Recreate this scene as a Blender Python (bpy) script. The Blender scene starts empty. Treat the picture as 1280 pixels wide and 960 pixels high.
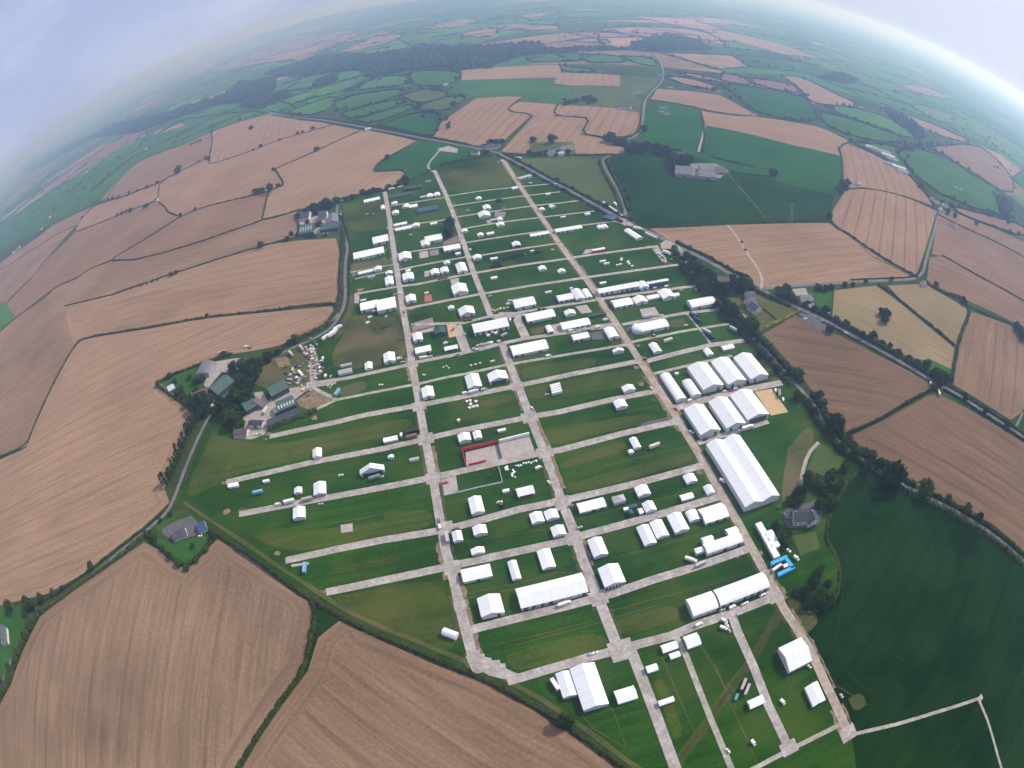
import bpy, math, random
from mathutils import Vector, Matrix, noise
from mathutils.geometry import tessellate_polygon

rnd = random.Random(11)
sc = bpy.context.scene
col = sc.collection

# ------------------------------------------------------------------ camera survey
# The photo was taken with an action camera (curved lens) about 350 m above the fields.
CAM_H = 350.0
A1, A3, A4 = 0.789812, -0.0724116, 0.184178        # lens: angle off axis = A1 r + A3 r^3 + A4 r^4
PITCH, ROLL = 0.9083015, -0.1189428
PHI = 1.718870                                     # heading of the long trackways
CAM_ROT = Matrix.Rotation(PITCH, 3, 'X') @ Matrix.Rotation(ROLL, 3, 'Z')
U = Vector((math.cos(PHI), math.sin(PHI)))         # along the long trackways, away from the camera
V = Vector((math.sin(PHI), -math.cos(PHI)))        # along the cross trackways


def P(x, y, z=0.0):
    """Point of the map at height z that the survey photo shows at (x, y)."""
    X, Y = (x - 640) / 640.0, (480 - y) / 640.0
    r = math.hypot(X, Y) + 1e-9
    th = A1 * r + A3 * r ** 3 + A4 * r ** 4
    d = CAM_ROT @ Vector((math.sin(th) * X / r, math.sin(th) * Y / r, -math.cos(th)))
    t = (CAM_H - z) / max(-d.z, 0.012)
    return Vector((d.x * t, d.y * t))


CROP = dict(A=(0, 0, .25), B=(300, 0, .25), C=(600, 0, .25), D=(900, 0, .296875), E=(0, 180, .1875), F=(180, 120, .1875),
            K1=(320, 180, .1875), K2=(520, 180, .1875), K3=(720, 180, .1875), K4=(340, 340, .1875), K5=(560, 340, .1875),
            K6=(780, 340, .1875), L1=(180, 420, .1875), L2=(260, 540, .1875), L3=(480, 500, .1875), L4=(700, 500, .1875),
            L5=(540, 660, .1875), L6=(760, 620, .1875), L7=(680, 780, .1875), L8=(880, 780, .1875),
            M6=(960, 320, 1 / 3), M5=(640, 320, 1 / 3), M3=(0, 320, 1 / 3), N7=(0, 640, .5), N8=(640, 640, .5), O=(0, 0, 1))


def cp(k, x, y):
    a, b, s = CROP[k]
    return (a + x * s, b + y * s)


def W(k, x, y, z=0.0):
    return P(*cp(k, x, y), z)


def WL(k, *xy):
    return [W(k, xy[i], xy[i + 1]) for i in range(0, len(xy), 2)]


# ------------------------------------------------------------------ object helpers
def tag(o, label=None, cat=None, group=None, kind=None):
    if label: o['label'] = label
    if cat: o['category'] = cat
    if group: o['group'] = group
    if kind: o['kind'] = kind
    return o


def empty(name, loc, rz=0.0):
    o = bpy.data.objects.new(name, None)
    col.objects.link(o)
    o.location = loc
    o.rotation_euler = (0, 0, rz)
    o.empty_display_size = 1
    return o


def mesh(name, verts, faces, mats, parent=None, midx=None, smooth=False, uvs=None):
    me = bpy.data.meshes.new(name)
    me.from_pydata([tuple(v) for v in verts], [], faces)
    for m in (mats if isinstance(mats, (list, tuple)) else [mats]):
        me.materials.append(m)
    if midx is not None:
        me.polygons.foreach_set('material_index', midx)
    if smooth:
        me.polygons.foreach_set('use_smooth', [True] * len(me.polygons))
    if uvs is not None:
        ul = me.uv_layers.new(name='rows')
        flat = [c for f in uvs for uv in f for c in uv]
        ul.data.foreach_set('uv', flat)
    me.update()
    o = bpy.data.objects.new(name, me)
    col.objects.link(o)
    if parent is not None: o.parent = parent
    return o


def copy_tree(o, parent=None):
    c = o.copy()
    col.objects.link(c)
    if parent is not None: c.parent = parent
    for ch in KIDS.get(o.name, []):
        copy_tree(ch, c)
    return c


KIDS = {}


def kid(o):
    KIDS.setdefault(o.parent.name, []).append(o)
    return o


class MB:
    """Collects boxes and prisms into one mesh."""
    def __init__(s):
        s.v, s.f, s.m = [], [], []

    def box(s, x0, x1, y0, y1, z0, z1, m=0, rz=0.0, c=(0, 0)):
        b = len(s.v)
        cr, sr = math.cos(rz), math.sin(rz)
        for z in (z0, z1):
            for x, y in ((x0, y0), (x1, y0), (x1, y1), (x0, y1)):
                s.v.append((c[0] + x * cr - y * sr, c[1] + x * sr + y * cr, z))
        for q in ((3, 2, 1, 0), (4, 5, 6, 7), (0, 1, 5, 4), (1, 2, 6, 5), (2, 3, 7, 6), (3, 0, 4, 7)):
            s.f.append([b + i for i in q]); s.m.append(m)
        return s

    def prism(s, prof, a0, a1, axis='y', m=0):
        """prof: closed list of (p, z); extruded along axis from a0 to a1 (p runs on the other axis)."""
        b, n = len(s.v), len(prof)
        for a in (a0, a1):
            for p, z in prof:
                s.v.append((p, a, z) if axis == 'y' else (a, p, z))
        flip = axis == 'y'
        for i in range(n):
            j = (i + 1) % n
            q = [b + i, b + j, b + n + j, b + n + i]
            s.f.append(q[::-1] if flip else q); s.m.append(m)
        s.f.append([b + i for i in range(n)] if flip else [b + i for i in range(n)][::-1]); s.m.append(m)
        s.f.append([b + n + i for i in range(n)][::-1] if flip else [b + n + i for i in range(n)]); s.m.append(m)
        return s

    def cyl(s, c, axis, r, h, n=10, m=0):
        b = len(s.v)
        for a in (-h / 2, h / 2):
            for i in range(n):
                t = 2 * math.pi * i / n
                p, q = r * math.cos(t), r * math.sin(t)
                s.v.append({'z': (c[0] + p, c[1] + q, c[2] + a), 'y': (c[0] + p, c[1] + a, c[2] + q), 'x': (c[0] + a, c[1] + p, c[2] + q)}[axis])
        for i in range(n):
            j = (i + 1) % n
            s.f.append([b + i, b + j, b + n + j, b + n + i]); s.m.append(m)
        s.f.append([b + i for i in range(n)][::-1]); s.m.append(m)
        s.f.append([b + n + i for i in range(n)]); s.m.append(m)
        return s

    def build(s, name, mats, parent=None, smooth=False):
        return mesh(name, s.v, s.f, mats, parent, s.m, smooth)


# ------------------------------------------------------------------ materials
def newmat(name):
    m = bpy.data.materials.new(name)
    m.use_nodes = True
    nt = m.node_tree
    return m, nt, nt.nodes['Principled BSDF'], nt.nodes, nt.links


def lin(r, g, b):
    f = lambda c: ((c / 255 + .055) / 1.055) ** 2.4 if c > 10 else c / 255 / 12.92
    return (f(r), f(g), f(b), 1)


def ramp(N, stops):
    r = N.new('ShaderNodeValToRGB')
    while len(r.color_ramp.elements) < len(stops): r.color_ramp.elements.new(.5)
    for e, (p, c) in zip(r.color_ramp.elements, stops):
        e.position = p
        e.color = c if len(c) == 4 else (*c, 1)
    return r


def sc3(c, k):
    return (c[0] * k, c[1] * k, c[2] * k, 1)


def world_noise(N, L, scale, detail=3, vec=None, rough=.55):
    n = N.new('ShaderNodeTexNoise')
    n.inputs['Scale'].default_value = scale
    n.inputs['Detail'].default_value = detail
    n.inputs['Roughness'].default_value = rough
    if vec is None:
        g = N.new('ShaderNodeNewGeometry')
        vec = g.outputs['Position']
    L.new(vec, n.inputs['Vector'])
    return n


def mixc(N, L, fac, a, b, mode='MIX'):
    m = N.new('ShaderNodeMix')
    m.data_type = 'RGBA'
    m.blend_type = mode
    for sock, v in ((m.inputs[0], fac), (m.inputs[6], a), (m.inputs[7], b)):
        if hasattr(v, 'links'): L.new(v, sock)
        elif isinstance(v, (int, float)): sock.default_value = v
        else: sock.default_value = v if len(v) == 4 else (*v, 1)
    return m.outputs[2]


def simple(name, c, rough=.6, var=.12, scale=1.0, metal=0, spec=None):
    if spec is None: spec = .3 if rough < .75 else .03
    m, nt, b, N, L = newmat(name)
    n = world_noise(N, L, scale, 4)
    r = ramp(N, [(.3, sc3(c, 1 - var)), (.7, sc3(c, 1 + var))])
    L.new(n.outputs['Fac'], r.inputs[0])
    L.new(r.outputs[0], b.inputs['Base Color'])
    b.inputs['Roughness'].default_value = rough
    b.inputs['Metallic'].default_value = metal
    b.inputs['Specular IOR Level'].default_value = spec
    return m


def field_mat(name, c, rows=.5, patch=.25, tram=0.0, fine=.14, dirt=None, grain=.2):
    """Farm field: colours vary in drilled rows (uv in metres: u along the rows), in broad patches and in wheel lines."""
    m, nt, b, N, L = newmat(name)
    uv = N.new('ShaderNodeUVMap'); uv.uv_map = 'rows'
    mp = N.new('ShaderNodeMapping'); mp.inputs['Scale'].default_value = (.006, .16, 1)
    L.new(uv.outputs[0], mp.inputs[0])
    rows *= .78
    c = sc3(c, .89)
    if dirt: dirt = sc3(dirt, .89)
    n1 = world_noise(N, L, 1.0, 3, mp.outputs[0], .65)
    mp2 = N.new('ShaderNodeMapping'); mp2.inputs['Scale'].default_value = (.02, .5, 1)
    L.new(uv.outputs[0], mp2.inputs[0])
    n2 = world_noise(N, L, 1.0, 2, mp2.outputs[0])
    n3 = world_noise(N, L, .008, 5)
    n4 = world_noise(N, L, .38, 6, None, .75)
    r1 = ramp(N, [(.28, sc3(c, 1 - rows * .5)), (.5, c), (.72, sc3(c, 1 + rows * .42))])
    L.new(n1.outputs['Fac'], r1.inputs[0])
    g2 = ramp(N, [(.3, (1 - fine,) * 3), (.7, (1 + fine,) * 3)])
    L.new(n2.outputs['Fac'], g2.inputs[0])
    o = mixc(N, L, 1.0, r1.outputs[0], g2.outputs[0], 'MULTIPLY')
    g3 = ramp(N, [(.3, (1 - patch,) * 3), (.7, (1 + patch,) * 3)])
    L.new(n3.outputs['Fac'], g3.inputs[0])
    o = mixc(N, L, 1.0, o, g3.outputs[0], 'MULTIPLY')
    g4 = ramp(N, [(.34, (1 - grain,) * 3), (.66, (1 + grain,) * 3)])
    L.new(n4.outputs['Fac'], g4.inputs[0])
    o = mixc(N, L, 1.0, o, g4.outputs[0], 'MULTIPLY')
    if dirt:
        n5 = world_noise(N, L, .016, 5)
        g5 = ramp(N, [(.47, (0, 0, 0)), (.68, (1, 1, 1))])
        L.new(n5.outputs['Fac'], g5.inputs[0])
        o = mixc(N, L, g5.outputs[0], o, dirt)
    if tram:
        w = N.new('ShaderNodeTexWave'); w.bands_direction = 'Y'; w.inputs['Scale'].default_value = .3142 / 22.0
        w.inputs['Distortion'].default_value = 0.25
        w.inputs['Detail Scale'].default_value = .3
        L.new(uv.outputs[0], w.inputs[0])
        g6 = ramp(N, [(.90, (1, 1, 1)), (.97, (1 - tram,) * 3)])
        L.new(w.outputs['Fac'], g6.inputs[0])
        o = mixc(N, L, 1.0, o, g6.outputs[0], 'MULTIPLY')
    L.new(o, b.inputs['Base Color'])
    b.inputs['Roughness'].default_value = .95
    b.inputs['Specular IOR Level'].default_value = 0
    return m


def foliage_mat(name, c, var=.45):
    m, nt, b, N, L = newmat(name)
    oi = N.new('ShaderNodeObjectInfo')
    n = world_noise(N, L, .35, 4)
    ad = N.new('ShaderNodeMath'); ad.operation = 'MULTIPLY_ADD'
    L.new(oi.outputs['Random'], ad.inputs[0]); ad.inputs[1].default_value = .35
    L.new(n.outputs['Fac'], ad.inputs[2])
    r = ramp(N, [(.35, sc3(c, 1 - var)), (.65, c), (.95, (c[0] * 1.75, c[1] * 1.5, c[2] * 1.1, 1))])
    L.new(ad.outputs[0], r.inputs[0])
    L.new(r.outputs[0], b.inputs['Base Color'])
    b.inputs['Roughness'].default_value = .8
    b.inputs['Specular IOR Level'].default_value = .02
    return m


def paint_mat(name, rough=.35):
    m, nt, b, N, L = newmat(name)
    oi = N.new('ShaderNodeObjectInfo')
    n = world_noise(N, L, 2.0, 3)
    r = ramp(N, [(.3, (.88,) * 3), (.7, (1,) * 3)])
    L.new(n.outputs['Fac'], r.inputs[0])
    L.new(mixc(N, L, 1.0, oi.outputs['Color'], r.outputs[0], 'MULTIPLY'), b.inputs['Base Color'])
    b.inputs['Roughness'].default_value = rough
    return m


def canvas_mat(name, c, bay=5.0):
    """Tent canvas: faint darker seams every bay along the ridge (uv u in metres)."""
    m, nt, b, N, L = newmat(name)
    uv = N.new('ShaderNodeUVMap'); uv.uv_map = 'rows'
    w = N.new('ShaderNodeTexWave'); w.inputs['Scale'].default_value = .3142 / bay
    L.new(uv.outputs[0], w.inputs[0])
    g = ramp(N, [(.0, (.90, .905, .92)), (.06, (1, 1, 1))])
    L.new(w.outputs['Fac'], g.inputs[0])
    n = world_noise(N, L, .18, 4)
    g2 = ramp(N, [(.3, sc3(c, .93)), (.65, c)])
    L.new(n.outputs['Fac'], g2.inputs[0])
    oi = N.new('ShaderNodeObjectInfo')
    g4 = ramp(N, [(0, (.86, .865, .88)), (1, (1, 1, 1))])
    L.new(oi.outputs['Random'], g4.inputs[0])
    o = mixc(N, L, 1.0, g2.outputs[0], g4.outputs[0], 'MULTIPLY')
    L.new(mixc(N, L, 1.0, o, g.outputs[0], 'MULTIPLY'), b.inputs['Base Color'])
    b.inputs['Roughness'].default_value = .6
    return m


def roof_mat(name, c, pitch=1.0):
    m, nt, b, N, L = newmat(name)
    w = N.new('ShaderNodeTexWave'); w.inputs['Scale'].default_value = .3142 / pitch
    tc = N.new('ShaderNodeTexCoord')
    L.new(tc.outputs['Object'], w.inputs[0])
    g = ramp(N, [(.2, (.8,) * 3), (.8, (1.1,) * 3)])
    L.new(w.outputs['Fac'], g.inputs[0])
    n = world_noise(N, L, .25, 5)
    g2 = ramp(N, [(.3, sc3(c, .7)), (.7, sc3(c, 1.2))])
    L.new(n.outputs['Fac'], g2.inputs[0])
    L.new(mixc(N, L, 1.0, g2.outputs[0], g.outputs[0], 'MULTIPLY'), b.inputs['Base Color'])
    b.inputs['Roughness'].default_value = .6
    return m


def track_mat(name, c, patchy=.18):
    """Metal roadway panels: each panel a little different, joints a little darker (uv in metres)."""
    m, nt, b, N, L = newmat(name)
    uv = N.new('ShaderNodeUVMap'); uv.uv_map = 'rows'
    br = N.new('ShaderNodeTexBrick')
    br.offset = 0
    br.inputs['Color1'].default_value = sc3(c, 1 + patchy * .6)
    br.inputs['Color2'].default_value = sc3(c, 1 - patchy)
    br.inputs['Mortar'].default_value = sc3(c, .62)
    br.inputs['Scale'].default_value = 1.0
    br.inputs['Mortar Size'].default_value = .06
    br.inputs['Brick Width'].default_value = 3.0
    br.inputs['Row Height'].default_value = 2.4
    L.new(uv.outputs[0], br.inputs['Vector'])
    n = world_noise(N, L, .09, 5)
    g = ramp(N, [(.35, (.80, .76, .72)), (.65, (1.12, 1.12, 1.14))])
    L.new(n.outputs['Fac'], g.inputs[0])
    o = mixc(N, L, 1.0, br.outputs['Color'], g.outputs[0], 'MULTIPLY')
    n2 = world_noise(N, L, .035, 6)
    g2 = ramp(N, [(.52, (0, 0, 0)), (.72, (.5, .5, .5))])
    L.new(n2.outputs['Fac'], g2.inputs[0])
    o = mixc(N, L, g2.outputs[0], o, (.255, .20, .145))
    n3 = world_noise(N, L, .4, 4)
    g3 = ramp(N, [(.35, (.82,) * 3), (.65, (1.1,) * 3)])
    L.new(n3.outputs['Fac'], g3.inputs[0])
    L.new(mixc(N, L, 1.0, o, g3.outputs[0], 'MULTIPLY'), b.inputs['Base Color'])
    b.inputs['Roughness'].default_value = .8
    return m


M = {}
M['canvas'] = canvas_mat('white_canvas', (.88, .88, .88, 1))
M['canvas_wall'] = simple('canvas_wall', (.60, .61, .63, 1), .6, .12, .5)  # white canvas, with grey shading put into the wall colour
M['canvas_grey'] = canvas_mat('grey_canvas', (.42, .42, .44, 1))
M['canvas_green'] = canvas_mat('green_canvas', (.025, .075, .06, 1))
M['canvas_blue'] = canvas_mat('blue_canvas', (.035, .07, .15, 1))
M['blue_fascia'] = simple('blue_fascia', (.03, .14, .32, 1))
M['cyan_panel'] = simple('cyan_panel', (.04, .34, .62, 1))
M['red_panel'] = simple('red_panel', (.55, .03, .05, 1))
M['opening'] = simple('opening_shade', (.09, .085, .08, 1), .9)  # shade of an unlit inside, given as a dark panel colour
M['white_paint'] = simple('white_paint', (.75, .75, .75, 1), .5)
M['track'] = track_mat('trackway_panels', (.385, .345, .325, 1))
M['track_tan'] = track_mat('trackway_panels_muddy', (.36, .30, .24, 1))
M['track_thin'] = track_mat('trackway_panels_narrow', (.36, .34, .29, 1))
M['asphalt'] = simple('asphalt', (.155, .15, .165, 1), .9, .25, .15)
M['gravel'] = simple('yard_gravel', (.33, .285, .26, 1), .95, .22, .22)
M['dirt'] = simple('bare_dirt', (.20, .145, .10, 1), .95, .3, .2)
M['dark_soil'] = simple('dark_soil', (.052, .042, .03, 1), .95, .4, .25)
M['sand'] = simple('sand_surface', (.50, .345, .19, 1), .95, .12, .3)
M['paving'] = simple('pad_paving', (.37, .315, .305, 1), .9, .14, .25)
M['paving_purple'] = simple('pad_paving_purple', (.23, .18, .185, 1), .9, .14, .25)
M['paving_dark'] = simple('pad_paving_dark', (.11, .105, .115, 1), .9, .14, .25)
M['red_pad'] = simple('pad_red', (.38, .12, .10, 1), .9, .14, .25)
M['marks'] = simple('faint_wheel_marks', (.011, .033, .004, 1), .95, .3, .05)
M['bark'] = simple('bark', (.07, .05, .035, 1), .9, .3, 1.5)
M['foliage'] = foliage_mat('tree_foliage', (.040, .068, .013, 1), .55)
M['foliage_dark'] = foliage_mat('dark_foliage', (.024, .044, .010, 1), .55)
M['foliage_far'] = foliage_mat('far_foliage', (.022, .046, .018, 1))
M['hedge'] = foliage_mat('hedge_foliage', (.032, .048, .013, 1), .55)
M['hedge_gold'] = foliage_mat('golden_hedge', (.19, .19, .025, 1), .2)
M['roof_green'] = roof_mat('green_sheet_roof', (.055, .10, .095, 1))
M['roof_grey'] = roof_mat('grey_sheet_roof', (.15, .15, .17, 1))
M['roof_slate'] = roof_mat('slate_roof', (.075, .075, .095, 1), .5)
M['roof_dark'] = roof_mat('dark_sheet_roof', (.045, .045, .06, 1))
M['roof_brown'] = roof_mat('brown_tile_roof', (.14, .095, .095, 1), .5)
M['wall_white'] = simple('white_render', (.62, .61, .58, 1), .8)
M['wall_grey'] = simple('grey_block', (.30, .29, .28, 1), .8)
M['wall_green'] = simple('green_cladding', (.05, .085, .08, 1), .7)
M['glass'] = simple('window_glass', (.03, .035, .045, 1), .15, .1, 1, 0, .5)
M['skylight'] = simple('skylight_sheet', (.45, .50, .52, 1), .4)
M['rubber'] = simple('rubber', (.02, .02, .02, 1), .8)
M['paint'] = paint_mat('vehicle_paint')
M['steel'] = simple('galvanised_steel', (.32, .33, .35, 1), .5, .1, 1, .4)
M['wood'] = simple('weathered_timber', (.16, .12, .08, 1), .85, .2, 1)
M['stone'] = simple('grey_stone', (.34, .33, .32, 1), .85, .2, 1.5)

TAN = lin(168, 140, 114)
def tanmat(name, k, hue=0.0, **kw):
    c = (.305 * k + hue, .194 * k, .126 * k - hue * .4, 1)
    return field_mat(name, c, **kw)
FM = {
    't1': tanmat('stubble_pale', 1.03, -.003, rows=.42, patch=.12, tram=.13),
    't2': tanmat('stubble_warm', .95, .002, rows=.5, patch=.14, tram=.16),
    't3': tanmat('stubble_brown', .76, .002, rows=.55, patch=.15, tram=.15),  # tone also lowered to carry the lens's edge darkening
    't4': tanmat('stubble_greyed', .80, -.006, rows=.5, patch=.22, tram=.13),  # lens falloff toward the frame edge is part of this tone
    't5': tanmat('stubble_stripy', .96, .003, rows=.35, patch=.1, tram=.28),
    't7': tanmat('stubble_deep', .60, .002, rows=.6, patch=.15, tram=.15),
    't6': tanmat('stubble_light', 1.12, -.004, rows=.3, patch=.1, tram=.1),
    'hay': field_mat('dry_meadow', (.25, .19, .105, 1), rows=.3, patch=.15),
    'plough': field_mat('purple_plough', (.20, .125, .115, 1), rows=.3, patch=.12),
    'g1': field_mat('pasture_deep', (.007, .029, .0025, 1), rows=.7, patch=.5, tram=.25, dirt=(.0125, .037, .005, 1)),  # near pasture green, with lens corner darkening put into the colour
    'verge': field_mat('rough_verge', (.036, .068, .014, 1), rows=.4, patch=.4, dirt=(.06, .075, .02, 1)),
    'g1b': field_mat('pasture_lush', (.011, .046, .006, 1), rows=.5, patch=.35, tram=.2, dirt=(.016, .055, .009, 1)),
    'g2': field_mat('pasture_dark', (.018, .088, .014, 1), rows=.28, patch=.2),
    'g3': field_mat('pasture_mid', (.044, .122, .022, 1), rows=.3, patch=.25),
    'g4': field_mat('pasture_olive', (.078, .108, .032, 1), rows=.3, patch=.25),
    'g5': field_mat('pasture_bright', (.06, .16, .03, 1), rows=.3, patch=.2),
    'show': field_mat('show_grass', (.021, .068, .005, 1), rows=.85, patch=.45, dirt=(.054, .086, .011, 1), grain=.3),
    'mown': field_mat('mown_grass', (.055, .085, .011, 1), rows=.6, patch=.4, dirt=(.088, .093, .022, 1), grain=.28),
    'worn': field_mat('worn_grass', (.082, .09, .03, 1), rows=.25, patch=.4, dirt=(.15, .115, .06, 1)),
    'dry_lawn': field_mat('dry_garden_lawn', (.105, .105, .032, 1), rows=.25, patch=.3),
    'lawn': field_mat('garden_lawn', (.035, .105, .02, 1), rows=.2, patch=.2),
}

HAZE, SKY, SUN, EXPO = 2.9e-4, .08, 4.1, 0.0
HAZE_C, HAZE_G = (.42, .60, 1, 1), .68
VEIL, CLOUD = (6.1, 7.1, 10.6), (9.3, 10.0, 12.2)
# ------------------------------------------------------------------ ground, fields, roads
def poly_uv(pts, ang):
    c, s = math.cos(ang), math.sin(ang)
    return [(p.x * c + p.y * s, -p.x * s + p.y * c) for p in pts]


def densify(pts, step):
    out = []
    n = len(pts)
    for i in range(n):
        a, b = pts[i], pts[(i + 1) % n]
        k = max(1, min(40, int((b - a).length / step)))
        out += [a.lerp(b, j / k) for j in range(k)]
    return out


ZI = [0]
FIELD_POLYS = []
FAR_POLYS = []


def field(pts, m, ang=0.0, z=.40, head=0.0, name='field', rec=True):
    """A field as a sheet on the ground; head: width of the headland worked parallel to its edge."""
    area = sum(a.x * b.y - b.x * a.y for a, b in zip(pts, pts[1:] + pts[:1]))
    if area < 0: pts = pts[::-1]
    ZI[0] += 1
    z = z * .35 + (ZI[0] % 40) * .0015
    v = [(p.x, p.y, z) for p in pts]
    f = [list(range(len(pts)))]
    uv = [poly_uv(pts, ang)]
    if head:
        d = densify(pts, 14)
        n = len(d)
        off = []
        for i in range(n):
            t = (d[(i + 1) % n] - d[(i - 1) % n]).normalized()
            off.append(d[i] + Vector((-t.y, t.x)) * head)
        s = 0.0
        for i in range(n):
            j = (i + 1) % n
            if (off[j] - off[i]).dot(d[j] - d[i]) <= 0: s += (d[j] - d[i]).length; continue
            b = len(v)
            l = (d[j] - d[i]).length
            zz = z + .065 + (i % 20) * .001
            v += [(d[i].x, d[i].y, zz), (d[j].x, d[j].y, zz), (off[j].x, off[j].y, zz), (off[i].x, off[i].y, zz)]
            f.append([b, b + 1, b + 2, b + 3])
            uv.append([(s, 0), (s + l, 0), (s + l, head), (s, head)])
            s += l
    o = mesh(name, v, f, FM[m] if isinstance(m, str) else m, uvs=uv)
    tag(o, kind='structure')
    if rec: FIELD_POLYS.append(pts)
    return o


def smooth_line(pts, it=2):
    for _ in range(it):
        q = [pts[0]]
        for a, b in zip(pts, pts[1:]):
            q += [a.lerp(b, .25), a.lerp(b, .75)]
        q.append(pts[-1])
        pts = q
    return pts


def offset_line(pts, d):
    out = []
    for i, p in enumerate(pts):
        t = (pts[min(i + 1, len(pts) - 1)] - pts[max(i - 1, 0)])
        t = t.normalized() if t.length > 1e-6 else Vector((1, 0))
        out.append(p + Vector((-t.y, t.x)) * d)
    return out


def strip(name, pts, w, z, m, soften=False, jitter=0.0):
    if soften: pts = smooth_line(pts)
    ZI[0] += 1
    z = z * .35 + (ZI[0] % 30) * .002
    if name == 'trackway': w *= .9
    if name in ('road', 'lane'): w *= .86
    a, b = offset_line(pts, w / 2), offset_line(pts, -w / 2)
    if jitter:
        a = [p + Vector((rnd.uniform(-jitter, jitter), rnd.uniform(-jitter, jitter))) for p in a]
        b = [p + Vector((rnd.uniform(-jitter, jitter), rnd.uniform(-jitter, jitter))) for p in b]
    v, f, uv, s = [], [], [], 0.0
    for p in a + b: v.append((p.x, p.y, z))
    n = len(pts)
    for i in range(n - 1):
        l = (pts[i + 1] - pts[i]).length
        f.append([n + i, n + i + 1, i + 1, i])
        uv.append([(s, 0), (s + l, 0), (s + l, w), (s, w)])
        s += l
    return tag(mesh(name, v, f, m, uvs=uv), kind='structure')


def inside(p, poly):
    c = False
    j = len(poly) - 1
    for i in range(len(poly)):
        a, b = poly[i], poly[j]
        if (a.y > p.y) != (b.y > p.y) and p.x < (b.x - a.x) * (p.y - a.y) / (b.y - a.y) + a.x: c = not c
        j = i
    return c


# base sheet to the horizon: a patchwork far beyond anything that can be told apart
def far_ground_mat():
    m, nt, b, N, L = newmat('open_country')
    g = N.new('ShaderNodeNewGeometry')
    nz = world_noise(N, L, .0012, 2)
    vm = N.new('ShaderNodeVectorMath'); vm.operation = 'MULTIPLY_ADD'
    vm.inputs[1].default_value = (420, 420, 0)
    L.new(nz.outputs['Color'], vm.inputs[0]); L.new(g.outputs['Position'], vm.inputs[2])
    mp = N.new('ShaderNodeMapping'); mp.inputs['Scale'].default_value = (.0022, .0034, 0); mp.inputs['Rotation'].default_value = (0, 0, .4)
    L.new(vm.outputs[0], mp.inputs[0])
    vo = N.new('ShaderNodeTexVoronoi'); vo.inputs['Scale'].default_value = 1
    L.new(mp.outputs[0], vo.inputs['Vector'])
    sp = N.new('ShaderNodeSeparateColor'); L.new(vo.outputs['Color'], sp.inputs[0])
    r = ramp(N, [(0, (.03, .075, .02)), (.3, (.055, .12, .03)), (.5, (.08, .115, .035)), (.68, (.03, .065, .02)), (.76, (.28, .18, .11)), (.9, (.33, .21, .14))])
    r.color_ramp.interpolation = 'CONSTANT'
    L.new(sp.outputs[0], r.inputs[0])
    ve = N.new('ShaderNodeTexVoronoi'); ve.feature = 'DISTANCE_TO_EDGE'; ve.inputs['Scale'].default_value = 1
    L.new(mp.outputs[0], ve.inputs['Vector'])
    e = ramp(N, [(.02, (1, 1, 1)), (.045, (0, 0, 0))])
    L.new(ve.outputs['Distance'], e.inputs[0])
    L.new(mixc(N, L, e.outputs[0], r.outputs[0], (.018, .035, .012)), b.inputs['Base Color'])
    b.inputs['Roughness'].default_value = .95
    b.inputs['Specular IOR Level'].default_value = 0
    return m


S = 30000
ground = mesh('ground', [(-S, -S, 0), (S, -S, 0), (S, S, 0), (-S, S, 0)], [[0, 1, 2, 3]], far_ground_mat())
tag(ground, kind='structure')

# patchwork of far fields
def colour_field_mat():
    m, nt, b, N, L = newmat('far_fields')
    at = N.new('ShaderNodeAttribute'); at.attribute_name = 'field_colour'
    n = world_noise(N, L, .012, 7)
    g = ramp(N, [(.3, (.72,) * 3), (.7, (1.22,) * 3)])
    L.new(n.outputs['Fac'], g.inputs[0])
    L.new(mixc(N, L, 1.0, at.outputs['Color'], g.outputs[0], 'MULTIPLY'), b.inputs['Base Color'])
    b.inputs['Roughness'].default_value = .95
    b.inputs['Specular IOR Level'].default_value = 0
    return m


CX, CY = 330.0, 215.0
NX, NY = 84, 76
ROT = .32
def gridpt(i, j):
    x = (i - NX / 2) * CX; y = (j - 4) * CY
    h = noise.noise_vector(Vector((i * 7.13, j * 3.77, 1.5)))
    x += h.x * CX * .62; y += h.y * CY * .62
    w = noise.noise_vector(Vector((x * .00022, y * .00022, 9.1)))
    x += w.x * 900; y += w.y * 900
    c, s = math.cos(ROT), math.sin(ROT)
    return Vector((x * c - y * s, x * s + y * c))
GP = {(i, j): gridpt(i, j) for i in range(NX + 1) for j in range(NY + 1)}
PAL = [(.034, .115, .02), (.046, .15, .026), (.066, .17, .03), (.085, .15, .034), (.028, .09, .02), (.05, .135, .025), (.27, .175, .12), (.29, .185, .13), (.20, .14, .09)]
cellcol, v, f, cols = {}, [], [], []
cr = random.Random(5)
for j in range(NY):
    for i in range(NX):
        k = cr.random()
        p = GP[(i, j)]
        belt = noise.noise(Vector((p.x * .0004, p.y * .0004, 4.2)))
        if k < .22 and (i - 1, j) in cellcol: cellcol[(i, j)] = cellcol[(i - 1, j)]
        elif k < .36 and (i, j - 1) in cellcol: cellcol[(i, j)] = cellcol[(i, j - 1)]
        else:
            tanp = .15 + .45 * belt - (.10 if p.x > 900 else 0) + (.12 if p.x < -1500 else 0) - (.05 if p.y > 5000 else 0)
            q = cr.choice(PAL[6:]) if cr.random() < tanp else cr.choice(PAL[:6])
            s_ = cr.uniform(.85, 1.15)
            cellcol[(i, j)] = (q[0] * s_, q[1] * s_, q[2] * s_, (i, j))
        b = len(v)
        for a in ((i, j), (i + 1, j), (i + 1, j + 1), (i, j + 1)):
            g = GP[a]; v.append((g.x, g.y, .06))
        f.append([b, b + 1, b + 2, b + 3]); cols.append(cellcol[(i, j)][:3])
fo = mesh('farmland', v, f, colour_field_mat())
ca = fo.data.color_attributes.new('field_colour', 'FLOAT_COLOR', 'CORNER')
flat = []
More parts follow.
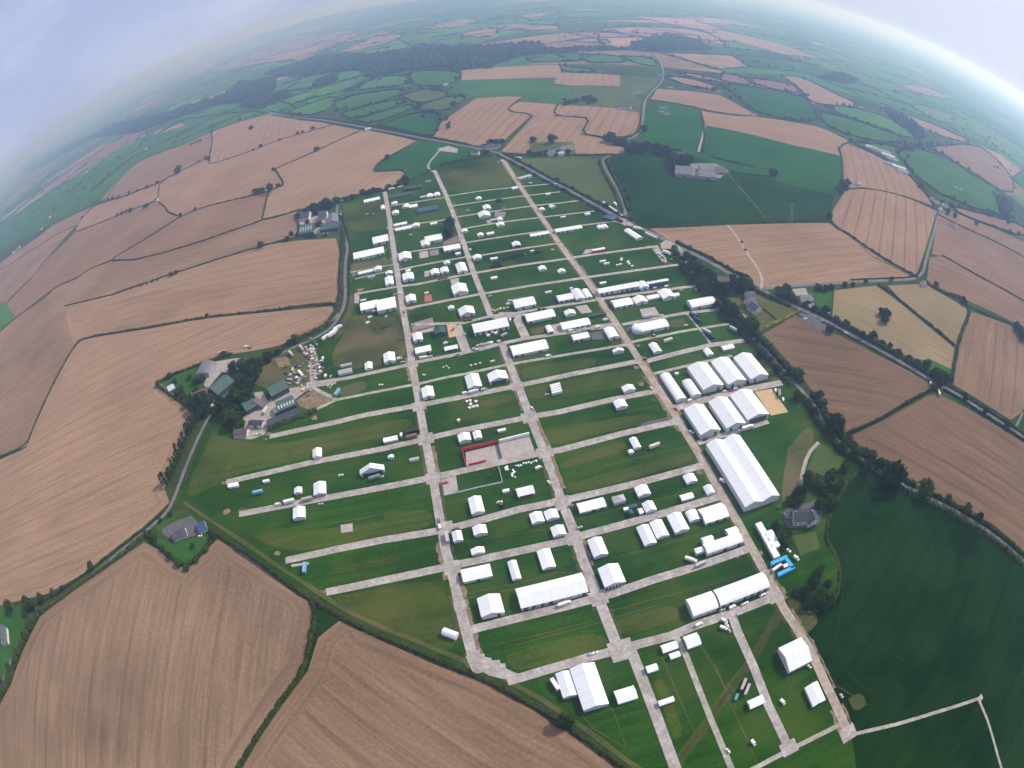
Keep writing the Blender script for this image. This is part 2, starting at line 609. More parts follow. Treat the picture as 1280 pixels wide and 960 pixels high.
for c_ in cols: flat += [c_[0], c_[1], c_[2], 1.0] * 4
ca.data.foreach_set('color', flat)
tag(fo, kind='structure')

MASK = [P(*q) for q in [(-60, 290), (-60, 700), (-20, 1000), (640, 1010), (1300, 1000), (1330, 700), (1330, 300), (1268, 250), (1215, 180), (1105, 133), (980, 94), (900, 91), (830, 84),
                        (700, 80), (577, 86), (500, 92), (430, 116), (360, 139), (264, 164), (176, 199), (90, 262)]]


def O(*xy): return WL('O', *xy)
def hd(a, b):
    """heading of the line between two photo points"""
    d = P(*b) - P(*a)
    return math.atan2(d.y, d.x)


# --- near base: show ground and pasture
show_edge = O(262,528, 225,618, 228,634, 300,682, 360,727, 400,752, 430,772, 500,803, 600,843, 640,864, 690,892, 745,930, 810,975, 900,1010, 1060,1010, 1290,1000, 1310,720, 1280,702, 1250,680, 1200,648, 1140,614, 1076,574, 1040,548, 1018,508,
              985,470, 950,430, 922,404, 896,372, 862,335, 845,309, 800,288, 770,272, 735,251, 690,227, 640,200, 622,192, 590,187, 550,203, 510,226, 470,240, 425,252, 421,270, 430,300, 434,330, 431,381, 424,396, 404,417, 360,437, 322,457, 296,480)
field(MASK, 'verge', .4, z=.20, name='verge', rec=False)
field(O(388,748, 430,773, 412,785, 399,798, 386,838, 376,842, 390,792, 392,764), 'g1b', 0, z=.45, name='verge', rec=False)
field(show_edge, 'show', PHI + math.pi / 2, z=.30, name='show_ground')

# --- stubble on the farm side (left of the lane)
ra = hd((100, 560), (200, 470))
field(O(0,575, 33,560, 66,482, 93,434, 104,424, 187,411, 257,398, 340,390, 414,383, 424,394, 404,411, 350,432, 320,438, 290,443, 255,455, 232,462, 200,478, 240,507, 243,518, 214,585, 206,612, 212,628, 180,660, 140,690, 100,720, 60,742, 0,757, -50,770, -50,590),
      't1', hd((60, 640), (240, 560)), head=16)
field(O(-50,600, 0,572, 33,558, 44,533, 66,480, 92,433, 80,383, 139,327, 108,339, 70,360, 20,398, 0,415, -50,440), 't4', hd((0, 510), (90, 440)), head=9)
field(O(92,433, 103,423, 187,410, 257,397, 340,389, 422,380, 426,350, 428,328, 420,298, 372,301, 330,307, 287,320, 213,343, 147,367, 80,383), 't2', hd((150, 385), (380, 335)), head=9)
field(O(80,383, 147,367, 213,343, 287,320, 330,307, 366,298, 371,290, 370,263, 328,275, 293,288, 240,306, 181,322, 171,325, 139,327), 't4', hd((150, 345), (330, 285)), head=7)
field(O(139,326, 165,309, 202,286, 226,270, 255,259, 292,250, 337,240, 331,259, 327,275, 293,288, 240,306, 181,322, 171,325), 't3', hd((200, 300), (310, 260)))
field(O(416,156, 450,163, 427,174, 397,188, 347,210, 342,212, 348,218, 355,229, 352,234, 337,239, 292,250, 255,259, 226,270, 209,262, 198,252, 199,231, 220,216, 257,198, 276,202, 317,188, 349,175, 375,168), 't2', hd((230, 250), (420, 170)))
field(O(264,165, 300,152, 337,143, 365,147, 416,156, 375,168, 349,175, 317,188, 276,202, 262,204, 263,190, 266,176), 't5', hd((290, 195), (310, 150)))
field(O(450,163, 465,164, 490,169, 524,177, 487,196, 474,203, 466,215, 508,213, 503,222, 494,232, 450,245, 420,253, 376,262, 328,274, 331,259, 337,240, 355,231, 348,218, 345,211, 397,188, 427,174), 't1', hd((340, 262), (470, 190)), head=9)
field(O(264,165, 227,182, 176,200, 154,217, 126,250, 131,252, 158,245, 195,230, 217,217, 257,198, 262,195, 266,176), 't3', hd((150, 240), (250, 180)))
field(O(116,259, 131,252, 174,238, 199,229, 198,250, 154,266, 120,281, 94,290, 97,279), 't2', hd((110, 275), (190, 240)))
field(O(94,290, 120,281, 154,266, 194,252, 199,253, 209,262, 225,270, 165,309, 139,326, 70,358, 20,397, 8,380, 46,342, 54,328), 't3', hd((60, 340), (190, 265)))
field(O(114,259, 97,280, 54,328, 46,342, 8,378, -40,420, -40,350, 0,328, 17,317, 45,298, 67,281), 't4', hd((20, 340), (90, 280)))
field(O(-30,420, 0,414, 20,397, 7,379, -30,380), 'g5')
field(O(-60,330, 0,283, 37,255, 82,229, 105,219, 150,191, 191,172, 215,153, 260,146, 315,139, 337,142, 300,151, 264,164, 227,181, 174,200, 126,248, 90,268, 69,277, 0,314, -60,350), 'g3', hd((0, 290), (200, 180)))
field(O(117,207, 140,192, 185,168, 175,164, 135,180, 72,220, 55,240, 82,228), 't3', hd((70, 225), (180, 168)))
field(O(190,166, 225,154, 231,157, 195,168), 't1')
# --- near stubble at the bottom
field(O(180,678, 150,699, 100,733, 50,771, 30,811, 14,856, -10,900, -40,1010, 278,1010, 297,962, 320,922, 350,877, 380,837, 391,790, 393,762, 384,742, 330,708, 273,674, 231,711, 203,690), 't4', hd((150, 930), (190, 690)), head=17)
field(O(285,1010, 300,966, 324,924, 355,879, 385,839, 398,797, 428,773, 500,806, 600,847, 640,866, 685,893, 745,931, 800,972, 840,1010), 't3', hd((420, 790), (640, 940)), head=15)
field(O(-30,735, 0,745, 20,757, 38,766, 30,800, 10,850, -30,890), 'lawn')
# --- upper middle
field(O(542,172, 550,155, 570,140, 595,123, 620,121, 655,121, 637,134, 637,140, 667,143, 657,153, 632,175, 625,184, 605,182, 587,181), 't5', hd((560, 175), (620, 123)))
field(O(650,127, 699,131, 691,145, 738,148, 725,168, 750,173, 780,185, 780,192, 720,193, 716,177, 690,178, 663,178, 660,192, 626,190, 668,144, 637,139, 636,134), 't2', hd((640, 180), (690, 135)))
field(O(663,178, 690,178, 716,177, 720,193, 660,192), 'g4')
field(O(699,131, 766,135, 800,141, 801,160, 795,170, 760,171, 727,167, 739,148, 691,144), 't5', hd((740, 168), (760, 136)))
field(O(689,104, 700,91, 775,94, 776,108, 712,107), 't5', hd((700, 105), (705, 92)))
field(O(577,88, 620,84, 705,81, 697,97, 620,99, 577,100), 't1', hd((577, 95), (700, 88)))
field(O(577,101, 697,98, 688,108, 660,110, 650,121, 600,121, 570,118, 560,109, 575,101), 'g3')
field(O(660,110, 690,107, 712,108, 716,118, 700,130, 650,126), 'g3')
field(O(716,108, 776,108, 806,127, 803,141, 765,134, 700,130, 716,118), 'g4')
field(O(778,94, 826,97, 812,116, 806,122, 776,108), 'g4')
field(O(807,130, 840,131, 875,139, 880,158, 872,190, 838,189, 835,178, 790,173, 805,160), 'g2', .3)
field(O(758,203, 765,195, 810,192, 838,189, 858,193, 878,190, 880,158, 930,166, 990,181, 1051,195, 1053,225, 1040,262, 1036,278, 960,279, 812,285, 795,279, 783,262, 775,240), 'g1b', .1)
field(O(858,192, 873,190, 880,158, 930,166, 990,181, 1051,195, 1053,222, 1046,244, 1000,235, 940,218, 905,210), 'g2', .25)
field(O(812,125, 822,111, 870,115, 900,119, 949,146, 900,142, 850,130), 't2', hd((815, 122), (930, 138)))
field(O(877,139, 920,145, 953,146, 1000,153, 1028,159, 1063,177, 1046,184, 1051,195, 989,181, 930,166, 882,157), 't2', hd((890, 150), (1040, 180)))
field(O(1049,183, 1060,180, 1096,195, 1134,217, 1155,241, 1166,257, 1132,245, 1078,234, 1056,236, 1053,222, 1054,205), 't5', hd((1070, 230), (1060, 182)))
field(O(1058,237, 1090,236, 1132,246, 1171,264, 1160,300, 1147,340, 1144,347, 1090,320, 1058,291, 1038,276, 1041,262), 't5', hd((1100, 320), (1110, 240)))
field(O(812,286, 960,280, 1036,279, 1058,292, 1090,321, 1143,348, 1100,352, 1040,356, 960,360, 948,359, 922,345, 878,321, 836,300), 't2', hd((850, 300), (1000, 285)), head=9)
field(O(1043,363, 1097,357, 1126,380, 1160,408, 1193,435, 1190,463, 1160,452, 1130,444, 1093,426, 1040,398), 'hay', hd((1050, 380), (1180, 440)))
field(O(1110,357, 1157,355, 1177,367, 1210,387, 1203,410, 1196,431, 1165,408, 1127,377), 'hay', hd((1120, 360), (1200, 420)))
field(O(1150,452, 1160,448, 1190,462, 1187,476, 1165,470), 'lawn')
field(O(1215,390, 1263,407, 1280,425, 1310,445, 1310,540, 1278,515, 1263,525, 1233,506, 1192,481, 1196,445, 1207,403), 't3', hd((1220, 500), (1235, 395)), head=7)
field(O(1172,268, 1185,262, 1215,275, 1280,302, 1310,320, 1310,400, 1280,375, 1230,348, 1178,320, 1165,318), 't3', hd((1180, 300), (1280, 340)))
field(O(1162,322, 1178,320, 1230,349, 1280,377, 1310,400, 1310,432, 1280,408, 1263,401, 1203,373, 1158,353), 't3', hd((1170, 340), (1280, 390)))
field(O(954,418, 994,394, 1010,404, 1050,420, 1100,446, 1163,478, 1165,487, 1103,523, 1060,541, 1037,522, 1010,482), 't7', hd((1000, 470), (1120, 490)), head=8)
field(O(1062,546, 1103,526, 1167,490, 1213,513, 1285,557, 1320,585, 1320,720, 1280,690, 1240,655, 1173,620, 1110,588, 1076,568), 't7', hd((1100, 540), (1270, 640)), head=9)
field(O(650,199, 720,196, 748,198, 758,215, 772,243, 778,262, 770,266, 735,247, 688,222), 'g4', .4)
field(O(470,214, 485,198, 522,178, 552,179, 590,187, 580,198, 550,204, 542,211, 510,225, 504,222, 510,213), 'g2', .3)
field(O(1071,589, 1110,600, 1140,621, 1200,652, 1250,684, 1310,730, 1310,1000, 1075,1000, 1065,925, 1010,820, 985,770, 1040,757, 1052,712, 1030,674, 1042,636), 'g1', .6)
field(O(1023,553, 1060,577, 1032,602, 1008,588), 'g4')
# --- distant fields that can be told apart
for q, m_ in [((360,140, 425,117, 413,137, 383,146), 'g5'), ((417,130, 440,119, 510,110, 495,122, 425,141), 'g3'), ((426,142, 500,123, 510,129, 440,151), 'g3'),
              ((442,151, 515,129, 517,136, 468,155), 'g3'), ((475,157, 515,141, 555,141, 543,170, 535,171), 'g2'), ((439,114, 462,100, 490,94, 512,96, 512,107), 'g5'),
              ((502,120, 530,110, 565,116, 550,125, 522,130), 'g4'), ((525,132, 562,120, 587,121, 565,136, 550,139, 525,139), 'g4'), ((513,92, 525,88, 577,89, 575,100, 560,107, 515,109), 'g3'),
              ((350,138, 395,119, 392,122, 356,140), 'g5'), ((342,110, 395,92, 455,86, 450,96, 420,104, 345,118), 'g5'), ((432,112, 470,95, 455,106, 436,114), 'g5'),
              ((177,120, 220,102, 265,77, 277,75, 250,92, 215,107), 't1'), ((345,77, 300,85, 255,96, 280,80, 315,67, 382,47, 440,37, 460,41, 375,75), 't1'),
              ((420,67, 465,47, 505,41, 497,52, 440,65), 't1'), ((527,36, 567,24, 602,24, 587,32, 550,37), 't1'), ((580,47, 577,41, 620,32, 622,46), 't1'),
              ((645,20, 682,14, 705,15, 667,24), 't1'), ((620,36, 625,30, 700,32, 697,38, 627,38), 't1'), ((740,37, 825,32, 882,40, 905,52, 907,60, 865,50, 800,47), 't1'),
              ((707,51, 740,47, 765,52, 760,55), 't2'), ((832,97, 850,96, 890,105, 902,115, 857,107), 't2'), ((850,92, 867,92, 900,99, 910,104, 880,101), 'plough'),
              ((903,92, 927,95, 944,108, 900,102), 'plough'), ((938,98, 992,105, 1001,119, 947,108), 'plough'), ((900,105, 944,109, 1001,119, 1016,131, 1026,156, 956,145, 938,135), 'g2'),
              ((977,95, 1001,96, 1037,114, 1081,135, 1045,133, 1013,129, 1001,111), 't2'), ((1025,140, 1060,148, 1137,175, 1120,181, 1069,172, 1031,157), 'g3'),
              ((1027,131, 1084,137, 1155,169, 1146,178, 1060,147), 'g5'), ((1105,135, 1146,148, 1182,162, 1215,178, 1197,178, 1155,162), 't2'),
              ((1158,184, 1218,180, 1244,196, 1268,226, 1265,246, 1215,220, 1185,196), 't3'), ((1120,190, 1152,184, 1235,226, 1268,261, 1268,276, 1188,252, 1143,220), 'g3'),
              ((1191,258, 1215,264, 1285,284, 1285,300, 1200,270), 't3'), ((1064,178, 1120,182, 1120,190, 1143,220, 1166,252, 1155,240, 1134,216, 1096,194), 'g3'),
              ((690,66, 745,68, 720,78, 650,78), 'g3'), ((725,68, 775,70, 790,78, 735,80), 'g3'), ((775,70, 815,72, 825,84, 795,80), 'g5'), ((700,82, 760,90, 705,91), 'g3'),
              ((220,95, 262,78, 250,88, 215,103), 'g3'), ((330,62, 420,38, 520,16, 540,20, 430,44, 345,66), 'g5')]:
    FAR_POLYS.append(O(*q))
    field(O(*q), m_, rnd.uniform(0, 3), z=.34)

# --- mown and worn patches of the show ground
for k, q, m_ in [('K5', (480,660, 540,630, 760,595, 980,570, 1000,600, 930,640, 500,725), 'mown'), ('M5', (50,500, 250,460, 470,420, 505,445, 505,478, 280,515, 64,545), 'mown'),
                 ('M5', (92,655, 300,620, 500,592, 560,598, 500,632, 300,670, 135,718), 'mown'), ('L4', (0,415, 200,345, 400,275, 440,290, 445,335, 200,410, 0,470), 'mown'),
                 ('L4', (25,580, 300,490, 600,410, 870,340, 905,412, 500,520, 60,640), 'mown'), ('L5', (490,850, 800,750, 1130,690, 1185,790, 900,880, 640,945, 525,945), 'mown'),
                 ('L6', (45,830, 240,770, 430,720, 525,800, 300,880, 85,945), 'mown'), ('K5', (210,862, 320,830, 440,812, 455,850, 340,890, 230,908), 'mown'),
                 ('L7', (730,395, 770,360, 800,380, 870,560, 935,735, 860,785, 800,560), 'mown'), ('L2', (300,705, 560,660, 870,640, 1280,570, 1280,690, 900,760, 530,805), 'mown'),
                 ('O', (266,540, 300,552, 345,556, 420,541, 512,520, 517,536, 420,562, 300,592, 282,600, 240,624, 232,614), 'mown'), ('L3', (0,745, 310,722, 332,850, 0,915), 'mown'),
                 ('O', (418,746, 480,735, 553,720, 583,822, 500,798, 440,772), 'mown'), ('K1', (580,400, 720,395, 860,392, 885,560, 720,590, 590,560), 'mown'),
                 ('K2', (150,205, 350,150, 560,108, 690,278, 450,300, 205,330), 'mown'), ('K4', (545,290, 700,300, 840,300, 885,430, 900,580, 700,630, 420,660, 390,560, 480,410), 'worn'),
                 ('K4', (470,760, 620,720, 640,770, 560,820, 440,830), 'worn'), ('K4', (500,160, 545,150, 545,280, 470,420, 400,470, 460,380), 'worn'),
                 ('K6', (300,330, 390,305, 420,340, 380,370, 310,372), 'worn'), ('K5', (545,375, 640,355, 650,400, 560,420), 'worn'), ('N8', (690,210, 720,225, 780,270, 700,330, 690,270), 'worn'),
                 ('O', (985,560, 1010,530, 1020,545, 1000,600, 985,640, 975,620), 'worn'), ('K6', (930,600, 1060,690, 1020,740, 960,720), 'worn'),
                 ('K1', (640,800, 880,760, 910,800, 700,850, 630,860), 'worn'), ('L8', (960,500, 1050,450, 1090,540, 1000,590), 'worn')]:
    pts = WL(k, *q)
    c = pts + [pts[0]]
    pts = smooth_line(c, 2)[:-1]
    field(pts, m_, PHI + math.pi / 2, z=.52, name='grass_patch', rec=False)

# --- roads
road_main = O(622,191, 640,200.5, 662,212, 689,227, 708,236, 735,251, 769,270, 791,281, 814,291, 836,302, 848,309, 878,322, 907,339, 922,347, 949,362, 986,379, 1001,386, 1027,398, 1060,416, 1093,434, 1127,453, 1160,473, 1193,491, 1233,517, 1280,547, 1310,570)
lane_show = O(848,309, 856,330, 876,356, 897,373, 922,404, 949,429, 967,449, 986,471, 1002,488, 1020,509, 1030,531, 1047,552, 1077,574, 1110,595, 1137,611, 1173,628, 1200,642, 1240,667, 1270,692, 1310,730)
lane_farm = O(418,240, 422,257, 421,270, 425,287, 432,300, 435,311, 432,326, 431,345, 432,364, 431,381, 424,396, 415,409, 404,417, 389,425, 359,438, 340,449, 322,458, 306,470, 296,480, 279,495, 268,510, 259,525, 244,555, 227,598, 219,620, 210,640, 185,662, 150,690, 120,715, 75,747, 46,768, 24,800, 5,850, -20,900)
road_top = O(622,191, 600,186, 562,179, 525,172, 465,161, 410,151, 337,142, 318,138)
road_hill = O(780,176, 797,170, 804,152, 805,128, 812,117, 830,100, 829,85, 822,72, 810,62)
lane_mid = O(781,276, 782,262, 774,240, 763,221, 755,207, 753,199, 763,194)
road_east = O(949,362, 1000,357, 1060,353, 1110,351, 1152,349, 1158,322, 1166,295, 1173,268, 1176,258)
for nm, pts, w_, mm in [('road', road_main, 7.5, 'asphalt'), ('lane', lane_show, 4.5, 'asphalt'), ('lane', lane_farm, 4.6, 'asphalt'), ('road', road_top, 6, 'asphalt'), ('road', road_hill, 6, 'asphalt'),
                        ('lane', lane_mid, 4.5, 'asphalt'), ('road', road_east, 5.5, 'asphalt'), ('farm_track', O(873,190, 878,172, 881,158), 4, 'gravel'),
                        ('farm_track', O(1280,512, 1272,530, 1266,540), 4, 'asphalt'), ('farm_track', WL('K3', 1000,530, 1060,600, 1110,680, 1150,740, 1200,810, 1240,890, 1235,960), 3, 'gravel'),
                        ('farm_track', WL('K6', 905,0, 925,50, 915,110), 3, 'gravel'), ('farm_track', O(960,279, 952,266, 930,240, 905,212), 2.2, 'worn'),
                        ('drive', O(1023,553, 1010,567, 1003,590, 1000,615, 996,632), 3.2, 'gravel'), ('farm_track', WL('B', 1000,750, 930,830, 965,860), 3.5, 'gravel')]:
    strip(nm, pts, w_, .62, M.get(mm) or FM[mm], soften=True)

# --- trackways of metal panels
LONG_A = O(481,240, 487,274, 491.6,309, 497,343, 499.6,359, 504,389, 509.7,419, 515.3,456, 520,482, 524.7,509, 531.6,549, 541,595.6, 548.4,640.6, 557,688, 564.4,712.5, 573.8,753.8, 582.2,787.5, 592,824, 598,842)
LONG_B = O(543,213, 549,226, 557.5,244, 566,266, 574.4,289, 582,311, 591.3,339, 597.8,356, 603,368, 613.4,395)
LONG_B2 = O(628,430, 632,441, 639,460, 648,482.5, 662.8,521.6, 680.6,565.6, 703,629.4, 716,661, 727.5,697.5, 748,748, 770,804, 776,818)
LONG_C = O(627,195, 629.7,200.6, 644.7,225, 658.8,245.6, 675.6,270, 688.8,289, 700,305.6, 712.2,322.5, 734,351, 749.4,374, 766,398, 785,428, 800.6,452.5, 815.6,475, 840,512.5, 861,547, 882,582.5, 899,612.5, 910,631, 934.4,676, 962.5,727, 979.4,760.6, 993,781, 1015,817.5, 1032,855, 1050,893, 1062,921)
for pts, w_ in ((LONG_A, 7.4), (LONG_B, 7.0), (LONG_B2, 7.6)): strip('trackway', pts, w_, .80, M['track'])
strip('trackway', LONG_C, 7.4, .80, M['track_tan'])
CROSS = [  # (width, points, columns)
    (7.2, (634,852, 680,838.5, 736,822, 804,804, 839,795, 872,781, 917,766, 968,746)),
    (7.2, (585,789, 602,784, 652,771.5, 742,749, 766,742, 816,725, 872,708, 938,685)),
    (7.2, (408,740.5, 478,726, 540,713, 577,705, 634,692.5, 709,676, 726,670, 775,657, 902,620)),
    (7.2, (357,701, 420,687, 480,675, 542,665, 574,658, 649,637, 706,625.5, 794,605, 878,582)),
    (7.2, (299,643, 372,629, 500,605.5, 532,599, 679,566, 700,563, 775,543, 846,527)),
    (7.2, (282.5,603, 391,578, 480,561, 574,539, 660,522, 700,515, 764,500, 820,489)),
    (7.2, (337,546, 420,528, 457,519, 523,507, 570,498, 645,483, 720,467, 797,452)),
    (4.2, (396,511.6, 421,500, 471,490, 515,481.6, 524,480, 560,471.5, 580,468, 635,456, 700,445, 784,431)),
    (5.8, (383,480.6, 434,473, 513,456, 520,453, 574,443, 616,432, 654,424, 716,415, 745,408, 771,405)),
    (5.4, (519,406, 560,404.7, 579,404, 611,396, 641,392, 691,384, 748,374.7, 755,373.5, 800,367, 870,357.5)),
    (5.4, (506,386.5, 560,375.6, 600,368, 607,367, 660,358, 727,348, 733,347, 790,339, 849,331)),
    (5.4, (501,358, 520,356, 589,342, 597,341, 650,332, 710,323.5, 720,321.5, 760,316, 823,308)),
    (4.4, (497,338, 520,333, 582,321.6, 589,321.5, 640,313, 697,304.5)),
    (4.4, (495,318, 520,314, 553,309, 576,305, 583,303.5, 630,296, 686,288.5, 694,288, 720,283, 751,279, 771,276.5)),
    (4.4, (489,287, 520,280, 553,275.5, 568,272, 620,264, 670,257, 700,254, 724,251)),
    (4.4, (574,287, 620,279, 680,271.5, 710,268, 743,264)),
    (4.2, (563,258, 610,251, 659,244.7, 700,240)),
    (4.2, (486,258, 520,252.5, 553,247.5, 560,245.5, 600,239, 645,234.3, 683,230.5, 697,229.5)),
    (5.2, (443,368, 498,358.5)), (3.0, (436,341, 492,331)), (3.0, (444,348.8, 490,338.5)),
    (4.2, (385,481, 403,491, 421,500)),
    (8.5, (841,511, 885,499, 930,488, 977,478.5)), (6.0, (872,554, 925,538, 960,527)),
    (4.0, (817,467.5, 865,456, 915,445)), (7.0, (809,451.5, 850,441, 889,431.5, 930,426)), (4.2, (789,428, 850,415, 911,405)),
    (5.4, (778,406, 815,399, 857,391.5, 900,387)), (2.6, (858,392, 874,411, 889,431)),
    (10, (571,407, 577,424, 583.5,441)), (9.5, (645,395, 651,409, 657.5,423)),
    (7.4, (785,806, 789,814, 800,842, 815,881, 841,952, 862,1010)), (4.2, (845,796, 858,821, 871,855, 888,898, 912,956, 930,1000)),
    (6.4, (914,767, 922,790, 942,834, 960,881, 986,936)), (4.4, (930,967, 942,961, 985,938, 1020,921, 1053,904)),
    (3.6, (1062,919, 1090,912.5, 1120,905.5, 1165,892, 1224,873)), (2.8, (1222,872, 1234,900, 1247,945, 1258,985)),
]
CROSS_W = []
for w_, q in CROSS:
    pts = O(*q); CROSS_W.append(pts)
    strip('trackway', pts, w_, .95, M['track'] if w_ > 5 else M['track_thin'])
# stepped corner apron and the widened crossings
apron = WL('L5', 225,860, 265,830, 318,815, 322,842, 350,838, 352,862, 395,868, 400,885, 452,880, 458,905, 488,902, 495,940, 520,950, 600,985, 480,1010, 380,985, 330,955, 250,920)
field(apron, M['track'], 0, z=1.12, name='trackway', rec=False)
for x, y, s_ in [(532, 549, 13), (541, 598, 11), (662, 522, 13), (681, 566, 12), (703, 629, 12), (557, 660, 11), (524, 508, 12), (646, 483, 11), (717, 673, 11), (777, 813, 15), (748, 748, 11), (565, 710, 11), (575, 757, 8), (516, 456, 10), (1060, 917, 12), (986, 935, 11), (1225, 873, 6), (848, 527, 9), (968, 745, 11)]:
    c = P(x, y); h = s_ / 2
    field([c + U * a + V * b for a, b in ((-h, -h), (-h, h), (h, h), (h, -h))], M['track'], PHI, z=1.20, name='trackway', rec=False)
# thin walk lines worn midway between the trackways
for q in [('L3', 340,365, 530,318, 740,265), ('L3', 395,690, 640,640, 880,580, 1160,520), ('L3', 290,175, 500,130, 900,45), ('L5', 225,440, 560,370, 830,300, 985,300), ('L5', 210,475, 560,405), ('L5', 150,100, 300,80, 760,10),
          ('L5', 390,785, 640,730, 1045,630), ('L5', 545,785, 800,715, 1130,630), ('L6', 20,420, 300,345, 820,190), ('L6', 20,770, 300,690, 700,590, 1000,490), ('L6', 40,815, 330,730), ('L4', 0,175, 300,105, 660,40),
          ('L4', 0,520, 400,415, 850,310), ('L4', 110,800, 430,720, 940,590), ('L2', 205,220, 640,130, 1280,0), ('L2', 180,390, 640,320, 900,275), ('L2', 1060,240, 1280,200), ('L2', 290,695, 640,640, 1280,530), ('L2', 840,920, 1280,830),
          ('L2', 800,945, 1280,850), ('L7', 780,210, 860,400, 1000,720), ('L7', 1040,150, 1150,320, 1280,560), ('L7', 250,600, 330,700, 550,830), ('L7', 455,560, 500,690, 550,830), ('L8', 0,170, 80,290, 180,540, 270,740, 350,920), ('L8', 440,130, 540,330, 600,470),
          ('K5', 440,590, 800,525, 1180,460), ('K5', 30,580, 45,660), ('L1', 620,860, 900,800, 1280,715), ('L8', 820,370, 960,460, 1090,540)]:
    strip('worn_line', WL(q[0], *q[1:]), .75, .75, FM['worn'])
rl = random.Random(3)
for q in [('L2', 850,840, 10), ('L3', 720,880, 5), ('L5', 590,670, 8), ('L2', 130,230, 0)]:
    for i in range(q[3]):
        a = W(q[0], q[1] + i * 45, q[2] - i * 9)
        strip('worn_line', [a, a - U * rl.uniform(9, 16)], .3, .75, FM['mown'])
# worn, muddy margins beside the trackways and at their crossings
mr = random.Random(17)
for line, side in ((LONG_A, -1), (LONG_A, 1), (LONG_B, 1), (LONG_B2, -1), (LONG_B2, 1), (LONG_C, 1), (LONG_C, -1)):
    q = smooth_line(offset_line(line, side * 4.6), 1)
    n_ = len(q)
    i = mr.randrange(3)
    while i < n_ - 3:
        k = mr.randrange(2, 7)
        strip('worn_margin', q[i:i + k + 1], mr.uniform(1.2, 3.2), .74, M['dirt'] if mr.random() < .45 else FM['worn'], True, .9)
        i += k + mr.randrange(0, 4)
for q in CROSS_W[:22]:
    for end in (0, len(q) - 1):
        for _ in range(2):
            c = q[end] + Vector((mr.gauss(0, 7), mr.gauss(0, 7))); r_ = mr.uniform(1.5, 5)
            pts = [c + Vector((math.cos(a * .7) * r_ * mr.uniform(.5, 1.4), math.sin(a * .7) * r_ * mr.uniform(.5, 1.2))) for a in range(9)]
            field(smooth_line(pts + [pts[0]], 1)[:-1], M['dirt'] if mr.random() < .5 else 'worn', 0, z=.68, name='worn_patch', rec=False)
# mud wheel marks over the dark pasture
for q in [('N8', 800,330, 860,440, 960,470), ('N8', 820,300, 960,360, 1120,440, 1280,470), ('N8', 860,90, 1000,150, 1200,250), ('N8', 870,60, 830,160, 810,330), ('N8', 1190,250, 1170,460), ('N8', 1050,630, 1180,540, 1280,500), ('N8', 1120,470, 1280,410)]:
    strip('wheel_mark', WL(q[0], *q[1:]), 1.3, .70, M['marks'], soften=True)

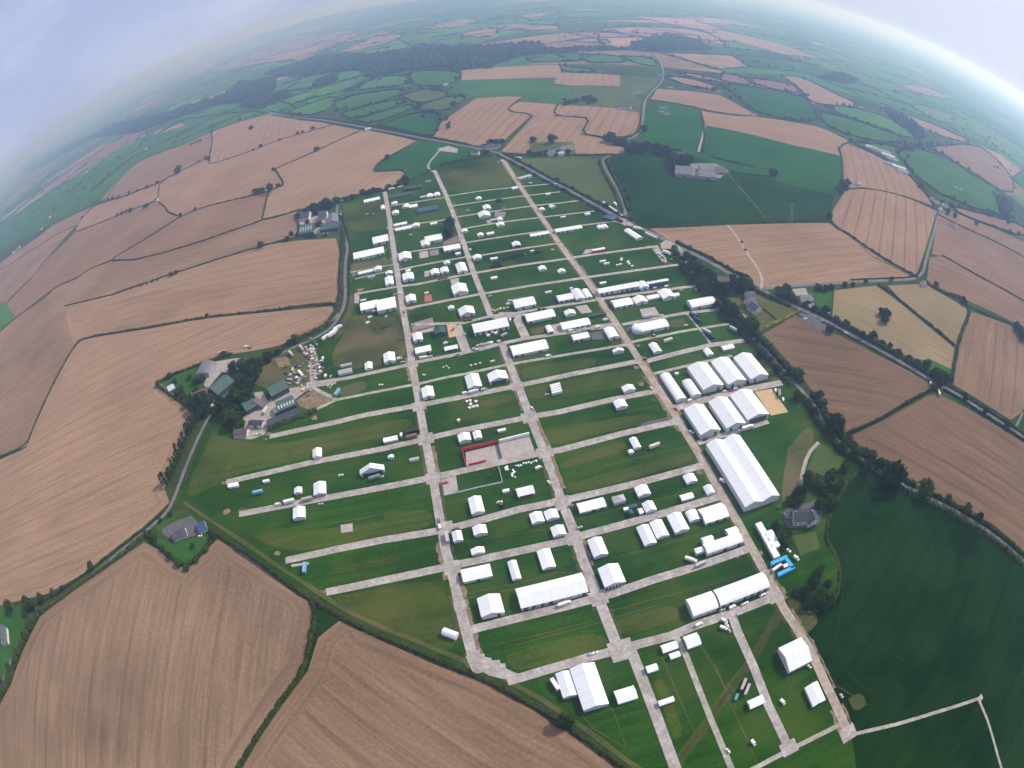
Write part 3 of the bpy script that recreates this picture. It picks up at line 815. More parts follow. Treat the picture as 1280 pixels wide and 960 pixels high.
# --- yards and pads
for k, q, m_ in [('L1', (430,180, 600,150, 690,150, 625,225, 560,250, 520,240, 430,345, 400,330, 425,250), 'gravel'), ('L1', (590,612, 700,505, 800,470, 840,425, 960,350, 1060,310, 1060,250, 1100,80, 1130,60, 1160,150, 1150,310, 1280,290, 1280,320, 1130,345, 1090,360, 1000,430, 840,600, 800,660, 720,690, 600,685), 'gravel'),
                 ('L1', (1010,430, 1130,360, 1280,420, 1180,470, 1090,490, 1040,470), 'dirt'), ('L1', (730,380, 790,370, 830,440, 770,470), 'gravel'), ('L1', (380,530, 450,500, 430,545), 'gravel'),
                 ('L1', (690,300, 780,200, 900,130, 1040,60, 1090,60, 1110,330, 960,350, 800,345), 'worn'), ('L1', (870,150, 960,140, 980,200, 900,210), 'dirt'), ('L1', (100,310, 230,240, 420,190, 400,330, 300,440, 200,390), 'lawn'),
                 ('K1', (370,560, 430,540, 440,500, 530,470, 545,560, 470,600, 380,600), 'gravel'), ('K1', (270,510, 330,470, 420,480, 430,530, 300,540), 'gravel'),
                 ('K3', (770,205, 760,130, 930,130, 1020,180, 960,230, 900,225, 800,235), 'paving_purple'), ('K3', (270,520, 330,485, 385,545, 340,550), 'gravel'), ('K3', (560,665, 600,640, 690,680, 720,730, 640,700, 570,700), 'gravel'),
                 ('K3', (500,690, 545,680, 600,760, 610,800, 570,780), 'gravel'), ('K6', (770,300, 850,240, 920,240, 890,290, 800,330, 770,340), 'gravel'), ('K6', (640,150, 780,150, 880,150, 960,190, 1150,260, 910,380, 840,330, 800,280, 700,200), 'dry_lawn'),
                 ('K6', (1180,270, 1280,300, 1290,370, 1200,310), 'paving_dark'), ('M6', (120,215, 240,255, 235,290, 190,275, 115,235), 'paving_dark'), ('M6', (165,140, 240,130, 235,200, 180,190), 'lawn'), ('M6', (90,125, 140,120, 170,190, 130,185), 'gravel'),
                 ('K6', (1045,715, 1120,690, 1165,735, 1090,750), 'paving_dark'), ('K6', (870,800, 985,780, 1095,935, 980,960), 'sand'),
                 ('L3', (545,350, 755,300, 770,290, 970,245, 1015,370, 700,425, 550,445), 'paving'), ('L3', (385,530, 480,505, 495,605, 402,640), 'paving'), ('K4', (920,345, 1070,305, 1085,362, 925,397), 'paving_purple'),
                 ('K4', (925,408, 1085,368, 1090,392, 930,425), 'paving'), ('K4', (1165,352, 1225,340, 1235,430, 1180,440), 'sand'),
                 ('K4', (550,155, 582,155, 582,210, 550,210), 'paving'), ('K4', (1015,158, 1062,150, 1070,195, 1018,203), 'red_pad'), ('K2', (22,722, 78,712, 85,755, 25,765), 'paving'), ('K2', (90,712, 150,703, 155,738, 95,748), 'paving_purple'),
                 ('K2', (55,850, 95,843, 100,880, 58,888), 'paving'), ('K2', (228,905, 285,895, 290,945, 240,955), 'paving'), ('K5', (15,52, 68,45, 78,82, 35,95), 'paving'), ('K5', (848,232, 925,220, 962,270, 892,280), 'paving'),
                 ('K6', (105,250, 205,235, 240,290, 125,305), 'paving'), ('L4', (510,188, 560,150, 740,108, 748,135, 640,162), 'paving_dark'), ('K5', (945,408, 1030,390, 1062,445, 965,455), 'paving_dark'),
                 ('K5', (690,355, 745,345, 770,405, 705,418), 'paving'), ('K5', (395,185, 500,160, 520,180, 440,200, 395,215), 'paving_dark'), ('K5', (345,270, 500,265, 520,290, 340,320, 290,310), 'gravel'),
                 ('K5', (170,510, 300,480, 440,450, 445,470, 320,500, 170,540), 'gravel'), ('K5', (945,365, 1060,345, 1075,375, 955,390), 'gravel'), ('K2', (530,450, 600,455, 590,490, 520,485), 'paving_purple'), ('K2', (470,512, 500,505, 505,525, 475,532), 'paving'),
                 ('K2', (180,655, 300,600, 310,650, 185,680), 'dirt'), ('L2', (885,622, 965,610, 968,665, 888,675), 'paving'), ('L2', (555,885, 675,868, 675,885, 557,902), 'paving'), ('B', (985,745, 1040,730, 1090,745, 1085,765, 1000,755), 'gravel'),
                 ('N7', (400,45, 440,22, 480,10, 515,50, 440,75, 410,58), 'paving_dark'), ('N7', (390,65, 440,75, 520,60, 500,110, 460,135, 410,100), 'lawn'), ('N7', (385,40, 440,0, 455,0, 400,50), 'lawn'),
                 ('N8', (670,0, 760,-30, 790,-10, 750,40, 690,40), 'paving_dark'), ('N8', (700,60, 760,50, 770,90, 720,110), 'g4'),
                 ('K2', (1130,705, 1175,700, 1175,730, 1110,735), 'paving'), ('K6', (10,375, 70,345, 100,420, 50,435), 'wall_green'), ('K2', (440,160, 520,150, 560,175, 480,190), 'worn')]:
    field(WL(k, *q), M.get(m_) or FM[m_], rnd.uniform(0, 3), z=.64 if m_ not in ('paving', 'sand', 'red_pad') else 1.0, name='paved_pad' if 'paving' in m_ or m_ in ('sand', 'red_pad') else 'yard', rec=False)
# ditch across the lower plots
for a, w_, mm, z_ in ((1.0, 7.0, 'mown', .60), (1.0, 1.9, 'dark_soil', .78)):
    strip('ditch', O(835,972, 849,950, 866,927, 884,904, 900,880, 917,855, 931,837, 944,818, 958,793, 975,766), w_, z_, M.get(mm) or FM[mm], True, .5)
# dark bank outside the show's lower hedge
strip('bank', offset_line(O(268,668, 300,690, 360,733, 400,757, 430,776, 500,808, 600,849, 640,870, 690,898, 745,937, 800,980), 1.0), 6.0, .66, M['dark_soil'], True, .5)
strip('bank', offset_line(O(228,630, 300,677, 360,720, 400,745, 430,766, 500,797, 600,836, 640,858, 690,886, 745,925, 800,968), 2.0), 3.5, .66, FM['worn'], True, .4)
# ------------------------------------------------------------------ hedges, trees, woods
def resample(pts, step):
    out, acc = [pts[0]], 0.0
    for a, b in zip(pts, pts[1:]):
        l = (b - a).length
        if l < 1e-6: continue
        d = step - acc
        while d < l:
            out.append(a.lerp(b, d / l)); d += step
        acc = l - (d - step)
    return out


def hedge_geo(pts, w, h, step, v, f, rng, gaps=0.0, leaves=True):
    q = resample(pts, step)
    if len(q) < 2: return
    prof = [(-.5, -.05), (-.56, .42), (-.33, .88), (.06, 1.0), (.38, .82), (.55, .4), (.5, -.05)]
    last = None
    for i, p in enumerate(q):
        t = (q[min(i + 1, len(q) - 1)] - q[max(i - 1, 0)])
        t = t.normalized() if t.length > 1e-6 else Vector((1, 0))
        n = Vector((-t.y, t.x))
        gap = noise.noise(Vector((p.x * .02, p.y * .02, 3.3))) * .5 + .5 < gaps
        k = 1 + .55 * noise.noise(Vector((p.x * .11, p.y * .11, 0))) + rng.uniform(-.22, .22)
        if gap: k *= .25
        kw = .8 + .35 * noise.noise(Vector((p.x * .07, p.y * .07, 7))) + rng.uniform(-.12, .2)
        sh = rng.uniform(-.16, .16) * w
        b = len(v)
        for a, z in prof:
            o = p + n * (a * w * kw * rng.uniform(.85, 1.15) + sh)
            v.append((o.x + rng.uniform(-.2, .2) * step, o.y + rng.uniform(-.2, .2) * step, max(0, h * k * z * rng.uniform(.85, 1.15)) if z > 0 else 0.0))
        m = len(prof)
        if last is not None:
            for a in range(m - 1): f.append([last + a, last + a + 1, b + a + 1, b + a])
        else: f.append([b + a for a in range(m)])
        last = b
        if leaves:
            for _ in range(5):
                c = Vector((p.x, p.y, 0)) + Vector((n.x, n.y, 0)) * rng.uniform(-.6, .6) * w * kw + Vector((t.x, t.y, 0)) * rng.uniform(-.5, .5) * step
                c.z = h * k * rng.uniform(.35, 1.12)
                s = rng.uniform(.3, .75) * min(1.0, h / 2.2)
                d1 = Vector((rng.gauss(0, 1), rng.gauss(0, 1), rng.gauss(0, .6))).normalized() * s
                d2 = d1.cross(Vector((rng.gauss(0, 1), rng.gauss(0, 1), rng.gauss(0, 1)))).normalized() * s
                b2 = len(v)
                v += [tuple(c - d1 - d2), tuple(c + d1 - d2), tuple(c + d1 + d2), tuple(c - d1 + d2)]
                f.append([b2, b2 + 1, b2 + 2, b2 + 3])
    f.append([last + a for a in range(len(prof))][::-1])


def hedge(label, pts, w=3.0, h=2.2, m='hedge', gaps=0.0, name='hedge', near=True):
    v, f = [], []
    d = sum(p.length for p in pts) / len(pts)
    hedge_geo(smooth_line(pts, 1), w, h, 1.6 if d < 900 else 3.0, v, f, rnd, gaps, d < 1500)
    return tag(mesh(name, v, f, M[m]), label, 'hedge')


HEDGES = [
    ('long hedge with scattered trees between the two highest stubble fields by the top road', 3, 2.0, 0, (416,156, 390,164, 349,175, 317,188, 276,202, 262,205)),
    ('short wavy hedge between the stripy stubble field and the one sloping to the green valley', 3.5, 2.5, 0, (264,165, 266,176, 262,195, 261.6,204)),
    ('long hedge with big round trees, above the pale crossing of field tracks', 3, 2.2, 0, (257,198, 236,210, 220,216, 200,228, 181,236)),
    ('thick tree filled hedge running from the pale crossing down to the green valley edge', 5, 4, 0, (181,236, 174,238, 157,246, 131,252, 116,259)),
    ('thin dark hedge bending downhill from the valley edge across far stubble', 3, 2, 0, (116,259, 97,279, 94,291, 72,312, 54,328, 46,342, 28,358, 8,379)),
    ('thin hedge leaving the bend of the valley hedge toward the picture edge', 2.5, 1.6, .3, (97,281, 67,295, 40,313, 9,333, -30,352)),
    ('short hedge dropping from the big round tree to the pale crossing', 3, 2, 0, (199,231, 198,244, 197,249)),
    ('crooked little hedge zigzagging from the pale crossing to a lone bush', 3, 2, 0, (199,253, 208,260, 209,265, 222,270, 226,269)),
    ('bushy hedge thick at its middle, leaving the pale crossing toward the valley', 3.4, 2.6, 0, (193,252, 180,257, 154,266, 142,272, 120,281, 95,290)),
    ('very long hedge curving across the stubble from the two big trees to the picture edge', 3, 2, 0, (354,232, 337,239, 315,245, 292,250, 255,259, 227,270, 202,287, 180,300, 165,309, 146,320, 139,326, 109,338, 97,348, 69,359, 60,370, 20,397, 0,414, -30,440)),
    ('hedge curling in an S below the top road between two broad stubble fields', 3, 2.2, 0, (450,164, 427,174, 397,188, 376,198, 347,210, 344,212, 348,218, 355,229, 352,233, 340,237, 336,240)),
    ('short straight hedge between the two big trees and the farmhouse hedge', 3, 2.2, 0, (336,241, 331,259, 328,275)),
    ('long hedge running from the white farmhouse trees across the stubble', 3, 2.2, 0, (376,262, 344,272, 328,275, 320,279, 292,288, 261,299, 240,306, 199,318, 180,322, 171,325, 139,326)),
    ('hedge from the blue roofed barn that dies out in open stubble', 3, 2.0, .12, (367,298, 356,300, 331,307, 320,310, 287,320, 240,335, 214,343, 180,355, 163,360, 147,367, 123,373, 80,383)),
    ('thick long hedge ending at the farm lane bend and dropping to the picture edge', 3.6, 2.4, 0, (422,380, 400,381, 377,383, 340,389, 257,397, 187,410, 103,423, 93,433, 67,480, 43,533, 33,558, 0,572, -40,585)),
    ('hedge along the lane where it passes the stubble ends above the farmyard', 5, 3.6, 0, (428,283, 430,300, 428,311, 427,330, 426,350, 426,372, 420,392, 409,406, 398,413, 380,420, 350,436, 330,445)),
    ('brown low hedge between the lane and the show ground grass', 2.4, 1.4, .1, (428,262, 428,275, 434,290, 438,305, 437,330, 436,360, 436,381, 428,398)),
    ('hedge around the garden corner of the farm beside the stubble', 3.4, 2.8, 0, (290,443, 270,449, 255,455, 232,463, 215,470, 200,478, 197,482, 210,492, 230,505, 240,512)),
    ('long hedge along the lower edge of the show ground above bare stubble', 3.0, 1.8, .05, (268,667, 300,686, 330,707, 360,730, 388,750, 410,763, 430,774, 470,793, 500,806, 550,827, 600,847, 640,868, 690,895, 745,934, 800,975)),
    ('dark hedge between the two bare stubble fields at the bottom', 3.4, 2.2, .15, (388,750, 394,765, 393,782, 388,800, 381,837, 351,876, 322,921, 297,962, 280,1000)),
    ('clipped hedge in a V around the bungalow with solar panels', 3.4, 2.6, 0, (180,664, 195,682, 215,698, 232,709, 240,704, 255,690, 268,672, 262,662)),
    ('bushy hedge along the lane between the bungalow and the wooded corner', 4.5, 3.0, .1, (180,670, 150,696, 120,718, 100,730, 75,750, 52,763)),
    ('hedge on the far side of the lane opposite the bungalow', 2.6, 1.6, .2, (205,640, 180,661, 148,685, 115,712, 72,742, 45,756)),
    ('very thick dark hedge curving up the picture edge beside the stubble', 9, 6, 0, (52,763, 42,775, 33,795, 22,822, 12,850, -5,885, -20,910)),
    ('tall clipped hedge beside the dark barn of the farmyard', 4.5, 3.4, 0, (336,537, 350,531, 370,525, 385,518, 396,513)),
    ('dark garden hedge below the wooded farmyard', 3.0, 2.4, 0, (272,525, 283,533, 291,540)),
    ('hedge along the top road beside the stubble and the small green fields', 4, 3, 0, (338,139, 375,146, 410,149, 440,154, 465,158, 495,164, 525,170, 562,176, 590,182)),
    ('lower hedge of the top road running above the largest stubble field', 3, 2, 0, (340,144, 375,150, 410,153, 450,161, 480,166, 522,175)),
    ('hedge around the notched corner of the small pasture above the show', 3.2, 2.4, 0, (522,177, 487,196, 474,203, 466,215, 485,214, 508,213, 503,224)),
    ('tree lined hedge along the top edge of the show ground', 4, 3, 0, (425,250, 440,246, 455,243, 470,241, 485,237, 497,231, 512,226, 530,218, 545,209, 560,204, 580,200, 600,198, 618,195)),
    ('hedge with a right angle step between the stripy stubble and the pale field', 3, 2, 0, (655,121, 636,134, 637,140, 667,143, 657,153, 632,175, 624,188)),
    ('stepped hedge through the middle of the upper stubble fields', 3, 2, 0, (697,131, 691,144, 715,146, 738,148, 726,167, 750,171, 779,176)),
    ('hedge below the small tree ringed paddock and upper stubble', 3.2, 2.2, 0, (630,194, 660,194, 690,194, 720,194, 750,194, 780,193)),
    ('hedge beside the hill road along the striped stubble', 3, 2, 0, (801,141, 801,158, 797,168, 775,172)),
    ('curved hedge between the two lighter fields under the hill road', 3, 2, 0, (881,139, 905,143, 950,146, 990,152, 1028,159, 1063,177)),
    ('hedge climbing between the hill road stubble and the big purple field', 3, 2, 0, (812,125, 850,130, 900,142, 949,146, 922,124, 900,113)),
    ('hedge between the deep green pasture and the pale striped slope', 4, 3, 0, (1063,177, 1048,184, 1052,196, 1054,222, 1050,237, 1040,255, 1037,275, 1045,285, 1060,293, 1100,322, 1148,348)),
    ('hedge along the foot of the deep green pasture', 3, 2, 0, (795,280, 812,285, 850,284, 900,281, 960,279, 1036,277)),
    ('hedge beside the field lane below the wood', 3.5, 2.6, 0, (878,190, 881,172, 880,158, 876,141)),
    ('hedge on the outer side of the narrow lane to the wood', 4, 3, 0, (785,262, 778,241, 768,221, 759,204, 764,197)),
    ('hedge on the inner side of the narrow lane to the wood', 4, 3, 0, (777,262, 769,241, 757,221, 750,206, 749,199)),
    ('hedge curving from the far sheds down to the village trees', 3, 2, 0, (1063,177, 1096,192, 1135,215, 1157,240, 1170,262)),
    ('hedge along the roadside between the pale striped slope and the field below', 2.6, 1.8, 0, (1056,236, 1090,236, 1132,246, 1168,262)),
    ('hedge between the two dry meadows right of the lone round clump', 3.4, 2.6, 0, (1097,357, 1115,368, 1126,377, 1148,395, 1165,408, 1193,433)),
    ('bushy hedge round the outer side of the dry meadows', 5, 4, 0, (1158,354, 1177,366, 1203,374, 1212,387, 1208,403, 1203,412, 1197,432, 1193,455, 1188,478)),
    ('hedge from the bushy meadow corner to the picture edge', 3, 2, 0, (1212,384, 1235,395, 1263,404, 1275,420, 1290,432)),
    ('long hedge dividing the brown stubble along the picture edge', 3, 2, 0, (1178,320, 1210,338, 1230,349, 1258,364, 1280,377, 1300,388)),
    ('hedge of the far stubble beside the village', 3, 2, 0, (1172,268, 1200,283, 1240,300, 1280,322, 1300,332)),
    ('hedge between the two brown stubble fields below the main road', 3, 2.4, 0, (1163,488, 1135,503, 1103,523, 1085,532, 1058,543)),
    ('golden clipped hedge dividing the gardens from the stubble', 3.0, 2.6, 0, (946,415, 960,408, 980,399, 1000,389)),
    ('dark garden hedge between the two lawns beside the slate house', 1.6, 1.4, 0, (955,387, 963,394, 970,400)),
    ('hedge following the pasture edge round the dark copse', 2.5, 1.5, .2, (1071,590, 1048,616, 1037,645, 1031,672, 1043,690, 1050,712, 1048,740, 1040,756, 1010,768)),
    ('broken line of bushes above the grey farm sheds', 4, 3, .45, (878,191, 895,198, 915,203, 930,206, 950,210, 965,213)),
    ('second broken line of bushes running level with the grey sheds', 4, 3, .45, (915,217, 930,218, 950,220, 968,221)),
    ('hedge along the pale bank of the green valley', 3, 2, .2, (131,250, 154,217, 176,200, 229,181, 264,165, 300,152, 337,141)),
    ('thick hedge of the valley road under the wooded ridge', 6, 4, 0, (160,186, 215,152, 260,145, 315,139, 335,142)),
]
for a in HEDGES:
    lb, w_, h_, gp, q = a
    m_ = 'hedge_gold' if lb.startswith('golden') else 'hedge'
    hedge(lb, O(*q), w_, h_, m_, gp)


def cut(line, a, b):
    n = len(line)
    return line[int(a * n):max(int(a * n) + 2, int(b * n))]


rm, ls, lf = smooth_line(road_main), smooth_line(lane_show), smooth_line(lane_farm)
hedge('roadside hedge on the show side of the main road near the top junction', offset_line(cut(rm, .02, .28), -6.5), 4, 2.6)
hedge('roadside hedge on the pasture side of the main road near the top junction', offset_line(cut(rm, .02, .28), 6.5), 4, 2.6)
hedge('thick roadside hedge between the main road and the stubble with the white track', offset_line(cut(rm, .38, .53), 6.5), 5, 3)
hedge('roadside hedge of the main road beside the walled houses', offset_line(cut(rm, .50, .62), -6), 4, 2.6)
hedge('dense roadside hedge between the main road and the dry meadows', offset_line(cut(rm, .63, .84), 7), 7, 4.5)
hedge('low roadside hedge on the stubble side of the main road', offset_line(cut(rm, .68, .84), -5.5), 2.5, 1.5)
hedge('roadside hedge of the main road past the corner copse', offset_line(cut(rm, .85, 1.0), 5.5), 3.5, 2.2)
hedge('lower roadside hedge of the main road past the corner copse', offset_line(cut(rm, .85, 1.0), -5.5), 3.5, 2.2)
hedge('dark dense hedge on the show side of the narrow lane', offset_line(cut(ls, .0, .42), -5.5), 6.5, 4)
hedge('dark dense hedge on the house side of the narrow lane', offset_line(cut(ls, .12, .42), 5.5), 7, 4.5)
hedge('hedge with round trees on the stubble side of the narrow lane', offset_line(cut(ls, .44, .74), 5.5), 6, 3.4)
hedge('thick hedge on the grass side of the narrow lane below the sand arena', offset_line(cut(ls, .44, .74), -5.2), 6, 3.4)
hedge('hedge on the pasture side of the narrow lane toward the picture edge', offset_line(cut(ls, .75, 1.0), -5.0), 5, 3)
hedge('hedge on the stubble side of the narrow lane toward the picture edge', offset_line(cut(ls, .75, 1.0), 5.2), 5, 3)
hedge('low brown hedge between the poplar lane and the mown grass', offset_line(cut(lf, .53, .72), 5.0), 2.6, 1.6)
hedge('roadside hedge in front of the hill road stubble', offset_line(smooth_line(road_hill), 5.5), 3, 2)
hedge('hedge on the far side of the road to the village', offset_line(cut(smooth_line(road_east), .3, .6), 5), 2.4, 1.6)

M['ridge'] = simple('wooded_ridge', (.028, .055, .022, 1), .95, .55, .004)
FAR_TREES = []
# hedgerows of the far patchwork: too many and too far to count
v, f = [], []
hr = random.Random(21)
for (i, j), p in GP.items():
    for di, dj in ((1, 0), (0, 1)):
        q = GP.get((i + di, j + dj))
        if q is None: continue
        o1 = cellcol.get((i, j)); o2 = cellcol.get((i, j - 1) if di else (i - 1, j))
        if o1 and o2 and o1[3:] == o2[3:]: continue
        mid = (p + q) / 2
        if mid.y < -300 or mid.length > 9500 or abs(mid.x) > mid.y * 2.2 + 2500: continue
        if inside(p, MASK) or inside(q, MASK) or inside(mid, MASK): continue
        if hr.random() < .12: continue
        n = 7
        last = None
        t = (q - p).normalized(); nn = Vector((-t.y, t.x))
        big = hr.random() < .3
        for k in range(n * 3 + 1):
            c = p.lerp(q, k / (n * 3)) + nn * hr.uniform(-3, 3)
            w = hr.uniform(3.0, 5.5) * (1.6 if big else 1)
            h = hr.uniform(1.6, 4.2) + (hr.uniform(3, 7) if hr.random() < (.35 if big else .1) else 0)
            b = len(v)
            for a, z in ((-w, 0), (-w * .8, h * .75), (0, h), (w * .8, h * .7), (w, 0)): v.append((c.x + nn.x * a, c.y + nn.y * a, z))
            if last is not None:
                for a in range(4): f.append([last + a, last + a + 1, b + a + 1, b + a])
            last = b
for poly in FAR_POLYS:
    c_ = smooth_line(poly + [poly[0]], 1)
    if c_[0].length > 5200: continue
    hedge_geo(c_, 5, 4, 6, v, f, hr, .22, False)
    q_ = resample(c_, 22)
    for p_ in q_:
        if hr.random() < .3: FAR_TREES.append(p_)
tag(mesh('hedgerow', v, f, M['foliage_far']), 'dark network of hedgerows over the distant patchwork of fields', 'hedgerows', None, 'stuff')


# ---- trees
def ico():
    t = (1 + 5 ** .5) / 2
    vs = [Vector(p).normalized() for p in [(-1, t, 0), (1, t, 0), (-1, -t, 0), (1, -t, 0), (0, -1, t), (0, 1, t), (0, -1, -t), (0, 1, -t), (t, 0, -1), (t, 0, 1), (-t, 0, -1), (-t, 0, 1)]]
    fs = [(0, 11, 5), (0, 5, 1), (0, 1, 7), (0, 7, 10), (0, 10, 11), (1, 5, 9), (5, 11, 4), (11, 10, 2), (10, 7, 6), (7, 1, 8), (3, 9, 4), (3, 4, 2), (3, 2, 6), (3, 6, 8), (3, 8, 9), (4, 9, 5), (2, 4, 11), (6, 2, 10), (8, 6, 7), (9, 8, 1)]
    return vs, fs
ICO_V, ICO_F = ico()


def limb(v, f, a, b, r0, r1, n=6):
    d = (b - a).normalized()
    e = d.cross(Vector((.3, .8, .5))).normalized(); g = d.cross(e)
    s = len(v)
    for p, r in ((a, r0), (b, r1)):
        for k in range(n):
            t = 2 * math.pi * k / n
            v.append(tuple(p + e * math.cos(t) * r + g * math.sin(t) * r))
    for k in range(n): f.append([s + k, s + (k + 1) % n, s + n + (k + 1) % n, s + n + k])


def crown_mesh(name, seed, rx, z0, z1, lobes, leaves, leaf, mat, spread=.62, taper=False):
    r = random.Random(seed)
    v, f = [], []
    cz, rz = (z0 + z1) / 2, (z1 - z0) / 2
    for k in range(lobes):
        while True:
            d = Vector((r.uniform(-1, 1), r.uniform(-1, 1), r.uniform(-1, 1)))
            if .15 < d.length < 1: break
        d = d.normalized() * (d.length ** .5)
        if taper: d.x *= (1 - .75 * max(0, d.z)); d.y *= (1 - .75 * max(0, d.z))
        c = Vector((d.x * rx * spread, d.y * rx * spread, cz + d.z * rz * spread))
        lr = rx * r.uniform(.30, .48) * (.62 if taper else 1)
        b = len(v)                                    # uneven body of the leaf clump
        for q in ICO_V:
            s = lr * r.uniform(.55, .95)
            v.append((c.x + q.x * s, c.y + q.y * s, c.z + q.z * s * .8))
        for t in ICO_F: f.append([b + i for i in t])
        for _ in range(leaves):
            q = Vector((r.gauss(0, 1), r.gauss(0, 1), r.gauss(0, 1))).normalized()
            p = c + Vector((q.x, q.y, q.z * .85)) * lr * r.uniform(.75, 1.3)
            s = leaf * r.uniform(.6, 1.4)
            d1 = Vector((r.gauss(0, 1), r.gauss(0, 1), r.gauss(0, .7))).normalized()
            d2 = d1.cross(Vector((r.gauss(0, 1), r.gauss(0, 1), r.gauss(0, 1)))).normalized()
            b = len(v)
            v += [tuple(p - d1 * s - d2 * s * .5), tuple(p + d1 * s * .9 - d2 * s * .7), tuple(p + d1 * s + d2 * s * .6), tuple(p - d1 * s * .8 + d2 * s)]
            f.append([b, b + 1, b + 2, b + 3])
    me = bpy.data.meshes.new(name)
    me.from_pydata(v, [], f)
    me.materials.append(mat)
    return me


def trunk_mesh(seed, h, r0, z1, rx):
    r = random.Random(seed)
    v, f = [], []
    top = Vector((r.uniform(-.3, .3), r.uniform(-.3, .3), h))
    limb(v, f, Vector((0, 0, -.2)), Vector((0, 0, h * .35)), r0 * 1.3, r0)
    limb(v, f, Vector((0, 0, h * .35)), top, r0, r0 * .6)
    for k in range(6):
        a = k * 1.05 + r.uniform(-.3, .3)
        e = Vector((math.cos(a) * rx * .55, math.sin(a) * rx * .55, h + (z1 - h) * r.uniform(.25, .6)))
        limb(v, f, top, e, r0 * .5, r0 * .15, 5)
    limb(v, f, top, Vector((0, 0, z1 * .85)), r0 * .55, r0 * .1)
    me = bpy.data.meshes.new('trunk')
    me.from_pydata(v, [], f)
    me.materials.append(M['bark'])
    return me


# prototypes at unit radius 5 m
TREES = {}
for kind, n in (('round', 4), ('dark', 3), ('tall', 2), ('poplar', 3), ('bush', 3)):
    for s in range(n):
        if kind == 'round': rx, z0, z1, lob, lv, lf_, mt = 5, .3, 8.2, 19, 34, .55, M['foliage']
        elif kind == 'dark': rx, z0, z1, lob, lv, lf_, mt = 5, .0, 8.2, 20, 34, .5, M['foliage_dark']
        elif kind == 'tall': rx, z0, z1, lob, lv, lf_, mt = 4, 2.0, 12, 14, 34, .5, M['foliage']
        elif kind == 'poplar': rx, z0, z1, lob, lv, lf_, mt = 2.2, 1.0, 13, 14, 26, .4, M['foliage']
        else: rx, z0, z1, lob, lv, lf_, mt = 4, .0, 4.4, 10, 28, .45, M['foliage']
        TREES[kind, s] = (trunk_mesh(100 + s, z0 + (z1 - z0) * (.22 if kind != 'bush' else .1), .34 if kind != 'poplar' else .2, z1, rx),
                          crown_mesh('crown', 40 + s * 7 + len(kind), rx, z0, z1, lob, lv, lf_, mt, .66, kind == 'poplar'), n, rx, z1)
NTREE = [0]


PLANTED = []


def tree(p, r, kind, label, group=None):
    PLANTED.append((p.copy(), r, kind, label, group))


def plant_all():
    """The 300 trees that show largest stand as things; the rest, far and tiny, as one mass."""
    size = lambda q: q[1] / math.hypot(q[0].length, CAM_H)
    big = sorted((q for q in PLANTED if q[2] not in ('poplar', 'bush')), key=size, reverse=True)
    v, f = [], []
    for q in PLANTED:
        if q[2] in ('poplar', 'bush'): plant(*q)
    for q in big[:300]: plant(*q)
    for p, r, kind, label, group in big[300:]:
        _, cw, n, rx, z1 = TREES[kind, rnd.randrange(TREES[kind, 0][2])]
        k = r / rx; b = len(v)
        v += [(p.x + a.co.x * k, p.y + a.co.y * k, a.co.z * k) for a in cw.vertices]
        f += [[b + i for i in pl.vertices] for pl in cw.polygons]
    tag(mesh('tree_belt', v, f, M['foliage']), 'remaining small dark trees of the far copses, hedges and hamlets', 'trees', None, 'stuff')


def plant(p, r, kind, label, group=None):
    n = TREES[kind, 0][2]
    tr, cw, _, rx, z1 = TREES[kind, rnd.randrange(n)]
    k = r / rx
    t = empty('poplar_tree' if kind == 'poplar' else 'bush' if kind == 'bush' else 'tree', (p.x, p.y, 0), rnd.uniform(0, 6.28))
    t.scale = (k, k, k * rnd.uniform(.88, 1.15))
    for nm, me in (('trunk', tr), ('crown', cw)):
        o = bpy.data.objects.new(nm, me)
        col.objects.link(o); o.parent = t
    NTREE[0] += 1
    return tag(t, label, 'bush' if kind == 'bush' else 'tree', group)


def trees(k, q, kind, label, group=None):
    for i in range(0, len(q), 3):
        x, y = cp(k, q[i], q[i + 1]); r = q[i + 2] * rnd.uniform(.78, 1.12)
        kd = 'round' if kind == 'dark' and rnd.random() < .4 else kind
        h = r * (TREES[kind, 0][4] / TREES[kind, 0][3]) * .5
        tree(P(x, y, h), r, kd, label, group or label)


def row(pts, n, r, kind, label, jit=2.0, group=None):
    tot = sum((b - a).length for a, b in zip(pts, pts[1:]))
    q = resample(pts, tot / n * .999)
    for p in q[:n]: tree(p + Vector((rnd.gauss(0, jit), rnd.gauss(0, jit))), r * rnd.uniform(.7, 1.25), kind, label, group or label)


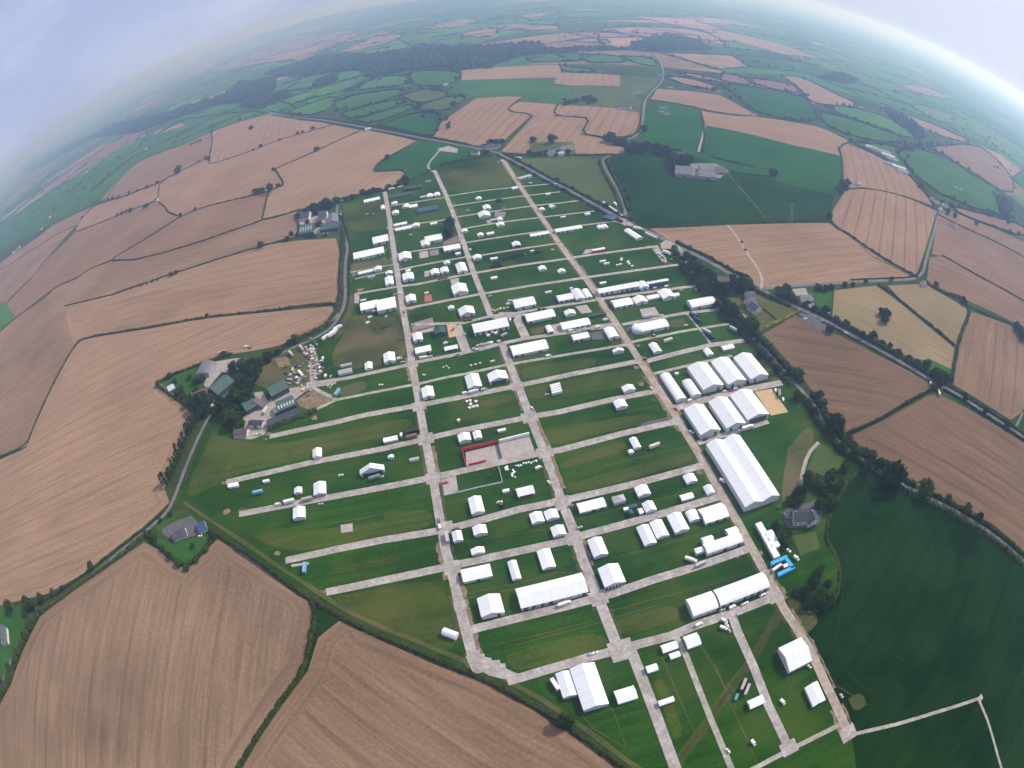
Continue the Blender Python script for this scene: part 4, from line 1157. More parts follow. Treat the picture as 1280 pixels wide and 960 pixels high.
# single trees that stand out
for k, x, y, r, kd, lb in [('K2', 222, 520, 8.5, 'dark', 'big dark tree at the edge of the middle trackway, the farther of a pair'), ('K2', 215, 590, 8.0, 'dark', 'big dark tree beside the white L shaped tents, the nearer of a pair'),
                           ('K1', 402, 33, 6, 'round', 'lone tree in the curling hedge below the top road'), ('K1', 875, 85, 6, 'round', 'lone tree in the hedge of the notched small pasture'),
                           ('K1', 90, 290, 7, 'tall', 'tall tree at the meeting of two stubble hedges'), ('K1', 145, 275, 5, 'round', 'small tree on the S bend of the stubble hedge'),
                           ('K1', 30, 672, 5.5, 'round', 'single tree on the hedge that dies out in the stubble'), ('K1', 205, 630, 4.5, 'round', 'low tree at the barn end of the dying hedge'), ('K1', 235, 603, 4, 'tall', 'slim young tree standing in stubble near the blue roofed barn'),
                           ('F', 712, 210, 9, 'round', 'lone tree standing in the middle of the stripy stubble field'), ('F', 225, 492, 13, 'dark', 'largest round tree on the hedge of the sloping stubble'),
                           ('F', 450, 238, 7, 'round', 'tree at the top of the short wavy hedge'), ('F', 1150, 352, 7, 'round', 'tree on the long hedge near the top road end'), ('F', 862, 488, 5, 'round', 'small tree at the top of the S bend'),
                           ('F', 242, 792, 5, 'dark', 'lone bush tree where the crooked hedge meets the long one'), ('F', 340, 752, 4, 'dark', 'small dark tree on the very long curving hedge'),
                           ('M6', 428, 208, 6, 'dark', 'upper tree of the lone clump in the dry meadow'), ('M6', 446, 215, 6.5, 'dark', 'middle tree of the lone clump in the dry meadow'), ('M6', 438, 232, 6.5, 'dark', 'lower tree of the lone clump in the dry meadow'), ('M6', 932, 262, 8, 'dark', 'upper dark tree at the picture edge by the brown stubble'), ('M6', 950, 278, 9, 'dark', 'middle dark tree at the picture edge by the brown stubble'), ('M6', 955, 300, 8, 'dark', 'lower dark tree at the picture edge by the brown stubble'),
                           ('M6', 600, 405, 5, 'round', 'small tree on the lawn corner below the dry meadows'), ('M6', 255, 632, 9, 'dark', 'large dark tree at the bend where the drive leaves the lane'),
                           ('M6', 475, 822, 13, 'dark', 'broad dark tree in the lane hedge at the pasture corner'), ('M6', 592, 872, 9, 'round', 'paler tree in the lane hedge below the broad dark one'),
                           ('M6', 347, 730, 5, 'round', 'small tree at the stubble corner above the lane'), ('M6', 112, 442, 6.5, 'round', 'round tree by the dark asphalt entrance'), ('M6', 678, 908, 4, 'round', 'small tree on the stubble edge of the lane'),
                           ('M6', 367, 92, 3.5, 'round', 'first little tree on the road to the village'), ('M6', 464, 84, 3.5, 'round', 'second little tree on the road to the village'), ('M6', 630, 108, 5, 'round', 'tree behind the white gatehouse at the road corner'),
                           ('M6', 735, 165, 6, 'dark', 'dark tree on the bushy meadow corner'), ('M6', 740, 530, 5, 'dark', 'first roadside tree past the corner copse'), ('M6', 815, 578, 5, 'dark', 'second roadside tree past the corner copse'), ('M6', 900, 626, 6, 'dark', 'third roadside tree past the corner copse'),
                           ('M6', 755, 945, 6, 'round', 'tree at the picture edge on the lane hedge'), ('L7', 140, 645, 6, 'dark', 'single dark bush tree on the bank beside the bare stubble'), ('N8', 1170, 12, 5, 'dark', 'dark tree on the lane near the pasture corner at the picture edge'),
                           ('N7', 225, 135, 5, 'dark', 'dark tree on the lane hedge between the bungalow and the wooded corner'), ('N7', 65, 228, 8, 'dark', 'reddish dark tree at the wooded picture corner'), ('N7', 22, 238, 8, 'dark', 'dark tree at the far end of the wooded picture corner'),
                           ('K6', 720, 255, 8.5, 'dark', 'round tree beside the drive of the slate house'), ('K6', 850, 350, 9, 'round', 'leafy tree below the golden hedge end'), ('K6', 1165, 680, 5, 'round', 'tree on the stubble side of the asphalt entrance'),
                           ('D', 225, 727, 9, 'dark', 'tree at the end of the broken bush lines in the pasture'), ('C', 818, 642, 8, 'dark', 'dark tree on the bend of the hill road'), ('C', 362, 693, 11, 'dark', 'larger tree beside the tree ringed paddock'), ('C', 265, 695, 7, 'dark', 'smaller tree beside the tree ringed paddock')]:
    x_, y_ = cp(k, x, y)
    h_ = r * (TREES[kd, 0][4] / TREES[kd, 0][3]) * .5
    tree(P(x_, y_, h_), r, kd, lb)

trees('L1', (700, 225, 10.35, 740, 250, 9.2, 660, 190, 8.05, 640, 285, 6.9, 690, 300, 6.9, 760, 190, 6.9, 720, 180, 6.9, 700,330,7, 640,320,6, 590,200,6, 820,150,5), 'dark', 'dark tree in the clump between the big green barn and the yard')
trees('L1', (400, 450, 9.2, 355, 425, 8.05, 330, 470, 6.9, 420, 490, 6.9, 390, 400, 6.9, 370, 510, 6.9, 310,420,6, 290,440,6, 350,380,6, 440,420,6), 'dark', 'dark tree in the clump around the purple roofed farmhouse')
trees('L1', (530,480,8, 600,560,8, 560,525,7, 640,530,7, 505,445,6.5, 580,430,7, 620,390,7, 660,350,7, 600,360,6, 690,390,6, 640,590,6, 600,490,7, 660,430,6, 700,440,5), 'dark', 'tree in the dark wood inside the farmyard')
trees('L1', (170,265,5, 200,300,5, 225,380,5, 250,350,4, 300,270,5, 340,300,5, 380,290,5, 260,400,5, 90,315,4), 'round', 'garden tree behind the farm greenhouse')
trees('K1', (350, 435, 8.8, 390, 420, 8.8, 320, 445, 7.7, 400, 450, 7.7, 300,480,6, 420,530,5, 270,480,6, 340,520,5), 'dark', 'dark tree over the white farmhouse by the stubble')
trees('K1', (460,385,9, 485,410,8, 430,400,8, 500,400,7), 'dark', 'dark tree in the clump between farmhouse and lane top')
trees('K1', (535,372,7, 600,365,5, 640,355,5, 660,350,5), 'dark', 'tree along the show hedge above the farmhouse lane')
trees('K1', (710,320,5.5, 750,322,5, 785,305,6, 820,305,5, 880,282,6.5), 'dark', 'round hedge tree above the top corner of the show')
trees('K1', (960,255,6, 1000,235,7, 975,240,6, 1005,255,5), 'dark', 'tree at the notch corner of the small pasture')
trees('K1', (340,615,4, 370,605,5, 400,615,4, 460,605,4), 'bush', 'bush in front of the blue roofed barn')
trees('F', (760,632,8, 735,632,7, 785,630,7), 'dark', 'tree of the dark trio on the stubble hedge')
trees('F', (838,610,7,), 'tall', 'tall tree at the end of the dark trio on the stubble hedge')
trees('F', (728,358,4.5, 777,332,6, 905,290,5, 1022,245,6, 1055,238,5, 1125,213,6), 'round', 'tree spaced out along the hedge below the stripy stubble')
trees('F', (410,412,7, 430,415,6, 362,437,5, 85,575,6, 20,603,6, 50,595,5), 'dark', 'tree dotted along the hedge of the sloping stubble')
trees('F', (310,322,6, 330,312,6, 350,302,6, 372,296,6), 'dark', 'tree in the dark strip at the edge of the green valley')
trees('E', (780,472,6, 810,460,6, 840,448,6, 870,440,6, 965,415,6, 985,405,6), 'dark', 'tree of the leafy stretch beyond the pale crossing')
trees('E', (690,385,6, 720,370,6, 750,360,6, 790,350,6, 860,325,5, 915,310,5, 980,285,5, 1045,255,4, 545,490,5), 'dark', 'hedge tree along the valley edge of the stubble')
trees('M3', (640,68,4, 660,60,4, 590,90,2.5, 570,97,2.5, 550,103,2.5, 530,108,2.5, 510,113,2.5, 490,120,2.5, 470,125,2.5), 'round', 'little round tree lined up on the hedge that dies out')
trees('M3', (775,222,3, 280,337,3, 202,475,2.5), 'round', 'tiny tree on the thick long hedge by the lane bend')
trees('L1', (1005,20,5, 900,100,5, 860,115,5, 970,40,4, 530,115,4), 'round', 'hedge tree along the lane above the farmyard')
trees('N7', (385,62,3.5, 372,50,3, 405,90,3, 425,110,3.5, 445,128,3.5, 465,138,3.5, 490,118,3.5, 512,92,3.5, 530,62,3.5, 400,20,3, 425,5,3, 480,85,2.5), 'round', 'garden tree along the hedge round the bungalow')
trees('K2', (600,758,4, 620,754,4, 640,752,4, 662,745,4, 690,738,4, 712,734,3.5, 800,722,3.5, 830,716,3.5), 'bush', 'dark bush in the planted row between two far cross trackways')
trees('K2', (530,806,5, 552,800,5), 'bush', 'dark bush of the pair by the pale green flat tent')
trees('K2', (545,378,4, 565,376,4), 'bush', 'dark bush of the pair beside a far cross trackway')
# poplars beside the lane
pop = offset_line(O(256,522, 250,535, 241,553, 232,574, 224,592, 214,612), -5)
row(pop, 24, 2.5, 'poplar', 'narrow poplar in the double row beside the farm lane', .5)
row(offset_line(pop, -6), 24, 2.4, 'poplar', 'narrow poplar in the double row beside the farm lane', .5)
row(offset_line(cut(ls, .46, .72), 7), 13, 4.5, 'round', 'round tree in the hedge beside the narrow lane past the stubble', 2)
row(offset_line(cut(ls, .44, .74), -6), 11, 4.3, 'dark', 'dark tree on the grass side of the narrow lane', 2)
row(offset_line(cut(ls, .05, .42), -6), 20, 4.6, 'dark', 'dark tree lining the show side of the narrow lane by the houses', 2)
row(offset_line(cut(rm, .64, .84), 9), 14, 4.8, 'dark', 'tree in the dense hedge between main road and dry meadows', 2)
row(offset_line(cut(rm, .06, .27), -7), 7, 3, 'dark', 'small tree along the show side of the main road', 1)
row(offset_line(cut(rm, .06, .27), 7), 7, 3.4, 'dark', 'small tree along the pasture side of the main road', 1)
row(offset_line(lane_mid, -7), 8, 4, 'dark', 'tree overhanging the narrow lane to the wood', 1.5)
trees('K6', (530, 60, 7.7, 560, 90, 7.7, 590, 120, 7.7, 620, 110, 7.7, 660, 110, 7.7, 700, 95, 7.7, 740, 90, 7.7, 780, 70, 7.7, 820, 60, 7.7, 800, 100, 7.7, 840, 90, 6.6, 560, 30, 7.7, 600, 40, 6.6, 720, 40, 6.6, 690, 140, 6.6, 640, 140, 6.6), 'dark', 'tree in the dark grove around the white house')
trees('K3', (740,740,5, 780,770,5, 760,820,6, 800,800,6, 830,830,6, 850,870,6, 1130,890,6, 1100,930,6, 870,930,6), 'dark', 'tree between the two roads above the grove')
trees('K6', (1040,120,6, 1080,110,6, 1070,150,5, 1120,180,5, 1270,240,5), 'dark', 'tree around the grey roofed house beyond the main road')
trees('M6', (625,440,7, 650,450,8, 670,455,7, 640,470,7, 625,490,5, 590,400,4), 'dark', 'tree of the corner copse by the main road')
trees('M6', (50,140,6, 70,130,5, 80,150,5, 190,115,5, 220,120,5, 240,115,5, 290,105,4, 320,105,4, 235,270,5, 175,200,4), 'dark', 'garden tree around the grey house and graveyard')
trees('N8', (755,180,5.5, 778,198,5.5, 770,222,5.5, 750,210,5, 735,195,4.5, 790,180,4.5, 762,160,4.5, 740,230,4.5, 785,235,4.5, 800,210,4.5, 712,200,3.5, 772,140,3.5), 'dark', 'tree of the dark copse at the pasture edge')
trees('M6', (120, 890, 6, 150, 830, 6, 180, 840, 6, 200, 850, 6, 240, 830, 7.2, 260, 850, 7.2, 220, 880, 6, 200, 930, 6, 240, 920, 6, 290, 790, 6, 300, 770, 4.8, 105, 900, 4.8), 'dark', 'tree in the garden strip above the dark gabled house')
trees('L6', (1120,200,5, 1160,260,5, 1190,250,5, 1200,300,5, 1150,230,4, 1260,30,5, 1220,20,5), 'dark', 'tree beside the dark gabled house drive')
trees('K3', (350,25,9, 390,15,9, 430,20,9, 470,15,9, 510,25,9, 550,20,9, 590,30,9, 370,50,8, 450,45,8, 530,45,8, 610,45,8, 580,50,8), 'dark', 'tree of the dark copse across the green pastures')
trees('K3', (640,130,9, 650,150,8, 720,110,8, 760,100,7, 665,50,9, 740,120,7, 650,90,10, 650,70,8, 680,110,8, 700,90,8, 660,110,8, 730,80,7, 690,60,7), 'dark', 'tree beside the white house of the grey shed farm')
trees('C', (640,690,9, 670,700,9, 655,680,9, 690,705,8, 720,710,9), 'dark', 'tree at the tip of the long dark copse')
trees('C', (420,500,8, 450,505,8, 480,500,8, 520,490,8, 550,485,8, 570,500,8, 540,510,7, 430,515,7), 'dark', 'tree sheltering the hilltop farm beyond the stubble')
trees('C', (30,760,7, 50,710,8, 80,710,8, 110,705,7, 20,730,7), 'dark', 'tree around the hamlet at the top junction')
trees('C', (245,760,6, 270,770,6, 300,765,6, 330,760,6, 390,760,5, 440,755,5), 'dark', 'tree below the tree ringed paddock')
trees('D', (515,770,9, 530,785,9, 505,795,8, 540,765,8, 460,910,6), 'dark', 'tree of the clump between the pasture and pale stripes')
trees('D', (960,890,7, 990,905,7, 975,860,7, 1080,935,6, 940,850,6, 1060,880,6), 'dark', 'tree among the village houses past the pale stripes')
trees('N7', (80,230,6, 60,250,6, 100,215,6, 130,200,4, 155,190,4, 70,280,6, 60,310,6, 40,350,6, 20,390,6, 0,420,6), 'dark', 'tree in the wooded corner by the picture edge')


plant_all()


# ---- woods seen as one mass
def wood(pts, gap, r, label):
    v, f = [], []
    x0, x1 = min(p.x for p in pts), max(p.x for p in pts)
    y0, y1 = min(p.y for p in pts), max(p.y for p in pts)
    g = random.Random(9)
    y = y0
    while y < y1:
        x = x0
        while x < x1:
            p = Vector((x + g.uniform(-.5, .5) * gap, y + g.uniform(-.5, .5) * gap))
            if inside(p, pts):
                s = r * g.uniform(.7, 1.3); hh = g.uniform(.8, 1.5)
                b = len(v)
                for q in ICO_V:
                    k = s * g.uniform(.75, 1.15)
                    v.append((p.x + q.x * k, p.y + q.y * k, s * hh + q.z * k * hh))
                for t in ICO_F: f.append([b + i for i in t])
            x += gap
        y += gap
    tag(mesh('woodland', v, f, M['foliage_far']), label, 'wood', None, 'stuff')


wood(O(455,97, 465,86, 425,90, 385,95, 345,96, 330,92, 375,80, 405,71, 475,69, 525,61, 620,59, 675,56, 692,65, 650,72, 620,80, 615,85, 577,87, 525,87, 490,93, 470,97), 15, 8.5, 'broad dark wood stretching along below the far ridge')
wood(O(107,175, 132,160, 212,142, 275,122, 320,105, 345,97, 345,108, 320,127, 275,131, 215,150, 175,165), 17, 9, 'long dark wood along the valley side')
wood(O(300,103, 340,104, 345,110, 330,121, 300,121, 285,118), 12, 7, 'square dark wood at the end of the valley')
wood(O(300,131, 330,122, 360,115, 363,122, 340,129, 315,136), 12, 7, 'narrow dark wood below the square one')
wood(O(390,110, 400,100, 422,94, 422,101, 405,109), 10, 6.5, 'little dark wood between bright green fields')
wood(O(787,59, 815,48, 840,45, 870,52, 890,62, 850,64, 800,65), 14, 8, 'dark wood beside the far road hill')
wood(O(640,66, 700,62, 760,60, 790,63, 700,67), 12, 6, 'thin belt of trees beyond the hill road')
wood(O(20,205, 60,190, 110,172, 105,180, 60,203, 30,218), 16, 8, 'hazy wood at the valley end by the picture edge')
# low wooded ridge on the skyline
ridge = smooth_line([P(*q_) for q_ in ((150, 122), (215, 92), (270, 68), (330, 47), (400, 30), (470, 14), (520, 8), (600, 6))], 2)
v, f = [], []
NW = 13
for i, p_ in enumerate(ridge):
    t_ = (ridge[min(i + 1, len(ridge) - 1)] - ridge[max(i - 1, 0)]).normalized(); n_ = Vector((-t_.y, t_.x))
    e_ = math.sin(math.pi * i / (len(ridge) - 1)) ** .5
    for j in range(NW):
        u_ = j / (NW - 1) * 2 - 1
        o_ = p_ + n_ * u_ * 1100
        v.append((o_.x, o_.y, 2 + 125 * e_ * math.cos(u_ * math.pi / 2) ** 2 * (1 + .35 * noise.noise(Vector((o_.x * .0012, o_.y * .0012, 0))))))
for i in range(len(ridge) - 1):
    for j in range(NW - 1): f.append([i * NW + j, i * NW + j + 1, (i + 1) * NW + j + 1, (i + 1) * NW + j])
tag(mesh('hills', v, f, M['ridge'], smooth=True), kind='structure')
wood(O(1240,240, 1265,262, 1262,285, 1250,270), 12, 5, 'narrow belt of trees at the edge of the far stubble')
wood(O(1100,135, 1140,150, 1160,170, 1150,176, 1120,156), 14, 5, 'belt of trees above the far sheds')
wood(O(1120,186, 1155,180, 1160,174, 1150,186, 1125,190), 10, 5, 'small wood behind the far sheds')
wood(O(1020,98, 1050,92, 1075,100, 1060,106), 14, 6, 'small wood on the hazy slope')
# scattered far trees
v, f = [], []
g = random.Random(33)
for i_ in range(2200 + len(FAR_TREES)):
    p = Vector((g.uniform(-4200, 5200), g.uniform(500, 6500))) if i_ < 2200 else FAR_TREES[i_ - 2200]
    if i_ < 2200 and inside(p, MASK): continue
    if i_ < 2200 and noise.noise(Vector((p.x * .0015, p.y * .0015, 2.0))) < -.05: continue
    for k in range(g.choice((1, 1, 2, 3, 5))):
        q0 = p + Vector((g.gauss(0, 14), g.gauss(0, 6))) * (1 if k else 0)
        s = g.uniform(3, 6.5)
        b = len(v)
        for q in ICO_V:
            kk = s * g.uniform(.75, 1.15)
            v.append((q0.x + q.x * kk, q0.y + q.y * kk, s * .9 + q.z * kk))
        for t in ICO_F: f.append([b + i for i in t])
tag(mesh('distant_trees', v, f, M['foliage_far']), 'countless small trees dotted over the distant fields', 'trees', None, 'stuff')
# ------------------------------------------------------------------ tents
ROOTS = []


def place(FL, FR, BL, eave, snap=True):
    """From three surveyed corners (front left and right on the ground, back left at the eave): centre, turn, width, depth."""
    a, b, c = P(*FL), P(*FR), P(*BL, eave)
    d = b - a
    w = d.length
    ang = math.atan2(d.y, d.x)
    if snap:
        base = math.atan2(V.y, V.x)
        for q in (0, math.pi / 2, -math.pi / 2):
            e = (ang - base - q + math.pi) % (2 * math.pi) - math.pi
            if abs(e) < math.radians(16): ang = base + q
    n = Vector((-math.sin(ang), math.cos(ang)))
    dep = (c - a).dot(n)
    if dep < 0: dep = abs(dep)
    dep = max(dep, 2.2)
    fx = Vector((math.cos(ang), math.sin(ang)))
    ctr = (a + b) / 2 + n * dep / 2
    return ctr, ang, max(w, 2.2), dep


def profile(span, eave, rise, curved):
    h = span / 2
    if curved:
        q = [(1, 0), (.80, .38), (.42, .80), (0, 1), (-.42, .80), (-.80, .38), (-1, 0)]
        return [(h * a, eave + rise * .8 * b) for a, b in q]
    return [(h, eave), (0, eave + rise), (-h, eave)]


def roof_shell(span, eave, rise, a0, a1, axis, curved, mat, parent, over=.25, th=.14, bays=True):
    pr = profile(span + 2 * over, eave - over * .3, rise, curved)
    n = len(pr)
    v, f, uv = [], [], []
    s = [0.0]
    for i in range(1, n): s.append(s[-1] + math.dist(pr[i], pr[i - 1]))
    for dz in (th, -.02):
        for a in (a0 - over, a1 + over):
            for p, z in pr: v.append((p, a, z + dz) if axis == 'y' else (a, p, z + dz))
    L = a1 - a0 + 2 * over
    fl = axis == 'y'
    def q(ids, u): f.append(ids if fl else ids[::-1]); uv.append(u if fl else u[::-1])
    for i in range(n - 1):
        q([i, n + i, n + i + 1, i + 1][::-1], [(0, s[i]), (L, s[i]), (L, s[i + 1]), (0, s[i + 1])][::-1])
        q([2 * n + i, 3 * n + i, 3 * n + i + 1, 2 * n + i + 1], [(1, 0)] * 4)
        q([i, i + 1, 2 * n + i + 1, 2 * n + i][::-1], [(1, 0)] * 4)
        q([n + i, n + i + 1, 3 * n + i + 1, 3 * n + i], [(1, 0)] * 4)
    q([0, n, 3 * n, 2 * n], [(1, 0)] * 4)
    q([n - 1, 2 * n - 1, 4 * n - 1, 3 * n - 1][::-1], [(1, 0)] * 4)
    o = mesh('roof', v, f, mat, parent, uvs=uv)
    if axis == 'x':
        pass
    return o


def body(span, eave, rise, a0, a1, axis, curved, mat, parent, inset=.12):
    pr = profile(span - 2 * inset, eave - .03, rise - .06 * rise, curved)
    pr = [(pr[0][0], 0.0)] + pr + [(pr[-1][0], 0.0)]
    return MB().prism(pr, a0 + inset, a1 - inset, axis).build('wall', mat, parent)


def tent(FL, FR, BL, ridge='d', eave=None, rise=None, style='', snap=True, kind=None):
    c, ang, w, d = place(FL, FR, BL, eave or 3.0, snap)
    span = w if ridge == 'd' else d
    if eave is None: eave = 2.4 if span < 9 else 3.0 if span < 16 else 3.8
    if rise is None: rise = max(.7, span * (.19 if span > 8 else .24))
    name = kind or 'marquee'
    t = empty(name, (c.x, c.y, 0), ang)
    roofm = M['canvas_grey'] if 'G' in style else M['canvas_green'] if 'E' in style else M['canvas_blue'] if 'B' in style else M['canvas']
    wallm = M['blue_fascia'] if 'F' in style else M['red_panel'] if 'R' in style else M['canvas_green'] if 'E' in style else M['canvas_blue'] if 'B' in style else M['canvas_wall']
    cur = 'C' in style
    axis = 'y' if ridge == 'd' else 'x'
    L0 = d if ridge == 'd' else w
    if ridge == 'p':
        b = MB().box(-w / 2 + .1, w / 2 - .1, -d / 2 + .1, d / 2 - .1, 0, eave - .02)
        b.build('wall', wallm, t)
        v, f, uv = [], [], []
        for k, z in ((1.0, 0), (.62, .30), (.30, .66), (.03, 1.0)):
            for sx, sy in ((-1, -1), (1, -1), (1, 1), (-1, 1)): v.append((sx * (w / 2 + .12) * k, sy * (d / 2 + .12) * k, eave + z * span * .34))
        for r_ in range(3):
            for k in range(4):
                f.append([r_ * 4 + k, r_ * 4 + (k + 1) % 4, r_ * 4 + 4 + (k + 1) % 4, r_ * 4 + 4 + k]); uv.append([(1, 0)] * 4)
        f.append([12, 13, 14, 15]); uv.append([(1, 0)] * 4)
        f.append([3, 2, 1, 0]); uv.append([(1, 0)] * 4)
        mesh('roof', v, f, roofm, t, uvs=uv)
    elif ridge == 'h':                                     # rounded apse at the left end
        body(span, eave, rise, -w / 2 + d / 2, w / 2, 'x', True, wallm, t)
        v, f, uv = [], [], []
        n = 14
        for k in range(n + 1):
            th = math.pi / 2 + math.pi * k / n
            for q, z in ((1.02, eave - .1), (.9, eave + rise * .45), (.55, eave + rise * .85), (0, eave + rise)):
                v.append((-w / 2 + d / 2 + math.cos(th) * d / 2 * q, math.sin(th) * d / 2 * q, z + .1))
        for k in range(n):
            for q in range(3):
                f.append([k * 4 + q, (k + 1) * 4 + q, (k + 1) * 4 + q + 1, k * 4 + q + 1]); uv.append([(1, 0)] * 4)
        mesh('roof', v, f, roofm, t, uvs=uv)
        wv = [(-w / 2 + d / 2 + math.cos(math.pi / 2 + math.pi * k / n) * d / 2 * .98, math.sin(math.pi / 2 + math.pi * k / n) * d / 2 * .98, z) for k in range(n + 1) for z in (0, eave)]
        mesh('wall', wv, [[2 * k, 2 * k + 2, 2 * k + 3, 2 * k + 1] for k in range(n)], wallm, t)
        roof_shell(span, eave, rise, -w / 2 + d / 2, w / 2, 'x', True, roofm, t)
    elif 'D' in style:                                     # two bays side by side under twin ridges
        for sx in (-1, 1):
            g = MB().prism([(w / 4 + sx * w / 4 - w / 4 - w / 4 + .1, 0)] + [], 0, 1) if False else None
            pr = profile(w / 2 - .2, eave - .03, rise, False)
            pr = [(p + sx * w / 4, z) for p, z in [(pr[0][0], 0)] + pr + [(pr[-1][0], 0)]]
            MB().prism(pr, -d / 2 + .12, d / 2 - .12, 'y').build('wall', wallm, t)
            r_ = roof_shell(w / 2 - .3, eave, rise, -d / 2, d / 2, 'y', False, roofm, t, .12)
            r_.location.x = sx * w / 4
    else:
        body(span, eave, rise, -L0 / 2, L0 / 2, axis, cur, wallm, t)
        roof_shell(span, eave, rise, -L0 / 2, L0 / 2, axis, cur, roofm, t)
    # entrances: dark panels on the front wall, coloured as the shaded inside
    if 'O' in style or (w * d > 110 and 'N' not in style and ridge != 'p'):
        ne = max(1, int(w / (5.2 if ridge == 'w' else 7)))
        wd = 2.4 if ridge == 'w' else 2.2
        if 'O' in style: ne, wd = 1, w * .82
        if 'S' in style: ne, wd = int(w / 2.2), 1.3
        ids = range(ne) if ('S' in style or 'O' in style) else [i for i in range(ne) if rnd.random() < .6] or [0]
        for i in ids:
            x = -w / 2 + w * (i + .5) / ne
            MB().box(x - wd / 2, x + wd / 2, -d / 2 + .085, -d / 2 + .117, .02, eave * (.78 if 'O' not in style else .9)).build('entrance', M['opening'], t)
    if w * d > 150 and 'N' not in style and ridge != 'p' and not cur:   # gutters where roof and walls meet
        if axis == 'y':
            for sx in (-1, 1): MB().box(sx * (w / 2 - .03) - .05, sx * (w / 2 - .03) + .05, -d / 2 + .3, d / 2 - .3, eave - .42, eave - .28).build('gutter', M['steel'], t)
        else:
            for sy in (-1, 1): MB().box(-w / 2 + .3, w / 2 - .3, sy * (d / 2 - .03) - .05, sy * (d / 2 - .03) + .05, eave - .42, eave - .28).build('gutter', M['steel'], t)
    if w * d > 130 and 'O' not in style and ridge == 'w':
        n_w = int(w / 5)
        for i in range(n_w):
            x = -w / 2 + w * (i + .5) / n_w + 1.9
            if x < w / 2 - .9: MB().box(x - .7, x + .7, -d / 2 + .09, -d / 2 + .114, eave * .3, eave * .66).build('window', M['canvas_grey'], t)
    t['w'], t['d'] = w, d
    ROOTS.append((t, ridge, style))
    return t


T = []                                                   # tents that get their label from where they stand
def tents(k, rows):
    for r in rows:
        q = r[0]
        T.append(tent(cp(k, *q[0:2]), cp(k, *q[2:4]), cp(k, *q[4:6]), *r[1:]))


def one(k, q, label, ridge='d', eave=None, rise=None, style='', snap=True, cat='marquee', group=None, kind=None):
    t = tent(cp(k, *q[0:2]), cp(k, *q[2:4]), cp(k, *q[4:6]), ridge, eave, rise, style, snap, kind)
    tag(t, label, cat, group)
    return t


tents('K1', [((722,400, 828,380, 720,372), 'w'), ((835,445, 860,440, 832,410),), ((905,410, 945,403, 905,386), 'p'), ((1097,363, 1137,358, 1095,348), 'w'), ((1145,363, 1182,358, 1143,333),), ((1191,356, 1230,350, 1188,326),),
             ((975,433, 1013,430, 970,403),), ((1022,437, 1080,426, 1020,408), 'w'), ((912,480, 955,473, 908,450),), ((922,557, 1008,540, 921,531), 'w'), ((932,589, 1043,568, 931,560), 'w'), ((1049,566, 1094,558, 1048,534),),
             ((1165,546, 1211,539, 1163,522), 'w'), ((785,684, 886,657, 782,628), 'w'), ((656,788, 858,738, 654,732), 'w'), ((958,790, 1040,776, 950,735),), ((685,879, 784,858, 684,850), 'w'),
             ((791,861, 841,851, 787,824),), ((868,880, 912,872, 867,850),), ((868,957, 921,945, 861,892),), ((985,926, 1057,914, 980,868),), ((1000,861, 1034,855, 997,834), 'p')])
tents('K2', [((190,729, 299,706, 187,683), 'w'), ((191,814, 230,808, 187,783),), ((106,886, 160,878, 101,840),), ((170,875, 222,866, 165,828),), ((283,873, 347,860, 277,800),), ((266,746, 299,740, 263,722), 'w'),
             ((386,782, 440,775, 378,746),), ((643,309, 680,303, 642,284), 'w'), ((405,381, 439,375, 402,356),), ((456,451, 503,442, 452,413),), ((425,503, 500,490, 417,460), 'd', None, None, 'N'), ((500,518, 545,510, 500,504), 'w'),
             ((547,522, 582,517, 544,490),), ((543,560, 593,553, 539,528),), ((311,599, 346,593, 307,570),), ((416,627, 453,619, 414,597),), ((475,614, 523,606, 473,588), 'w'), ((765,629, 891,606, 763,598), 'w'),
             ((935,602, 1111,573, 932,566), 'w'), ((650,696, 700,687, 643,658), 'd', None, None, 'O'), ((764,726, 789,722, 762,706), 'p'), ((825,855, 871,845, 822,817),), ((953,870, 999,863, 949,837),), ((503,911, 543,902, 502,886), 'w'),
             ((829,454, 861,448, 826,427),), ((906,435, 934,426, 897,407),), ((866,346, 898,341, 864,327), 'w'), ((966,499, 999,494, 964,482), 'w'), ((1131,482, 1163,475, 1129,459), 'p')])
tents('K3', [((152,575, 184,571, 138,543),), ((184,573, 216,567, 172,538),), ((160,796, 201,790, 159,774), 'w'), ((187,812, 223,805, 187,794), 'w'), ((160,942, 201,935, 159,921), 'w')])
tents('K4', [((900,217, 964,206, 897,160),), ((1019,154, 1046,149, 1017,136), 'p'), ((1179,262, 1217,254, 1176,229),), ((948,477, 1009,466, 942,416),), ((962,557, 1066,541, 959,503), 'w'), ((1155,537, 1242,521, 1152,496), 'w', None, None, 'O'),
             ((753,622, 826,606, 749,548),), ((625,662, 673,656, 622,604),), ((1011,857, 1087,843, 1006,774),)])
